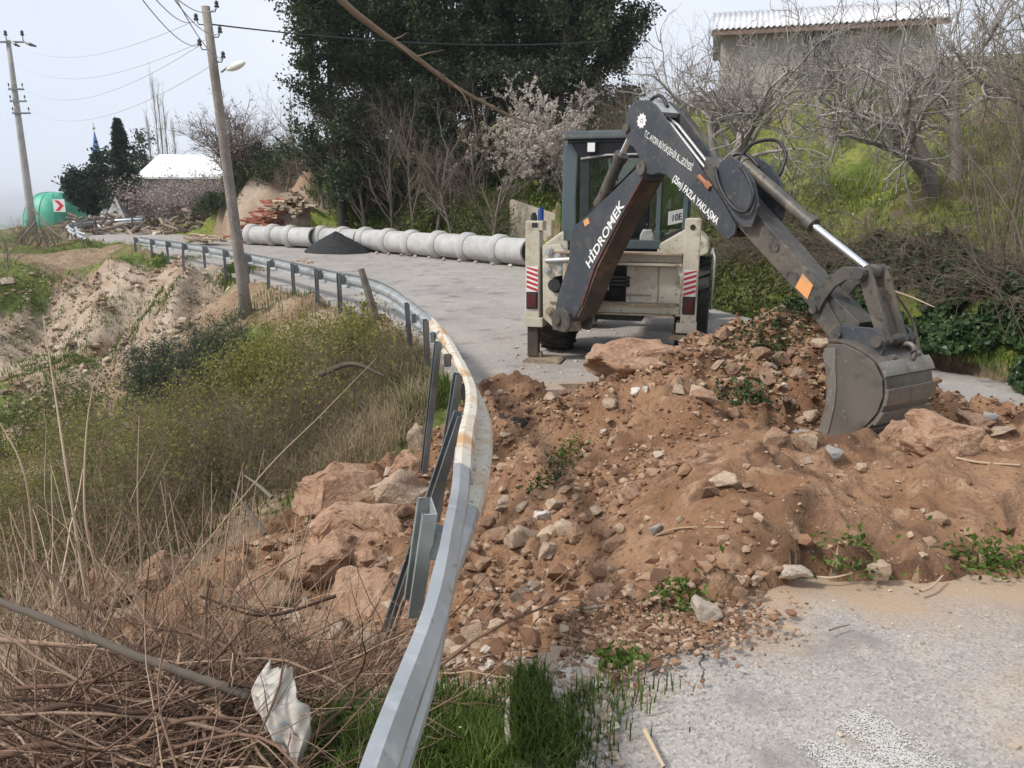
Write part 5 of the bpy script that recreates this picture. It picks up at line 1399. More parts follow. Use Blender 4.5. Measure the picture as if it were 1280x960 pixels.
def samp_soil(n):
    x = np.r_[rng.uniform(-2.8, 5.5, n * 2), rng.normal(2.4, .9, n // 2), rng.normal(-.7, .8, n)]; y = np.r_[rng.uniform(2.6, 9, n * 2), rng.normal(7.4, .6, n // 2), rng.normal(4.8, 1.3, n)]
    dens = fbm(x * .9, y * .9, 91, 3) + rng.uniform(-1, 1, len(x)) * .8
    k = soil_mask(x, y) & (dens > .05) & ~((x > 1.2) & (y < 5.7) & (rng.random(len(x)) < .75)); x, y = x[k][:n], y[k][:n]
    s = np.clip(rng.lognormal(-4.35, .62, len(x)), .006, .07)
    return np.stack([x, y, H(x, y) + s * .2], 1), s
pebbles('soil_clods', 17000, samp_soil, 0, 0, M_peb, 'crumbs of brown soil and small gravel over the dug earth', 'gravel')
def samp_edge(n):
    t = rng.uniform(0, 1, n * 3); P = resample(np.array(SOIL[:8]), np.sort(t) * np.cumsum(np.r_[0, np.linalg.norm(np.diff(np.array(SOIL[:8]), axis=0), axis=1)])[-1])
    P = P + rng.normal(size=P.shape) * np.array([.16, .13]) + np.array([0, -.05]); P = P[:n]
    s = np.clip(rng.lognormal(-4.9, .5, len(P)), .004, .022)
    z = np.maximum(H(P[:, 0], P[:, 1]), np.where(P[:, 0] > .2, zroad(P[:, 1]), -9))
    return np.stack([P[:, 0], P[:, 1], z + s * .25], 1), s
pebbles('loose_gravel', 4200, samp_edge, 0, 0, M_peb, 'loose gravel and crumbs along the broken asphalt edge', 'gravel')
def samp_lip(n):
    x = rng.uniform(-.75, .35, n * 2); y = 2.55 + rng.normal(size=n * 2) * .2 - .15 * x
    s = np.clip(rng.lognormal(-4.6, .5, n * 2), .005, .03)
    return np.stack([x, y, H(x, y) + s * .25], 1), s
pebbles('loose_gravel', 2600, samp_lip, 0, 0, M_grav, 'pale gravel on the lip under the barrier', 'gravel')
def samp_road(n):
    x = rng.uniform(-.2, 4.5, n); y = np.where(rng.random(n) < .5, rng.uniform(1.5, 3.5, n), rng.uniform(8.8, 14, n)); y = np.where(y > 8, y, np.minimum(y, 3.3))
    s = np.clip(rng.lognormal(-5.3, .5, n), .003, .02) * np.where(y > 8, 2.2, 1)
    return np.stack([x, y, zroad(y) + .008 * fbm(x * .9, y * .9, 73, 3) + s * .3], 1), s
pebbles('loose_gravel', 900, samp_road, 0, 0, M_grav, 'grit scattered on the asphalt', 'gravel')
# flat piece of asphalt left at the broken edge
b = new_bm(); q = gz(617, 481, .03)
bm_prism(b, [q + np.array(p) for p in ((-.24, -.1, 0), (.16, -.12, 0), (.2, .06, 0), (-.05, .1, 0), (-.22, .05, 0))], (0, 0, .05), .006)
tag(bm_obj('asphalt_slab', b, M_road), 'loose flat piece of asphalt lying at the broken road edge by the barrier', 'slab')
# torn black liner under the broken edge
M_liner = surf('torn_black_liner', (.02, .018, .017), ((14, (.10, .06, .04), .52, .7),), .8)
n_, m_ = 40, 6
P = []
for i in range(n_):
    t = i / (n_ - 1); c = gz(612 + 72 * t, 511 + 14 * math.sin(t * 2.6), -.05)
    for j in range(m_):
        P.append(c + np.array([0, -.015 * j + .03 * math.sin(t * 17 + j), -.028 * j + .02 * fbm(np.array([t * 9.]), np.array([j * .8]), 7, 2)[0]]))
i = np.arange(n_ * m_).reshape(n_, m_); Q = np.stack([i[:-1, :-1], i[1:, :-1], i[1:, 1:], i[:-1, 1:]], -1).reshape(-1, 4)
lo = link_mesh('torn_liner', np_mesh('torn_liner', np.array(P), [Q]), M_liner)
sm = lo.modifiers.new('thickness', 'SOLIDIFY'); sm.thickness = .012
tag(lo, 'torn strip of black liner hanging under the broken asphalt', 'liner')
# stones propping the pipes
for k in range(12):
    p = pa + dirp * (.4 + k * .95) + np.array([-dirp[1], dirp[0]]) * .5
    put_rock('stone', smesh2[k % 8], M_rock_pale, (p[0], p[1], .06), (.11, .1, .09), (0, 0, k), 'pale stone wedged against the foot of the concrete pipes', 'stone', 'stones propping the pipes')
# ================================================================== vegetation
M_bark = leafmat('grey_brown_bark', (.115, .09, .07), (.22, .19, .155), 0, .9)
M_twigdark = leafmat('dark_brown_twigs', (.075, .055, .042), (.26, .19, .135), 0, .9)
M_branch = leafmat('brown_branch_bark', (.17, .12, .085), (.27, .205, .15), 0, .85)
M_barkdark = leafmat('dark_trunk_bark', (.035, .028, .022), (.075, .06, .048), 0, .9)
M_barkfig = leafmat('pale_fig_bark', (.15, .13, .115), (.40, .365, .325), 0, .9)
M_twig = leafmat('brown_twigs', (.10, .078, .062), (.245, .195, .155), 0, .9)
M_twigred = leafmat('reddish_dry_twigs', (.050, .030, .022), (.45, .32, .225), 0, .9, (.20, .118, .08))
M_cane = leafmat('tan_dry_canes', (.29, .20, .125), (.58, .455, .32), 0, .85)
M_evergreen = leafmat('dark_evergreen_leaves', (.012, .024, .010), (.065, .095, .038), .25, .55)
M_evergreen2 = leafmat('deep_green_leaves', (.016, .032, .012), (.085, .115, .05), .25, .55)
M_conifer = leafmat('conifer_needles', (.010, .024, .014), (.035, .065, .038), .1, .7)
M_needle = leafmat('blue_green_needles', (.035, .055, .032), (.10, .125, .075), .15, .7)
M_yel = leafmat('yellow_green_leaves', (.13, .14, .03), (.34, .325, .09), .4, .6)
M_olive = leafmat('olive_green_leaves', (.055, .075, .02), (.17, .19, .055), .3, .6)
M_banksoil = leafmat('bank_clods', (.20, .135, .09), (.50, .41, .32), 0, .95, (.34, .25, .18))
M_scrub = leafmat('mixed_scrub_leaves', (.07, .10, .022), (.30, .36, .08), .4, .6, (.17, .23, .045))
M_ivy = leafmat('ivy_leaves', (.012, .032, .010), (.055, .10, .03), .15, .4)
M_grass = leafmat('fresh_grass', (.045, .085, .014), (.15, .21, .04), .35, .6)
M_grass2 = leafmat('meadow_grass', (.11, .145, .028), (.25, .27, .065), .35, .6)
M_dry = leafmat('dry_grass', (.24, .18, .105), (.45, .37, .24), .25, .8)
M_bloss = leafmat('pale_pink_blossom', (.45, .38, .32), (.74, .69, .62), .3, .7)
M_bloss2 = leafmat('mauve_blossom', (.36, .26, .25), (.62, .52, .51), .3, .7)

def tube_add(acc, P, Rr, m=4):
    V, F = tubes(P, Rr, m)
    N, K, _ = P.shape
    acc.add(V, F, np.repeat(rng.uniform(0, 1, N), K * m))
LAST = [None, None]
def leaf_add(acc, pos, size, **kw):
    V, F, n = leaves(pos, size, **kw)
    q = rng.uniform(0, 1, len(pos))
    if LAST[0] is not None and len(LAST[0]) == len(pos):           # leaves of one twig share a tone
        q = .45 * q + .55 * LAST[1][LAST[0]]
    LAST[0] = None
    acc.add(V, F, np.repeat(q, n))
def tips(C, n, spread=0.1, t0=.2):
    N, K, _ = C.shape
    ii = rng.integers(0, N, n); LAST[0] = ii; LAST[1] = rng.uniform(0, 1, N); tt = rng.uniform(t0, 1, n) * (K - 1); k = np.minimum(tt.astype(int), K - 2); f = (tt - k)[:, None]
    return C[ii, k] * (1 - f) + C[ii, k + 1] * f + rng.normal(size=(n, 3)) * spread
def line(pts, r0, r1, n=10):
    P = catmull(pts, max(2, n // max(1, len(pts) - 1))); return P[None], np.linspace(r0, r1, len(P))[None]
def tree(name, base, label, cat, mats, trunk, levels, leaf=None, group=None, crown_name='crown'):
    """trunk: (list of trunk polylines) ; levels: list of sprout kwargs ; leaf: dict(n, size, spread, mat, level)"""
    root = empty(name, base, 0, label, cat, group)
    inv = Matrix.Translation((-float(base[0]), -float(base[1]), -float(base[2])))
    ta = Acc(); ca = Acc()
    TP, TR = trunk
    tube_add(ta, TP, TR, 8)
    P, Rr = TP, TR; all_ = []
    for k, lv in enumerate(levels):
        lv = dict(lv); m = lv.pop('m', 4); intrunk = lv.pop('intrunk', False); frm = lv.pop('frm', None)
        if frm is not None: P, Rr = all_[frm] if frm >= 0 else (TP, TR)
        P, Rr = sprout(P, Rr, **lv); all_.append((P, Rr))
        tube_add(ta if intrunk else ca, P, Rr, m)
    ta.build('trunk', mats[0], root, inv=inv)
    if ca.V: ca.build(crown_name if not leaf else 'branches', mats[1], root, inv=inv)
    if leaf:
        la = Acc(); C = all_[leaf.get('level', -1)][0]
        leaf_add(la, tips(C, leaf['n'], leaf.get('spread', .1), leaf.get('t0', .2)), rng.uniform(.6, 1.2, leaf['n']) * leaf['size'], aspect=leaf.get('aspect', .6), flat=leaf.get('flat', 0.0))
        la.build('crown', leaf['mat'], root, smooth=False, inv=inv)
    return root
def upright(base, h, r0, r1, lean=(0, 0), wob=.06, K=8):
    z = np.linspace(0, 1, K)
    P = np.stack([base[0] + lean[0] * z + wob * h * .3 * np.cumsum(rng.normal(size=K)) * .3, base[1] + lean[1] * z + wob * h * .3 * np.cumsum(rng.normal(size=K)) * .3, base[2] - .15 + (h + .15) * z], 1)
    return P[None], np.linspace(r0, r1, K)[None]

# ---- the dark evergreens on the slope behind the pipes
ev = [(428, 36.5, 10.5, 'dark evergreen tree at the left edge of the grove, its thin side against the sky', M_evergreen2, .8), (505, 40, 13.0, 'tall dark evergreen second from the left in the grove', M_evergreen, 1.0), (565, 37, 12.0, 'dense dark evergreen in the middle of the grove behind the pipes', M_evergreen, 1.0), (632, 38, 13, 'tallest dark evergreen right of the middle of the grove', M_evergreen, 1.05), (690, 36, 11.5, 'dark evergreen behind the blossoming tree', M_evergreen2, .95), (745, 39, 11.5, 'evergreen at the right edge of the grove', M_evergreen2, .9), (470, 44, 14.5, 'big evergreen rising at the back of the grove', M_evergreen, 1.1), (545, 45, 15, 'tall evergreen at the back behind the middle of the grove', M_evergreen2, 1.1), (610, 46, 15, 'tall evergreen at the back right of the grove', M_evergreen, 1.1), (690, 45, 13.5, 'evergreen at the back behind the right of the grove', M_evergreen, 1.1)]
for (u, Y, hh, lab, lm, wd) in ev:
    q = at(u, 250, Y); q[2] = h1(q[0], q[1])
    tree('evergreen_tree', q, lab, 'tree', (M_barkdark, M_barkdark), upright(q, hh * .92, .24, .06, (rng.normal() * .4, 0)),
         [dict(n=40, t0=.15, t1=1, length=2.8 * wd, ang=1.15, K=6, up=.05, wig=.14, rs=.4, tip=.3, lvar=.35), dict(n=9, t0=.25, t1=1, length=.95, ang=.9, K=4, up=.04, wig=.2, rs=.5, m=3)],
         dict(n=36000, size=.18, spread=.18, mat=lm, t0=.1), 'evergreen trees on the slope behind the pipes')
# ---- bare trees and bushes on that slope
bt = [(458, 292, 36, 6.2, 'bare brown tree standing in front of the evergreens at the left'), (516, 280, 34, 5.2, 'slender bare tree with a forked crown in front of the dark grove'), (568, 280, 32, 4.0, 'low bare bush with spreading twigs above the pipes'), (405, 250, 38, 4.6, 'tangled bare tree on the sandy cut left of the grove'), (612, 290, 30, 3.4, 'small bare tree left of the blossoming tree'),
      (430, 262, 37, 6.5, 'bare brown tree over the pale cut, leftmost of those below the grove'), (490, 285, 35, 5.5, 'bare brown tree with dense twigs below the left of the grove'), (545, 280, 33.5, 5.0, 'bare brown tree with dense twigs below the middle of the grove'), (595, 280, 32, 5.0, 'bare brown tree with dense twigs below the right of the grove'), (380, 230, 41, 5.0, 'bare brown tree at the brow of the pale cut'), (355, 215, 45, 3.6, 'small bare tree on the skyline of the cut bank')]
for (u, v, Y, hh, lab) in bt:
    q = at(u, v, Y); q[2] = h1(q[0], q[1])
    tree('bare_tree', q, lab, 'tree', (M_bark, M_twig), upright(q, hh * .7, .085, .03, (rng.normal() * .5, 0)),
         [dict(n=13, t0=.15, t1=1, length=hh * .42, ang=.6, K=7, up=.06, wig=.12, rs=.6), dict(n=8, t0=.2, t1=1, length=hh * .2, ang=.65, K=5, up=.04, wig=.16, rs=.6, m=3), dict(n=4, t0=.2, t1=1, length=hh * .1, ang=.6, K=4, up=.02, wig=.2, rs=.6, m=3, minr=.004)], group='bare trees in front of the grove')
def shrub(name, q, label, cat, stem_mat, n, h, spread, leaf=None, lv2=(6, .35), lv3=(3, .15), r=.012, group=None, K=7, up=.03, ang0=.7, wig=.10, lean=(0, 0), leafname='foliage'):
    """many stems from one foot, side twigs, leaves"""
    root = empty(name, q, 0, label, cat, group)
    inv = Matrix.Translation((-float(q[0]), -float(q[1]), -float(q[2])))
    a = rng.uniform(0, 2 * np.pi, n); rad = spread * .45 * np.sqrt(rng.uniform(0, 1, n))
    p0 = np.stack([q[0] + rad * np.cos(a), q[1] + rad * np.sin(a), np.zeros(n)], 1); p0[:, 2] = H(p0[:, 0], p0[:, 1]) - .03
    el = ang0 * rng.uniform(.1, 1, n)
    d = np.stack([np.cos(a) * np.sin(el) + lean[0], np.sin(a) * np.sin(el) + lean[1], np.cos(el)], 1)
    P = walk(p0, d, h * rng.uniform(.55, 1.1, n), K, up, wig); Rr = r * rng.uniform(.6, 1.2, n)[:, None] * np.linspace(1, .3, K)[None]
    ac = Acc(); tube_add(ac, P, Rr, 4)
    P2, R2 = sprout(P, Rr, lv2[0], .2, 1, lv2[1], .7, 5, .02, .16, .6, minr=r * .2); tube_add(ac, P2, R2, 3)
    if lv3: P3, R3 = sprout(P2, R2, lv3[0], .2, 1, lv3[1], .7, 4, .0, .2, .7, minr=r * .16); tube_add(ac, P3, R3, 3)
    else: P3 = P2
    s_ = ac.build('twig_mass', stem_mat, root, inv=inv); s_['kind'] = 'stuff'
    if leaf:
        la = Acc(); leaf_add(la, tips(P3, leaf['n'], leaf.get('spread', .05), .1), rng.uniform(.6, 1.25, leaf['n']) * leaf['size'], aspect=leaf.get('aspect', .6), flat=leaf.get('flat', 0))
        f_ = la.build(leafname, leaf['mat'], root, smooth=False, inv=inv); f_['kind'] = 'stuff'
    return root
def gq(u, v, Y=None):
    if Y is None: return ground_hit(u, v)
    q = at(u, v, Y); q[2] = h1(q[0], q[1]); return q
# blossoming tree
q = gq(694, 262, 33.5)
tree('blossom_tree', q, 'round tree covered in pale pink blossom beside the cab of the backhoe', 'tree', (M_bark, M_twig), upright(q, 1.5, .15, .10),
     [dict(n=20, t0=.2, t1=1, length=2.75, ang=1.0, K=7, up=.02, wig=.1, rs=.55, intrunk=False), dict(n=14, t0=.15, t1=1, length=1.2, ang=.8, K=5, up=.02, wig=.15, rs=.5, m=3), dict(n=4, t0=.1, t1=1, length=.5, ang=.7, K=4, up=0, wig=.2, rs=.6, m=3, minr=.004)],
     dict(n=30000, size=.088, spread=.035, mat=M_bloss, t0=.05, aspect=.9))
for (u, v, Y, hh, n, lab) in [(800, 205, 22, 3.6, 34, 'grey brown bare thicket behind the cab, right of the blossoming tree'), (850, 190, 21, 3.2, 34, 'bare twiggy thicket behind the top of the digger arm'), (760, 190, 28, 4.4, 30, 'bare brown thicket on the slope above the cab roof'), (840, 120, 30, 4.4, 26, 'bare thicket at the skyline left of the house'), (770, 95, 33, 4.2, 22, 'thin bare thicket at the skyline right of the grove'), (905, 240, 17.5, 1.5, 26, 'low bare brambles beside the arm of the backhoe')]:
    q = gq(u, v, Y)
    shrub('bare_thicket', q, lab, 'thicket', M_twig, n, hh, 2.2, None, (9, hh * .3), (5, hh * .14), .016, 'bare thickets on the hillside', ang0=.6)
for (u, v, Y, hh, n, lab) in [(965, 170, 20, 2.2, 13, 'pale twiggy bush below the left of the house'), (1065, 190, 17.5, 1.9, 12, 'pale twiggy bush in the middle of the green slope'), (1125, 140, 21, 2.3, 13, 'pale twiggy bush below the right end of the house'), (1235, 180, 14.5, 2.2, 14, 'pale twiggy bush between the leaning fig tree and the brown stems'), (1015, 120, 25, 2.0, 13, 'pale twiggy bush right against the house wall'), (1200, 110, 20, 2.6, 14, 'pale twiggy bush high on the slope at the right')]:
    shrub('bare_thicket', gq(u, v, Y), lab, 'thicket', M_barkfig, n, hh, 2.2, None, (10, hh * .33), (6, hh * .16), .013, 'pale twiggy bushes on the grassy slope', ang0=.75, wig=.15)
# ---- fig trees
def fig(u, v, Y, hh, label, lean, trunks, sp=1.0):
    q = gq(u, v, Y)
    T = []; 
    for (dx, dy, hz) in trunks:
        z = np.linspace(0, 1, 8)
        T.append(np.stack([q[0] + dx * z ** 1.3 + .04 * np.sin(z * 7), q[1] + dy * z ** 1.3, q[2] - .1 + hz * z], 1))
    TP = np.stack(T); TR = np.linspace(.12, .065, 8)[None] * np.ones((len(T), 1))
    tree('fig_tree', q, label, 'tree', (M_barkfig, M_barkfig), (TP, TR),
         [dict(n=6, t0=.5, t1=1, length=1.35 * sp, ang=.85, K=9, up=-.02, wig=.15, rs=.62, tip=.4, m=6), dict(n=7, t0=.25, t1=1, length=.85 * sp, ang=1.0, K=9, up=.05, wig=.16, rs=.55, tip=.5, m=5, curl=.07), dict(n=3, t0=.2, t1=1, length=.5 * sp, ang=.9, K=9, up=.10, wig=.14, rs=.7, tip=.45, m=5, minr=.009, curl=.12), dict(n=3, t0=.2, t1=1, length=.28, ang=.8, K=6, up=.1, wig=.12, rs=.75, tip=.5, m=4, minr=.005, curl=.1)], group='bare fig trees on the grassy slope')
fig(908, 205, 18.0, 3.0, 'pale bare fig tree in front of the left half of the house', 0, [(-.45, 0, 1.7), (.75, .1, 2.0), (.3, -.3, 1.6)], 1.25)
fig(1195, 205, 15.5, 3.2, 'bare fig tree with a thick upright trunk at the upper right', 0, [(-.25, 0, 2.3), (-.1, .3, 1.9)], 1.1)
fig(1165, 238, 13.5, 3.0, 'bare fig tree leaning left with a dark bent trunk over the green slope', 0, [(-1.0, -.1, 1.2), (-.55, .3, 1.6)], .95)
fig(1040, 150, 22, 3.0, 'bare fig tree right in front of the house', 0, [(.2, 0, 1.6), (-.5, 0, 1.4)], 1.1)
fig(1290, 235, 12.5, 3.0, 'bare fig tree at the right edge among the brown stems', 0, [(-.3, 0, 2.0), (.2, .2, 2.2)], 1.0)
# ---- upright brown stems at the right edge
for (u, v, Y, hh, n, lab) in [(1285, 330, 10.2, 3.8, 34, 'tall brown leafless stems growing on the bank at the right edge'), (1255, 320, 11.0, 2.2, 18, 'brown leafless stems left of the tallest ones on the bank'), (1325, 330, 9.0, 4.0, 24, 'brown leafless stems nearest the camera on the right bank')]:
    shrub('bare_thicket', gq(u, v, Y), lab, 'thicket', M_twig, n, hh, 1.1, None, (11, .7), (7, .3), .011, 'brown stems on the right bank', ang0=.45, up=.02, wig=.13)
# ---- bramble along the top of the bank, ivy down its face
def bank_pt(y, t, out):
    """point on the bank face: t 0 at the foot, 1 at the top"""
    bx = np.interp(y, RR[:, 1], RR[:, 0]); x = bx + .1 + t * .75 * .93; yy = y + t * .27
    z = H(x, yy); return np.stack([x - out * .9, yy - out * .45, z + out * .25], 1)
ia = Acc(); n = 42000
y = rng.uniform(4.5, 13.4, n); t = rng.uniform(-.4, 1.25, n); k = fbm(y * 1.1, t * 2, 77, 3) > -.6; y, t = y[k], t[k]
leaf_add(ia, bank_pt(y, t, rng.uniform(.02, .32, len(y)) * (1 + .5 * fbm(y * 2, t * 3, 5, 2))), rng.uniform(.05, .105, len(y)), aspect=.9, nb=np.array([-.8, -.6, .5]))
tag(ia.build('ivy', M_ivy, None, smooth=False), 'dark ivy hanging down the bank at the right', 'ivy', kind='stuff')
ba = Acc(); n = 1500; y = rng.uniform(5, 16.5, n)
p0 = bank_pt(y, rng.uniform(.55, 1.25, n), rng.uniform(0, .25, n)); d = np.stack([rng.normal(-.35, .5, n), rng.normal(-.2, .5, n), rng.uniform(.2, 1, n)], 1)
P = walk(p0, d, rng.uniform(.35, 1.1, n), 7, -.13, .14); tube_add(ba, P, rng.uniform(.004, .008, n)[:, None] * np.linspace(1, .4, 7)[None], 3)
P2, R2 = sprout(P, np.full((n, 7), .004), 5, .2, 1, .3, .8, 4, -.05, .2, .7, minr=.0025); tube_add(ba, P2, R2, 3)
tag(ba.build('bramble', M_twig, None), 'dry brown bramble along the top of the bank', 'bramble', kind='stuff')
ga = Acc(); n = 26000
y = rng.uniform(11.5, 24, n); t = rng.uniform(-.15, 1.2, n)
leaf_add(ga, bank_pt(y, t, rng.uniform(.0, .25, n)), rng.uniform(.05, .12, n), aspect=.5, nb=np.array([-.6, -.5, .6]))
tag(ga.build('undergrowth', M_olive, None, smooth=False), 'green undergrowth on the bank behind the arm of the backhoe', 'undergrowth', kind='stuff')
b_ = Acc(); n = 9000; y = rng.uniform(7.0, 17.5, n); p = bank_pt(y, np.zeros(n), rng.uniform(-.1, .35, n)); p[:, 2] = np.maximum(H(p[:, 0], p[:, 1]), 0) - .01
V, F, m = blades(p, rng.uniform(.04, .14, n), .010); b_.add(V, F, np.repeat(rng.uniform(0, 1, n), m))
tag(b_.build('grass', M_grass, None, smooth=False), 'fresh grass along the foot of the right bank', 'grass', kind='stuff')

# ---- grass on the hillside
def grass_on(name, n, xs_, ys_, cond, hmin, hmax, wd, mat, label, clump=True, lean=.35):
    x = rng.uniform(*xs_, n); y = rng.uniform(*ys_, n)
    k = cond(x, y) & (fbm(x * .8, y * .8, 15, 3) + rng.uniform(-.6, .6, n) > (-.1 if clump else -9)); x, y = x[k], y[k]
    p = np.stack([x, y, H(x, y) - .01], 1)
    V, F, m = blades(p, rng.uniform(hmin, hmax, len(x)), wd, lean); a = Acc(); a.add(V, F, np.repeat(rng.uniform(0, 1, len(x)), m))
    return tag(a.build(name, mat, None, smooth=False), label, 'grass', kind='stuff')
onhill = lambda x, y: (x > np.interp(y, RR[:, 1], RR[:, 0]) + .5) & (y < 27) & (x > 0)
grass_on('grass', 60000, (3, 16), (9, 27), onhill, .06, .2, .022, M_grass2, 'short meadow grass on the slope below the house', lean=.5)
slope = lambda x, y: (x * .71 + y * .7 > 19.9) & (x * .71 + y * .7 < 29.5) & (np.hypot((x + 11.0) / 4.6, (y - 43.0) / 4.0) > 1) & ~((x > -.8) & (x < 2.6) & (y > 26.5) & (y < 31.2))
grass_on('grass', 60000, (-12, 7), (25, 46), slope, .15, .5, .05, M_grass, 'rough green grass on the slope behind the pipes')
n = 90000; x = rng.uniform(-12, 7, n); y = rng.uniform(25, 46, n); k = slope(x, y) & (fbm(x * .55, y * .55, 29, 3) > -.05); x, y = x[k], y[k]
sa = Acc(); leaf_add(sa, np.stack([x, y, H(x, y) + np.abs(rng.normal(size=len(x))) * .35], 1), rng.uniform(.08, .2, len(x)), aspect=.6, flat=.4)
tag(sa.build('undergrowth', M_scrub, None, smooth=False), 'green scrub and ivy over the slope behind the pipes', 'undergrowth', kind='stuff')
# white flowers on the slope
n = 2600; x = rng.uniform(5, 13, n); y = rng.uniform(11, 22, n); k = (fbm(x * .7, y * .7, 44, 3) > .25) & onhill(x, y); x, y = x[k], y[k]
fa = Acc(); leaf_add(fa, np.stack([x, y, H(x, y) + .1], 1), rng.uniform(.03, .07, len(x)), aspect=1.0, flat=1.0)
tag(fa.build('wildflowers', M_bloss, None, smooth=False), 'white wild flowers scattered on the grassy slope', 'flowers', kind='stuff')

# ---- left bank: bushes
shrub('broom_bush', gq(232, 448, 14.8), 'dark blue green needle leaved bush leaning over the sandy bank', 'bush', M_twig, 60, 1.3, 1.3, dict(n=24000, size=.085, spread=.04, mat=M_needle, aspect=.14), (9, .5), (5, .22), .014, ang0=.75, lean=(.2, 0), up=-.03)
shrub('leafy_bush', gq(378, 428, 12.6), 'yellow green bush growing on the bank below the barrier', 'bush', M_twig, 70, 1.0, 2.3, dict(n=15000, size=.06, spread=.06, mat=M_yel), (8, .42), (5, .2), .010, ang0=.9, up=0)
shrub('leafy_bush', gq(330, 520, 10.2), 'large tangled bush of brown twigs with sparse yellow leaves in the gully', 'bush', M_twigdark, 120, 1.15, 3.2, dict(n=6500, size=.05, spread=.05, mat=M_yel), (9, .5), (6, .26), .010, ang0=.95, up=-.01)
shrub('leafy_bush', gq(440, 455, 10.9), 'brown dead bush hanging over the bank edge', 'bush', M_twigdark, 70, .9, 1.5, dict(n=700, size=.04, spread=.05, mat=M_yel), (8, .35), (5, .18), .008, ang0=1.1, up=-.06)
shrub('leafy_bush', gq(240, 600, 8.2), 'dark twiggy bush with a few green leaves behind the canes', 'bush', M_twigdark, 110, 1.2, 2.6, dict(n=2500, size=.04, spread=.05, mat=M_olive), (9, .45), (6, .22), .008, ang0=.9, up=-.01)
shrub('leafy_bush', gq(95, 560, 8.6), 'pale green bush low at the left behind the canes', 'bush', M_twigred, 90, 1.3, 2.6, dict(n=9500, size=.042, spread=.05, mat=M_yel), (8, .4), (5, .2), .007, ang0=.9, up=0)
shrub('leafy_bush', gq(30, 640, 6.4), 'green and brown bush at the left edge above the brush', 'bush', M_twigred, 70, 1.2, 1.8, dict(n=4200, size=.036, spread=.05, mat=M_olive), (8, .4), (5, .2), .007, ang0=.9)
shrub('leafy_bush', gq(160, 520, 11.5), 'sparse light green bush on the left bank', 'bush', M_twig, 60, 1.1, 2.2, dict(n=5000, size=.05, spread=.06, mat=M_yel), (8, .4), (5, .2), .009, ang0=.9)
shrub('leafy_bush', gq(20, 470, 15), 'olive green bush at the far left of the gully', 'bush', M_twig, 50, 1.3, 2.4, dict(n=5200, size=.07, spread=.07, mat=M_olive), (7, .45), (4, .22), .011, ang0=.9)
# grass and dry grass on the left bank
leftb = lambda x, y: ~in_poly(x, y, ROADP) & (x < np.interp(y, RL[:, 1], RL[:, 0]) - .1)
def attr_clear(x, y): return np.hypot((x + 13) / 7.0, (y - 24.5) / 4.6) > 1.0
grass_on('grass', 26000, (-13, -1), (7.2, 20), lambda x, y: leftb(x, y) & ~soil_mask(x, y) & attr_clear(x, y), .08, .32, .014, M_olive, 'green weeds over the bank below the road')
grass_on('grass', 15000, (-28, -8), (20, 42), lambda x, y: leftb(x, y) & attr_clear(x, y) & (fbm(x * .5, y * .5, 61, 4) > -.1), .06, .22, .018, M_grass2, 'grass tufts along the far left verge')
grass_on('grass', 13000, (-3.0, -.9), (8.0, 12.2), lambda x, y: leftb(x, y) & (np.hypot((x + 1.9) / 1.2, (y - 9.9) / 1.8) < 1.1), .15, .5, .008, M_dry, 'dry straw coloured grass hanging over the bank edge', False, .9)
grass_on('grass', 9000, (-1.7, -.5), (8.6, 11.5), lambda x, y: leftb(x, y) & (x > np.interp(y, RL[:, 1], RL[:, 0]) - .75), .1, .35, .010, M_grass, 'fresh grass right behind the dangling barrier posts', False)
def patch(cu, cv, n, sx, sy, hmin, hmax, wd, mat, label, cat='grass', name='grass', lean=.35):
    g = ground_hit(cu, cv); x = g[0] + rng.normal(size=n) * sx; y = g[1] + rng.normal(size=n) * sy
    k = fbm(x * 5, y * 5, 23, 3) + rng.uniform(-.5, .5, n) > -.35; x, y = x[k], y[k]
    z = H(x, y); rd = in_poly(x, y, ROADP) & (x > .35); z = np.where(rd, np.maximum(z, zroad(y)), z)
    V, F, m = blades(np.stack([x, y, z - .01], 1), rng.uniform(hmin, hmax, len(x)), wd, lean); a = Acc(); a.add(V, F, np.repeat(rng.uniform(0, 1, len(x)), m))
    return tag(a.build(name, mat, None, smooth=False), label, cat, kind='stuff')
patch(605, 925, 8000, .19, .15, .05, .15, .006, M_grass, 'lush green grass at the lower edge right of the barrier')
patch(665, 935, 1200, .09, .1, .04, .12, .006, M_grass, 'grass thinning out towards the asphalt')
patch(690, 868, 900, .15, .06, .03, .09, .006, M_olive, 'weeds sprouting on the gravel lip')
patch(430, 935, 4600, .18, .15, .06, .2, .006, M_grass, 'lush green grass at the lower edge left of the barrier')
patch(90, 430, 6500, 1.6, 1.2, .08, .24, .018, M_grass, 'bright green grass patch on the sandy bank')
for (u_, v_, n_, sx_, sy_, lab_) in [(25, 395, 2600, 1.0, .7, 'green patch low at the left edge of the sandy bank'), (150, 405, 1600, .8, .5, 'ragged green patch in the middle of the sandy bank'), (60, 365, 1500, .9, .5, 'thin green patch high on the sandy bank'), (200, 380, 1200, .5, .4, 'green tuft low on the right of the sandy bank'), (120, 455, 2600, 1.0, .7, 'green patch at the foot of the sandy bank')]:
    patch(u_, v_, n_, sx_, sy_, .06, .2, .016, M_grass, lab_)
patch(205, 328, 2400, .8, .6, .08, .22, .018, M_grass, 'tuft of grass at the end of the barrier')
patch(285, 352, 1800, .35, .4, .1, .35, .016, M_grass, 'grass tuft beside the wooden pole')
patch(90, 312, 3600, 2.2, 1.6, .08, .24, .02, M_grass2, 'grass on the far left verge')
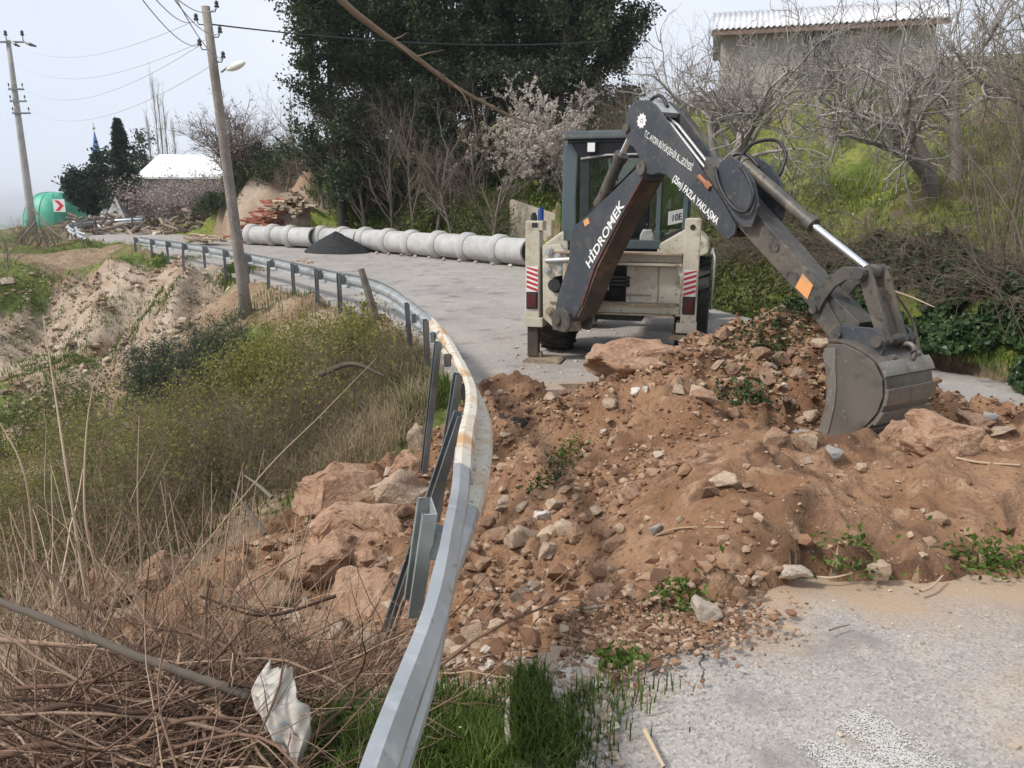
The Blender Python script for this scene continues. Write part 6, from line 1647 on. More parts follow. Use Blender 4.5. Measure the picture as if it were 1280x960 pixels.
# little weeds on the dug soil
for (u, v, s, n, lab) in [(705, 568, .10, 160, 'small green weed high on the soil slope'), (680, 612, .13, 200, 'dark green weed in the middle of the soil slope'), (933, 495, .16, 420, 'leafy green weed in the face of the heap'), (965, 430, .2, 520, 'clump of green weeds near the top of the heap'), (848, 762, .07, 130, 'green sprig beside the pale block'), (775, 826, .05, 110, 'tiny green plant on the broken asphalt edge'), (1062, 712, .1, 120, 'green blades pushed up at the end of the tyre track'), (1240, 715, .115, 260, 'grass sods mixed with soil at the right edge'), (437, 728, .05, 90, 'tuft of green on the wedge shaped boulder'), (560, 672, .05, 60, 'green weed under the barrier'), (1005, 398, .12, 200, 'weeds on the crest of the heap')]:
    g = ground_hit(u, v); a = Acc()
    p = g[None] + rng.normal(size=(n, 3)) * np.array([s, s * .7, 0]); p[:, 2] = H(p[:, 0], p[:, 1]) + np.abs(rng.normal(size=n)) * s * .6
    leaf_add(a, p, rng.uniform(.02, .05, n) * (1 + s * 2), aspect=.5, flat=.3)
    tag(a.build('weed', M_grass if s < .12 else M_ivy, None, smooth=False), lab, 'weed', kind='stuff')
def samp_sand(n):
    x = rng.uniform(-20, -7, n * 2); y = rng.uniform(18.5, 28.5, n * 2); k = (np.hypot((x + 12.8) / 6.2, (y - 25.2) / 4.6) < 1.1) & (fbm(x * .8, y * .8, 66, 3) > -.1); x, y = x[k][:n], y[k][:n]
    s = np.clip(rng.lognormal(-3.3, .6, len(x)), .012, .2)
    return np.stack([x, y, H(x, y) + s * .2], 1), s
pebbles('bank_rubble', 4200, samp_sand, 0, 0, M_banksoil, 'clods and stones washed out of the sandy bank', 'rubble')
grass_on('grass', 9000, (-20, -8), (19, 28.5), lambda x, y: (fbm(x * .9, y * .9, 68, 3) > .25) & leftb(x, y), .08, .28, .016, M_olive, 'weed clumps rooted in the sandy bank')
# ---- dry canes and brush in front
def canes(label, cu, cv, Y, n, h, spread, tipdir, mat, r=.0045, up=.02, group='clumps of bare canes rising from the brush'):
    q = gq(cu, cv, Y); root = empty('bare_canes', q, 0, label, 'canes', group)
    inv = Matrix.Translation((-float(q[0]), -float(q[1]), -float(q[2])))
    p0 = q[None] + rng.normal(size=(n, 3)) * np.array([spread, spread * .6, .03]); p0[:, 2] = H(p0[:, 0], p0[:, 1]) - .02
    d = np.stack([rng.normal(tipdir[0], .38, n), rng.normal(tipdir[1], .3, n), rng.uniform(.7, 1.2, n)], 1)
    P = walk(p0, d, h * rng.uniform(.45, 1.15, n), 12, up, .06, .025); Rr = r * rng.uniform(.6, 1.3, n)[:, None] * np.linspace(1, .3, 12)[None]
    a = Acc(); tube_add(a, P, Rr, 5); P2, R2 = sprout(P, Rr, 2, .3, 1, h * .28, .6, 6, .03, .1, .6, minr=.0014); tube_add(a, P2, R2, 3)
    o = a.build('cane_mass', mat, root, inv=inv); o['kind'] = 'stuff'
canes('tall tan canes rising at the left edge of the brush', 15, 760, 3.5, 44, 1.45, .35, (-.02, 0), M_cane, .0065)
canes('tall tan canes rising left of the middle of the brush', 115, 740, 3.7, 52, 1.5, .32, (.0, .05), M_cane, .0065)
canes('bare canes fanning out in the middle of the brush', 215, 725, 3.8, 56, 1.35, .28, (.08, .05), M_cane, .006)
canes('bare canes arching right towards the boulders', 320, 745, 3.7, 60, 1.0, .3, (.22, .05), M_cane, .0055)
canes('reddish thin canes standing over the brush heap', 270, 790, 3.3, 60, .8, .4, (.1, 0), M_twigred, .004)
canes('reddish thin canes at the lower left of the brush heap', 80, 820, 3.1, 50, .85, .4, (0, 0), M_twigred, .004)
def one_cane(px, lab, r0=.006, mat=None):
    P = catmull([at(*p) for p in px], 6); a = Acc(); tube_add(a, P[None], np.linspace(r0, r0 * .3, len(P))[None], 6)
    tag(a.build('dry_cane', mat or M_cane, None), lab, 'cane')
one_cane([(225, 720, 3.9), (330, 590, 4.1), (400, 520, 4.3), (470, 448, 4.5)], 'long thin cane arching from the brush up to the right', .005)
one_cane([(108, 745, 3.5), (85, 600, 3.5), (70, 500, 3.6), (54, 395, 3.7)], 'tall straight cane left in the brush, tallest of all', .008)
one_cane([(122, 720, 3.6), (106, 640, 3.6), (108, 540, 3.7), (117, 478, 3.75)], 'tall cane standing just right of the tallest', .007)
one_cane([(45, 700, 3.4), (30, 590, 3.4), (-5, 520, 3.5)], 'pale cane bending out of the picture at the left', .007)
one_cane([(178, 720, 3.7), (172, 620, 3.7), (174, 520, 3.8)], 'upright cane in the middle of the brush', .006)
one_cane([(332, 667, 6.2), (312, 640, 6.3), (290, 612, 6.4)], 'grey dead branch poking out above the canes', .028, M_bark)
one_cane([(340, 622, 6.6), (322, 606, 6.7), (305, 594, 6.8)], 'dark dead branch lying above the boulders', .022, M_bark)
one_cane([(395, 470, 9.8), (440, 455, 9.7), (480, 470, 9.6)], 'dark dead limb on the bank below the barrier', .05, M_bark)
# heap of cut brush
q = gq(150, 880, 2.7)
root = empty('brush_heap', q, 0, 'heap of tangled reddish dry branches in the lower left', 'brush heap')
inv = Matrix.Translation((-float(q[0]), -float(q[1]), -float(q[2])))
n = 1500
x = np.r_[rng.uniform(-3.2, -.75, n // 2), rng.normal(-1.7, .6, n - n // 2)]; y = np.r_[rng.uniform(1.7, 4.1, n // 2), rng.normal(2.7, .55, n - n // 2)]
x = np.minimum(x, -.62 - .25 * np.abs(y - 2.6))
thick = .50 * np.exp(-((x + 1.9) / 1.0) ** 2 - ((y - 2.7) / 1.0) ** 2)
p0 = np.stack([x, y, H(x, y) + thick * rng.uniform(0, 1.1, n)], 1)
aa = rng.normal(.12, .75, n) + np.where(rng.random(n) < .5, math.pi, 0); d = np.stack([np.cos(aa), np.sin(aa) * .8, rng.normal(.05, .2, n)], 1)
P = walk(p0, d, rng.uniform(.35, 1.25, n), 9, -.005, .09, .05); P[:, :, 2] = np.maximum(P[:, :, 2], H(P[:, :, 0], P[:, :, 1]).reshape(n, 9) + .01)
ac = Acc(); Rr = np.clip(rng.lognormal(-5.2, .55, n), .002, .012)[:, None] * np.linspace(1, .35, 9)[None]; tube_add(ac, P, Rr, 5)
P2, R2 = sprout(P, Rr, 4, .15, 1, .32, .7, 6, .02, .14, .6, minr=.0012); tube_add(ac, P2, R2, 3)
P3, R3 = sprout(P2[::2], R2[::2], 2, .2, 1, .16, .7, 4, .0, .15, .7, minr=.001); tube_add(ac, P3, R3, 3)
o = ac.build('twig_mass', M_twigred, root, inv=inv); o['kind'] = 'stuff'
for px, r0 in (([(0, 905, 2.5), (90, 880, 2.5), (180, 890, 2.5), (260, 860, 2.6)], .016), ([(0, 800, 3.0), (110, 810, 3.0), (230, 830, 2.95)], .013), ([(150, 940, 2.4), (230, 900, 2.45), (330, 900, 2.5)], .012), ([(40, 700, 3.6), (130, 780, 3.3), (220, 850, 3.0)], .012), ([(330, 830, 3.1), (260, 800, 3.2), (180, 775, 3.3)], .014), ([(0, 945, 2.35), (70, 930, 2.4), (160, 955, 2.35)], .018), ([(420, 745, 3.6), (330, 770, 3.5), (250, 745, 3.5)], .010), ([(380, 690, 4.2), (310, 730, 3.9), (240, 790, 3.4)], .009), ([(20, 860, 2.7), (120, 850, 2.7), (210, 800, 2.9)], .011)):
    P = catmull([at(*p) for p in px], 6); a = Acc(); tube_add(a, P[None], np.linspace(r0, r0 * .45, len(P))[None], 7)
    sp, sr = sprout(P[None], np.linspace(r0, r0 * .5, len(P))[None], 6, .2, 1, .35, .6, 6, .02, .12, .5); tube_add(a, sp, sr, 5)
    a.build('branch', M_twigred, root, inv=inv)
P = catmull([at(-40, 737, 2.6), at(60, 775, 2.58), at(150, 812, 2.56), at(240, 845, 2.55), at(314, 872, 2.55)], 8)
a = Acc(); P = P + np.stack([0 * P[:, 0], .0012 * rng.normal(size=len(P)), .0018 * rng.normal(size=len(P))], 1); V, F = tubes(P[None], (np.linspace(.013, .018, len(P)) * (1 + .06 * rng.normal(size=len(P))))[None], 10, cap=True); a.add(V, F, .3)
tag(a.build('dead_stem', M_bark, None), 'long dark grey dead stem lying across the brush heap', 'dead stem')
# straws and twigs on the soil and asphalt
def stick(px, r0, label, mat=None):
    P = []
    for (u, v) in px: g = ground_hit(u, v); g[2] = max(g[2], float(zroad(g[1])) if (g[0] > .3 and g[1] < 3.4) else -9) + r0; P.append(g)
    P = catmull(P, 6); a = Acc(); tube_add(a, P[None], np.linspace(r0, r0 * .6, len(P))[None], 6); tag(a.build('stick', mat or M_cane, None), label, 'stick')
stick([(806, 918), (815, 935), (830, 965)], .010, 'short yellow cane lying on the near asphalt')
stick([(820, 672), (850, 662), (905, 664)], .008, 'pale twig lying on the soil slope')
stick([(1010, 722), (1040, 724), (1065, 718)], .006, 'thin twig lying beside the pale grey stone')
stick([(1150, 742), (1165, 735), (1178, 722)], .008, 'bent twig at the lip of the soil on the right')
stick([(1195, 575), (1225, 580), (1275, 585)], .010, 'pale stick lying on the soil at the right')
stick([(728, 815), (745, 795), (757, 772)], .008, 'dark curved root sticking out of the soil slope', M_bark)
stick([(1036, 790), (1050, 785), (1062, 783)], .004, 'tiny dark twig on the near asphalt', M_bark)
# dead branches beyond the bucket
one_cane([(1105, 360, 7.6), (1140, 372, 7.6), (1168, 384, 7.5)], 'broken pale branch sticking out behind the bucket linkage', .016)
one_cane([(1150, 440, 8.0), (1140, 400, 8.0), (1120, 368, 7.9), (1105, 350, 7.8)], 'dark dead branch standing behind the bucket', .02, M_bark)
# branch reaching into the picture from above
P = catmull([at(330, -110, 7.2), at(425, -2, 7.5), at(470, 36, 7.8), at(515, 68, 8.1), at(560, 102, 8.4), at(600, 126, 8.7), at(640, 146, 9.0), at(672, 155, 9.2)], 8)
root = empty('overhanging_branch', P[0], 0, 'bare thorny branch reaching into the picture from above', 'branch'); inv = Matrix.Translation(tuple(-float(c) for c in P[0]))
a = Acc(); tube_add(a, P[None], np.linspace(.038, .010, len(P))[None], 8); a.build('stem', M_branch, root, inv=inv)
SR = np.linspace(.04, .012, len(P))[None]
sp, sr = sprout(P[None], SR, 10, .3, .98, .28, .8, 6, .05, .1, .35); a = Acc(); tube_add(a, sp, sr, 5)
sp, sr = sprout(P[None], SR, 6, .3, .9, .4, 1.3, 6, -.4, .1, .25); tube_add(a, sp, sr, 4); a.build('twig_mass', M_branch, root, inv=inv)['kind'] = 'stuff'
# ---- white sack at the foot of the brush heap
M_sack = surf('white_woven_sack', (.50, .465, .41), ((9, (.40, .355, .295), .45, .62), (15, (.44, .37, .3), .62, .76)), .8, 0, ((260, .25, .002), (12, .3, .02)))
n_, m_ = 40, 26
path = resample(catmull([at(352, 830, 2.6), at(343, 862, 2.48), at(354, 893, 2.42), at(368, 922, 2.38), at(375, 950, 2.35)], 10), n_)
P = np.zeros((n_, m_, 3))
for i in range(n_):
    t = i / (n_ - 1); wdt = np.interp(t, [0, .1, .3, .55, .8, 1], [.035, .055, .095, .085, .055, .012])
    for j in range(m_):
        s = (j / (m_ - 1) - .5) * 2
        crease = .012 * (1 - 2 * abs(math.sin(s * 5 + t * 7 + 1.2 * math.sin(t * 9)))) + .016 * abs(math.sin(s * 3.1 + t * 4)) + .010 * math.sin(s * 7.3 - t * 6 + 1) + .008 * math.sin(t * 15 + s * 2.2) + .006 * math.sin(s * 13 + t * 19)
        P[i, j] = path[i] + np.array([wdt * s + .012 * math.sin(t * 9 + s * 2), -.05 * (1 - s * s) * math.sin(min(1, t * 3 + .2) * 1.57) - crease, .012 * math.sin(s * 4 + t * 7)])
i = np.arange(n_ * m_).reshape(n_, m_); Q = np.stack([i[:-1, :-1], i[1:, :-1], i[1:, 1:], i[:-1, 1:]], -1).reshape(-1, 4)
so_ = link_mesh('sack', np_mesh('sack', P.reshape(-1, 3), [Q]), M_sack); sm = so_.modifiers.new('thickness', 'SOLIDIFY'); sm.thickness = .004
tag(so_, 'crumpled white woven sack with a blue stripe caught on the brush', 'sack')
P2 = P[20:30, 17] + np.array([0, -.006, .003]); P3 = P[20:30, 18] + np.array([0, -.006, .003]); PP = np.stack([P2, P2 + (P3 - P2) * .6], 1).reshape(-1, 3)
i = np.arange(20).reshape(10, 2); Q = np.stack([i[:-1, 0], i[1:, 0], i[1:, 1], i[:-1, 1]], -1)
link_mesh('stripe', np_mesh('stripe', PP, [Q]), surf('faded_blue_print', (.22, .33, .52)), so_)
# ================================================================== things in the distance
M_render = surf('stained_render', (.44, .40, .35), ((1.2, (.34, .30, .26), .42, .62), (5, (.43, .40, .36), .52, .7)), .9, 0, ((12, .3, .03),))
M_sheet = surf('pale_roof_sheet', (.66, .66, .67), ((1.5, (.52, .51, .52), .5, .7), (9, (.44, .38, .34), .64, .78)), .5, .1)
M_stonewall = surf('grey_stone_wall', (.30, .285, .265), ((1.5, (.20, .19, .18), .42, .6), (5, (.40, .37, .34), .52, .68)), .9, 0, ((5, .6, .1),))
M_whiteroof = surf('white_membrane_roof', (.80, .80, .79), ((1, (.70, .70, .70), .5, .7),), .6)
M_darkopen = surf('dark_opening', (.02, .02, .022), (), .6)
M_paintblue = surf('blue_spire_paint', (.07, .16, .38), (), .5)
M_plaster = surf('white_plaster', (.70, .69, .66), (), .8)
M_green = surf('green_tarp', (.06, .36, .24), ((1.5, (.10, .45, .31), .45, .65), (6, (.04, .28, .19), .55, .7)), .5, 0, ((4, .3, .05),))
M_plank = surf('red_painted_timber', (.27, .085, .05), ((3, (.36, .13, .075), .45, .65), (14, (.20, .07, .045), .55, .7)), .8, 0, (), rnd=.25)
M_lumber = surf('pale_sawn_timber', (.42, .33, .23), ((3, (.30, .23, .155), .45, .65),), .85, 0, (), rnd=.3)
M_log = surf('firewood_bark', (.24, .185, .145), ((5, (.14, .105, .08), .45, .65),), .9, 0, (), rnd=.45)

# ---- house above the slope
hx0, hx1, hy0, hy1 = at(902, 105, 26.5)[0], at(1150, 105, 26.5)[0], 26.5, 31.5
zb = 5.1; ze = at(1000, 30, 26.3)[2]; zrd = at(1000, 9, 29)[2]
hs = empty('house', ((hx0 + hx1) / 2, hy0, zb), 0, 'low grey rendered house with a corrugated metal roof on top of the slope', 'house')
def wbox(name, x0, x1, y0, y1, z0, z1, mat, root, bev=0.0):
    b = new_bm(); bm_box(b, ((x0 + x1) / 2, (y0 + y1) / 2, (z0 + z1) / 2), (x1 - x0, y1 - y0, z1 - z0), None, bev); return bm_obj(name, b, mat, root, world_to=root)
ox0, ox1 = hx0 + 2.6, hx0 + 3.5; wx0, wx1 = hx0 + 1.0, hx0 + 1.8
for (a_, c_, z0, z1) in ((hx0, ox0, zb, ze), (ox0, ox1, zb + 2.35, ze), (ox1, hx1, zb, ze)):
    wbox('wall', a_, c_, hy0, hy0 + .25, z0, z1, M_render, hs)
wbox('wall', hx0, hx0 + .25, hy0 + .251, hy1, zb, ze, M_render, hs); wbox('wall', hx1 - .25, hx1, hy0 + .251, hy1, zb, ze, M_render, hs); wbox('wall', hx0, hx1, hy1 - .25, hy1 - .001, zb, ze - .01, M_render, hs)
dr = wbox('door', ox0, ox1, hy0 + .10, hy0 + .16, zb, zb + 2.35, surf('grey_door', (.14, .14, .15), (), .7), hs); wbox('handle', ox0 + .1, ox0 + .14, hy0 + .06, hy0 + .099, zb + 1.05, zb + 1.2, M_grey, dr)
for nm, ya, za, yb, zb2 in (('roof', hy0 - .5, ze - .02, (hy0 + hy1) / 2, zrd), ('roof', hy1 + .4, ze - .02, (hy0 + hy1) / 2, zrd)):
    nx_ = 240; xx = np.linspace(hx0 - .35, hx1 + .35, nx_); cz = .028 * np.cos(2 * np.pi * np.arange(nx_) / 6)
    V = np.concatenate([np.stack([xx, np.full(nx_, y_), z_ + cz + o_], 1) for (y_, z_, o_) in ((ya, za, 0), (yb, zb2, 0), (yb, zb2, -.03), (ya, za, -.03))])
    i = np.arange(nx_ - 1); F = np.concatenate([np.stack([i + k * nx_, i + 1 + k * nx_, i + 1 + ((k + 1) % 4) * nx_, i + ((k + 1) % 4) * nx_], 1) for k in range(4)])
    a = Acc(); a.add(V, F); a.build(nm, M_sheet, hs, inv=rootmat(hs).inverted())
wbox('fascia', hx0 - .3, hx1 + .3, hy0 - .47, hy0 - .43, ze - .22, ze - .06, surf('rusty_fascia', (.20, .13, .10), (), .8), hs)
for x_ in (hx0 + .125, hx1 - .125):
    b = new_bm(); bm_prism(b, [(x_ - .12, hy0, ze + .002), (x_ - .12, hy1, ze + .002), (x_ - .12, (hy0 + hy1) / 2, zrd - .05)], (.24, 0, 0)); bm_obj('gable', b, M_render, hs, world_to=hs)
hs.rotation_euler = (0, 0, -R(15))
# ---- concrete box wall behind the pipes
M_oldconc = surf('streaked_concrete', (.42, .36, .29), ((1.4, (.33, .27, .21), .42, .62), (6, (.22, .15, .10), .6, .74), (12, (.50, .45, .38), .55, .7)), .9, 0, ((20, .3, .02),))
Ya, Yb = 31.0, 28.6
xl, xr = at(637, 275, Ya)[0], at(712, 285, Yb)[0]; cz0 = h1((xl + xr) / 2, 30) - 1.0
zl, zr2 = at(637, 249, Ya)[2], at(712, 274, Yb)[2]
bx = empty('concrete_box', ((xl + xr) / 2, 30, cz0), 0, 'open concrete box with stained walls behind the near end of the pipes', 'concrete box')
for (p0, p1, za, zb_) in (((xl, Ya), (xr, Yb), zl, zr2), ((xl + .02, Ya + .13), (xl + 1.6, Ya + 2.6), zl - .004, zl - .1), ((xl + 1.62, Ya + 2.7), (xr + 1.6, Yb + 2.7), zl - .12, zr2 + .04)):
    b = new_bm(); bm_prism(b, [(p0[0], p0[1], cz0), (p1[0], p1[1], cz0), (p1[0], p1[1], zb_), (p0[0], p0[1], za)], (.10, .12, 0), .01); bm_obj('wall', b, M_oldconc, bx, world_to=bx)
heap('soil_heap', (xr - .3, Yb + 1.9, zr2 - .9), 1.3, 1.1, 1.5, M_soil, 'rusty brown soil heaped inside the concrete box', 'soil heap', 13)
# ---- white roofed building down the road
B0 = np.array([-27.5, 72.0]); gb = h1(-27.5, 72) - .3
wb = empty('building', (B0[0], B0[1], gb), 0, 'long grey building with a bright white roof at the end of the road', 'building')
x0, x1 = at(176, 222, 70)[0], at(322, 222, 70)[0]; ez, rz_ = at(240, 223, 70)[2], at(240, 195, 75)[2]
for (a_, c_, z0, z1) in ((x0, x0 + 2.2, gb, ez), (x0 + 2.2, x0 + 3.4, gb, gb + 1.2), (x0 + 2.2, x0 + 3.4, gb + 2.4, ez), (x0 + 3.4, x0 + 6.0, gb, ez), (x0 + 6.0, x0 + 7.2, gb, gb + 1.2), (x0 + 6, x0 + 7.2, gb + 2.4, ez), (x0 + 7.2, x1, gb, ez)):
    wbox('wall', a_, c_, 70, 70.3, z0, z1, M_stonewall, wb)
for q0 in (x0 + 2.2, x0 + 6.0):
    w_ = wbox('window', q0, q0 + 1.2, 70.12, 70.16, gb + 1.2, gb + 2.4, M_darkopen, wb); wbox('window_frame', q0 + .55, q0 + .65, 70.06, 70.119, gb + 1.2, gb + 2.4, M_plaster, w_)
wbox('wall', x0, x0 + .3, 70.301, 80, gb, ez, M_stonewall, wb); wbox('wall', x1 - .3, x1, 70.301, 80, gb, ez, M_stonewall, wb); wbox('wall', x0, x1, 79.7, 79.999, gb, ez - .01, M_stonewall, wb)
b = new_bm(); bm_prism(b, [(x0 - .4, 69.6, ez - .05), (x0 - .4, 75, rz_), (x0 - .4, 80.4, ez - .05), (x0 - .4, 80.4, ez + .1), (x0 - .4, 75, rz_ + .15), (x0 - .4, 69.6, ez + .1)], (x1 - x0 + .8, 0, 0)); bm_obj('roof', b, M_whiteroof, wb, world_to=wb)
for k in range(7): wbox('roof_seam', x0 + 1.2 + k * (x1 - x0 - 2) / 6, x0 + 1.26 + k * (x1 - x0 - 2) / 6, 74.9, 75.1, rz_ + .1, rz_ + .22, M_sheet, wb)
for x_ in (x0 + .01, x1 - .26):
    b = new_bm(); bm_prism(b, [(x_, 70.1, ez), (x_, 79.9, ez), (x_, 75, rz_ - .02)], (.25, 0, 0)); bm_obj('gable', b, M_stonewall, wb, world_to=wb)
# ---- minaret
q = at(120, 230, 110); mz = -1.0; zt0, zt1 = at(122, 200, 110)[2], at(119, 165, 110)[2]; mxx = at(122, 200, 110)[0]
mn = empty('minaret', (mxx, 110, mz), 0, 'white minaret with a pointed blue spire rising over the dark trees', 'minaret')
b = new_bm(); bm_cyl(b, (mxx, 110, mz), (mxx, 110, zt0), .85, 20, .75); bm_obj('shaft', b, M_plaster, mn, smooth=True, auto=40, world_to=mn)
b = new_bm(); bm_cyl(b, (mxx, 110, zt0 + .002), (mxx, 110, zt1), .72, 20, .06); bm_obj('spire', b, M_paintblue, mn, smooth=True, auto=40, world_to=mn)
b = new_bm(); bm_cyl(b, (mxx, 110, zt1), (mxx, 110, zt1 + 1.2), .05, 8); bm_lathe(b, [(.01, 0), (.16, .1), (.2, .22), (.16, .34), (.01, .44)], (mxx, 110, zt1 + .3), (0, 0, 1), 12); bm_obj('finial', b, M_grey, mn, world_to=mn)
# ---- green domed tarp and chevron sign
q = at(70, 268, 66); gz_ = h1(q[0], 66) - .1
gd = empty('green_tent', (q[0], 66, gz_), 0, 'green domed tarpaulin shelter at the far left beyond the bend', 'tent')
top_z = at(70, 240, 66)[2]; b = new_bm(); prof = [(math.cos(a_) ** .7 * 2.45 if a_ < 1.5 else .01, math.sin(a_) * (top_z - gz_)) for a_ in np.linspace(0, 1.57, 14)]
bm_lathe(b, prof, (q[0], 66, gz_), (0, 0, 1), 28); bm_obj('tarp', b, M_green, gd, smooth=True, world_to=gd)
for k in range(5):
    aa_ = -2.6 + k * .5; b = new_bm(); bm_tube(b, [(q[0] + (r_ + .02) * math.cos(aa_), 66 + (r_ + .02) * math.sin(aa_), gz_ + h_) for r_, h_ in prof], .03, 6); bm_obj('hoop', b, M_green, gd, world_to=gd)
q = at(74, 257, 55); zs = h1(q[0], 55)
cs = empty('chevron_sign', (q[0], 55, zs), 0, 'white road sign with a red chevron pointing right in front of the green shelter', 'sign')
b = new_bm(); bm_cyl(b, (q[0], 55.06, zs - .3), (q[0], 55.06, q[2] + .3), .04, 10); bm_obj('post', b, M_post, cs, world_to=cs)
b = new_bm(); bm_box(b, (q[0], 55, q[2]), (.82, .03, .86), None, .01); bd = bm_obj('board', b, M_white, cs, world_to=cs)
b = new_bm(); bm_prism(b, [(q[0] + x_, 54.975, q[2] + z_) for x_, z_ in ((-.30, .36), (-.02, .36), (.32, 0), (-.02, -.36), (-.30, -.36), (.04, 0))], (0, .008, 0)); o = bm_obj('chevron', b, surf('sign_red', (.62, .03, .05), (), .5), cs, world_to=cs)
# ---- grey tarp tent
q = at(150, 268, 57); zs = h1(q[0], 57) - .05; b = new_bm()
apx = Vector(tuple(at(144, 246, 57))); cs4 = [Vector((q[0] - 1.2, 56, zs)), Vector((q[0] + 1.3, 55.8, zs)), Vector((q[0] + 1.5, 58.5, zs)), Vector((q[0] - 1.1, 58.5, zs))]
for k in range(4): bm_prism(b, [apx, cs4[k], cs4[(k + 1) % 4]], (.0, .0, .03))
tag(bm_obj('tarp_cover', b, M_pconc), 'pale grey tarpaulin draped to a point beside the conifer', 'tarpaulin')
# ---- firewood heap at the bend
q = at(170, 285, 54); fz = h1(q[0], 54)
fw_ = empty('firewood_heap', (q[0], 54, fz), 0, 'long heap of cut firewood and branches behind the far bend', 'firewood')
b = new_bm(); bm_cyl(b, (-.5, 0, 0), (.5, 0, 0), .5, 8); lm = bpy.data.meshes.new('log'); b.to_mesh(lm); b.free(); lm.materials.append(M_log)
for k in range(170):
    u = rng.uniform(82, 262); Yk = rng.uniform(50, 57); x = (u - 640) / FPX / 1.02 * Yk; hz_ = .95 * math.exp(-((Yk - 54) / 2.2) ** 2) * (1.15 if u < 170 else .8)
    o = bpy.data.objects.new('log', lm); COL.objects.link(o); o.parent = fw_
    L = rng.uniform(.5, 1.5); r_ = rng.uniform(.12, .28)
    o.location = (x - q[0], Yk - 54, h1(x, Yk) - fz + hz_ * rng.uniform(.1, 1.1)); o.rotation_euler = (0, rng.normal() * .3, rng.uniform(0, 3.1)); o.scale = (L, r_, r_)
    if rng.random() < .22: o.material_slots[0].link = 'OBJECT'; o.material_slots[0].material = M_lumber if rng.random() < .8 else M_white
# ---- piles of timber left of the pipes
pl_b = new_bm(); bm_box(pl_b, (0, 0, 0), (1, 1, 1)); plm = bpy.data.meshes.new('plank'); pl_b.to_mesh(plm); pl_b.free(); plm.materials.append(M_plank)
def timber(name, u0, u1, v0, Y, n, hgt, mat, label, ang, L):
    c = at((u0 + u1) / 2, v0, Y); c[0] -= .5; Y -= .5; z0 = h1(c[0], Y); rt_ = empty(name, (c[0], Y, z0), 0, label, 'timber pile'); w_ = (u1 - u0) / FPX * Y
    for k in range(n):
        o = bpy.data.objects.new('plank', plm); COL.objects.link(o); o.parent = rt_
        f = rng.uniform(-.5, .5); hh = hgt * (1 - abs(f) * 1.1); nn = rng.uniform(-.95, -.1)
        x = -.71 * f * w_ * 1.5 + .7 * nn; y = .7 * f * w_ * 1.5 + .71 * nn
        o.location = (x, y, h1(c[0] + x, Y + y) - z0 + .08 + hh * (1 - abs(nn + .5)) * rng.uniform(0, 1)); o.rotation_euler = (rng.normal() * .2, rng.normal(0, .12), 2.35 + ang + rng.normal() * .35); o.scale = (L * rng.uniform(.6, 1.2), rng.uniform(.1, .22), rng.uniform(.05, .12))
        o.material_slots[0].link = 'OBJECT'; o.material_slots[0].material = mat
timber('timber_pile', 318, 388, 290, 41.0, 70, .5, M_plank, 'heap of reddish planks at the far end of the pipes', .2, 2.2)
timber('timber_pile', 372, 412, 287, 39.2, 34, .3, M_lumber, 'heap of pale splintered timber beside the reddish planks', -.3, 1.8)
timber('timber_pile', 268, 305, 297, 40.0, 16, .5, M_lumber, 'few pale boards scattered at the foot of the far bank', .5, 1.2)
# ---- trees far down the road
def conifer(q, hh, label):
    root = empty('conifer_tree', q, 0, label, 'tree'); inv = Matrix.Translation((-float(q[0]), -float(q[1]), -float(q[2])))
    TP, TR = upright(q, hh, .16, .03, wob=.01); a = Acc(); tube_add(a, TP, TR, 8); a.build('trunk', M_bark, root, inv=inv)
    n = 340; t = rng.uniform(.05, .99, n) ** .8; a_ = rng.uniform(0, 6.28, n); L = (1 - t) ** .95 * hh * .25 * rng.uniform(.75, 1.2, n) + .15
    p0 = np.stack([q[0] + 0 * t, q[1] + 0 * t, q[2] + hh * t], 1); d = np.stack([np.cos(a_), np.sin(a_), np.full(n, .25)], 1)
    P = walk(p0, d, L, 6, -.06, .06); a = Acc(); tube_add(a, P, np.full((n, 6), .02), 3); a.build('branches', M_bark, root, inv=inv)
    la = Acc(); leaf_add(la, tips(P, 17000, .06, .15), rng.uniform(.10, .26, 17000), aspect=.35); la.build('crown', M_conifer, root, smooth=False, inv=inv)
q = at(160, 268, 58); q[2] = h1(q[0], 58); conifer(q, at(153, 148, 58)[2] - q[2], 'dark pointed conifer in front of the white roofed building')
def round_tree(u, vb, vt, Y, rad, n, label, mat=M_conifer, sz=.32, umb=False):
    q = at(u, vb, Y); q[2] = min(h1(q[0], Y), q[2]); ht = at(u, vt, Y)[2] - q[2]
    return tree('round_tree', q, label, 'tree', (M_bark, M_bark), upright(q, ht * .7, .22, .12, wob=.02),
        [dict(n=16, t0=.75 if umb else .25, t1=1, length=rad * 1.15, ang=1.0, K=6, up=.12 if not umb else .05, wig=.12, rs=.5), dict(n=10, t0=.3, t1=1, length=rad * .4, ang=.8, K=4, up=.08, wig=.15, rs=.5, m=3)], dict(n=n, size=sz, spread=.25, mat=mat, t0=.1))
round_tree(124, 285, 214, 64, 1.9, 12000, 'dark round tree left of the conifer')
round_tree(196, 240, 182, 92, 4.6, 9000, 'dark umbrella shaped pine showing above the white roof', M_evergreen, .4, True)
round_tree(103, 285, 236, 68, 1.3, 5000, 'small dark tree beside the green shelter')
q = at(206, 262, 84); q[2] = h1(q[0], 84)
pt = at(205, 104, 84)[2] - q[2]
T = []
for dx, f in ((0, 1.0), (.9, .9), (-.9, .82), (1.7, .7), (.4, .94)):
    z = np.linspace(0, 1, 10); T.append(np.stack([q[0] + dx * np.minimum(z * 4, 1) + .05 * np.sin(z * 9), q[1] + 0 * z, q[2] + pt * f * z], 1))
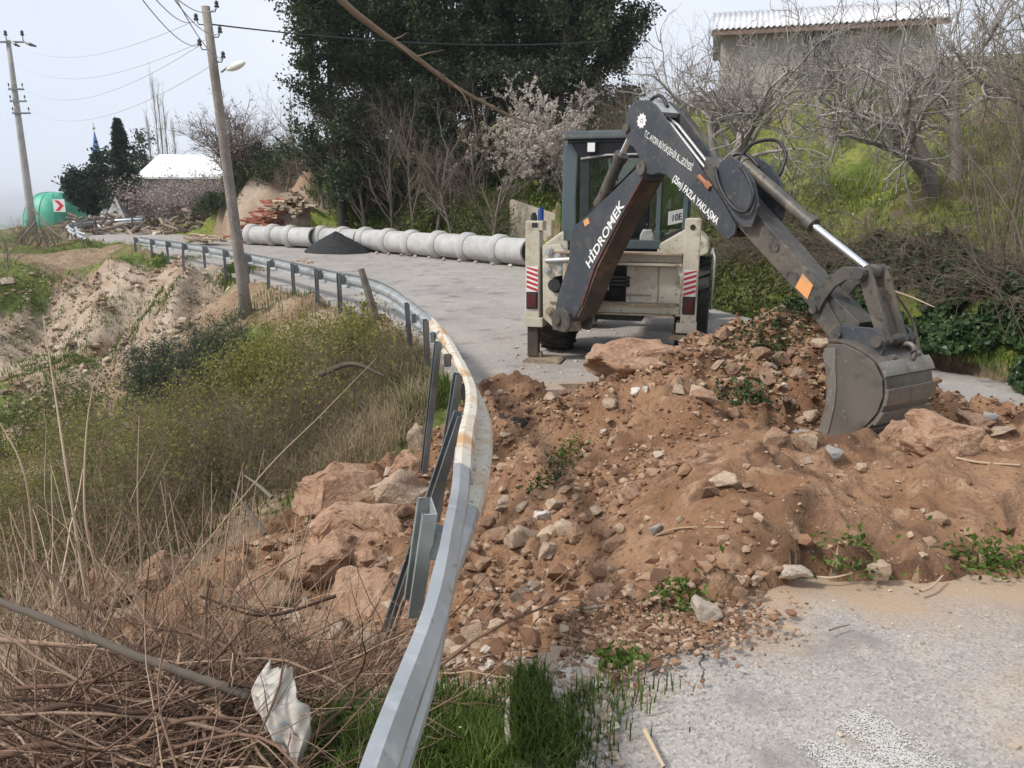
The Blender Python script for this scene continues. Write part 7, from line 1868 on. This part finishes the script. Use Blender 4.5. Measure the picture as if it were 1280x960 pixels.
tree('poplar_tree', q, 'tall thin bare poplar rising behind the white roof', 'tree', (M_barkfig, M_barkfig), (np.stack(T), np.linspace(.12, .03, 10)[None] * np.ones((5, 1))), [dict(n=46, t0=.3, t1=1, length=1.7, ang=.28, K=6, up=.16, wig=.05, rs=.4, minr=.018, m=3), dict(n=3, t0=.2, t1=1, length=.6, ang=.35, K=4, up=.1, wig=.08, rs=.6, minr=.012, m=3)])
q = at(292, 232, 47); q[2] = h1(q[0], 47); ht = at(285, 122, 47)[2] - q[2]
T = []
for dx, dy in ((-.7, 0), (.1, .3), (.9, .1), (1.3, -.3)):
    z = np.linspace(0, 1, 8); T.append(np.stack([q[0] + dx * z, q[1] + dy * z, q[2] + ht * .5 * z], 1))
tree('bare_tree', q, 'wide bare tree with pinkish buds beyond the wooden pole', 'tree', (M_bark, M_bark), (np.stack(T), np.linspace(.13, .07, 8)[None] * np.ones((4, 1))), [dict(n=12, t0=.3, t1=1, length=ht * .38, ang=.75, K=7, up=.04, wig=.1, rs=.6, minr=.03), dict(n=10, t0=.2, t1=1, length=ht * .2, ang=.7, K=5, up=.03, wig=.14, rs=.6, m=3, minr=.02), dict(n=5, t0=.2, t1=1, length=ht * .09, ang=.7, K=4, up=0, wig=.2, rs=.6, m=3, minr=.011)], dict(n=2600, size=.10, spread=.06, mat=M_bloss2, t0=.2, aspect=.9))
for (u, v, Y, hh, nl_, lab) in [(205, 275, 57, 3.2, 3000, 'blossoming bush left half of the thicket below the white roof'), (245, 272, 56, 3.0, 2600, 'blossoming bush right half of the thicket below the white roof'), (270, 266, 53, 2.6, 1200, 'greyish budding bush beside the wooden pole')]:
    q = at(u, v, Y); q[2] = h1(q[0], Y)
    shrub('blossom_bush', q, lab, 'bush', M_twig, 46, hh, 2.2, dict(n=nl_, size=.12, spread=.09, mat=M_bloss2, aspect=.9), (8, hh * .35), (4, hh * .15), .03, ang0=.8)
for (u, v, Y, hh, n, lab) in [(62, 245, 75, 2.6, 16, 'thin bare shrub above the green shelter'), (15, 300, 36, 1.4, 34, 'dark bare vines at the far left verge'), (50, 300, 38, 1.3, 30, 'dark bare vines around the foot of the concrete pole'), (-10, 320, 28, 1.2, 26, 'bare twigs at the left edge of the verge'), (75, 300, 44, 1.0, 22, 'bare twigs behind the dead branch at the pole')]:
    q = at(u, v, Y); q[2] = h1(q[0], Y)
    shrub('bare_shrub', q, lab, 'shrub', M_bark, n, hh, 2.0, None, (7, hh * .4), (3, hh * .2), .02, ang0=.9, wig=.16)
one_cane([(42, 262, 36), (62, 285, 34), (85, 300, 33), (108, 296, 33)], 'fallen dark branch leaning at the foot of the concrete pole', .06, M_bark)
one_cane([(45, 278, 36), (28, 296, 33), (8, 322, 31)], 'dark stem sloping left from the foot of the concrete pole', .05, M_bark)
# dark low growth on the cut bank by the road and under the grove
for (u, v, Y, hh, sp_, n, lm, lab) in [(278, 268, 46, .7, 2.4, 4500, M_evergreen2, 'dark green bush where the road meets the cut bank'), (300, 240, 50, .7, 2.4, 4000, M_evergreen2, 'dark green bush on the left flank of the cut bank'), (330, 205, 50, 1.1, 3, 5000, M_olive, 'green bush at the top of the cut bank'), (412, 245, 41, .8, 1.6, 2600, M_olive, 'green tuft of bushes on the pale cut'), (480, 265, 38.5, 1.1, 3, 5200, M_evergreen2, 'low dark bush above the heap of asphalt'), (560, 262, 35, 1.1, 3, 5200, M_olive, 'low green bush above the middle of the pipes'), (610, 280, 32, 1.1, 2.2, 3600, M_olive, 'brownish bush beside the concrete box'), (500, 225, 41, 2.4, 5, 9000, M_olive, 'green undergrowth below the left of the grove'), (600, 220, 39, 2.4, 5, 9000, M_olive, 'green undergrowth below the middle of the grove'), (700, 215, 37, 2.4, 5, 9000, M_olive, 'green undergrowth below the right of the grove'), (345, 215, 46.5, 1.3, 2.6, 5000, M_evergreen2, 'dark green growth along the brow of the pale cut'), (318, 235, 47.5, 1.2, 2.6, 5000, M_olive, 'olive growth along the left brow of the pale cut'), (780, 215, 27, 1.6, 3, 4000, M_olive, 'green bush above the cab'), (860, 260, 17.5, 1.0, 2, 3600, M_olive, 'green bush behind the arm of the backhoe')]:
    q = at(u, v, Y); q[2] = h1(q[0], Y)
    shrub('leafy_bush', q, lab, 'bush', M_twig, 40, hh, sp_, dict(n=n, size=.13 if Y > 25 else .07, spread=.14, mat=lm), (8, hh * .4), (4, hh * .2), .015, ang0=.9, up=0)
# ================================================================== haze
b = new_bm(); bm_box(b, (0, 1500, -23), (24000, 30000, 98))
hm = bpy.data.materials.new('haze_air'); hm.use_nodes = True; ht_ = hm.node_tree; ht_.nodes.remove(ht_.nodes['Principled BSDF'])
pv_ = ht_.nodes.new('ShaderNodeVolumePrincipled'); pv_.inputs['Color'].default_value = (.93, .95, 1, 1); pv_.inputs['Density'].default_value = .00038; pv_.inputs['Anisotropy'].default_value = .2
ht_.links.new(pv_.outputs[0], ht_.nodes['Material Output'].inputs['Volume'])
tag(bm_obj('haze', b, hm), kind='stuff')
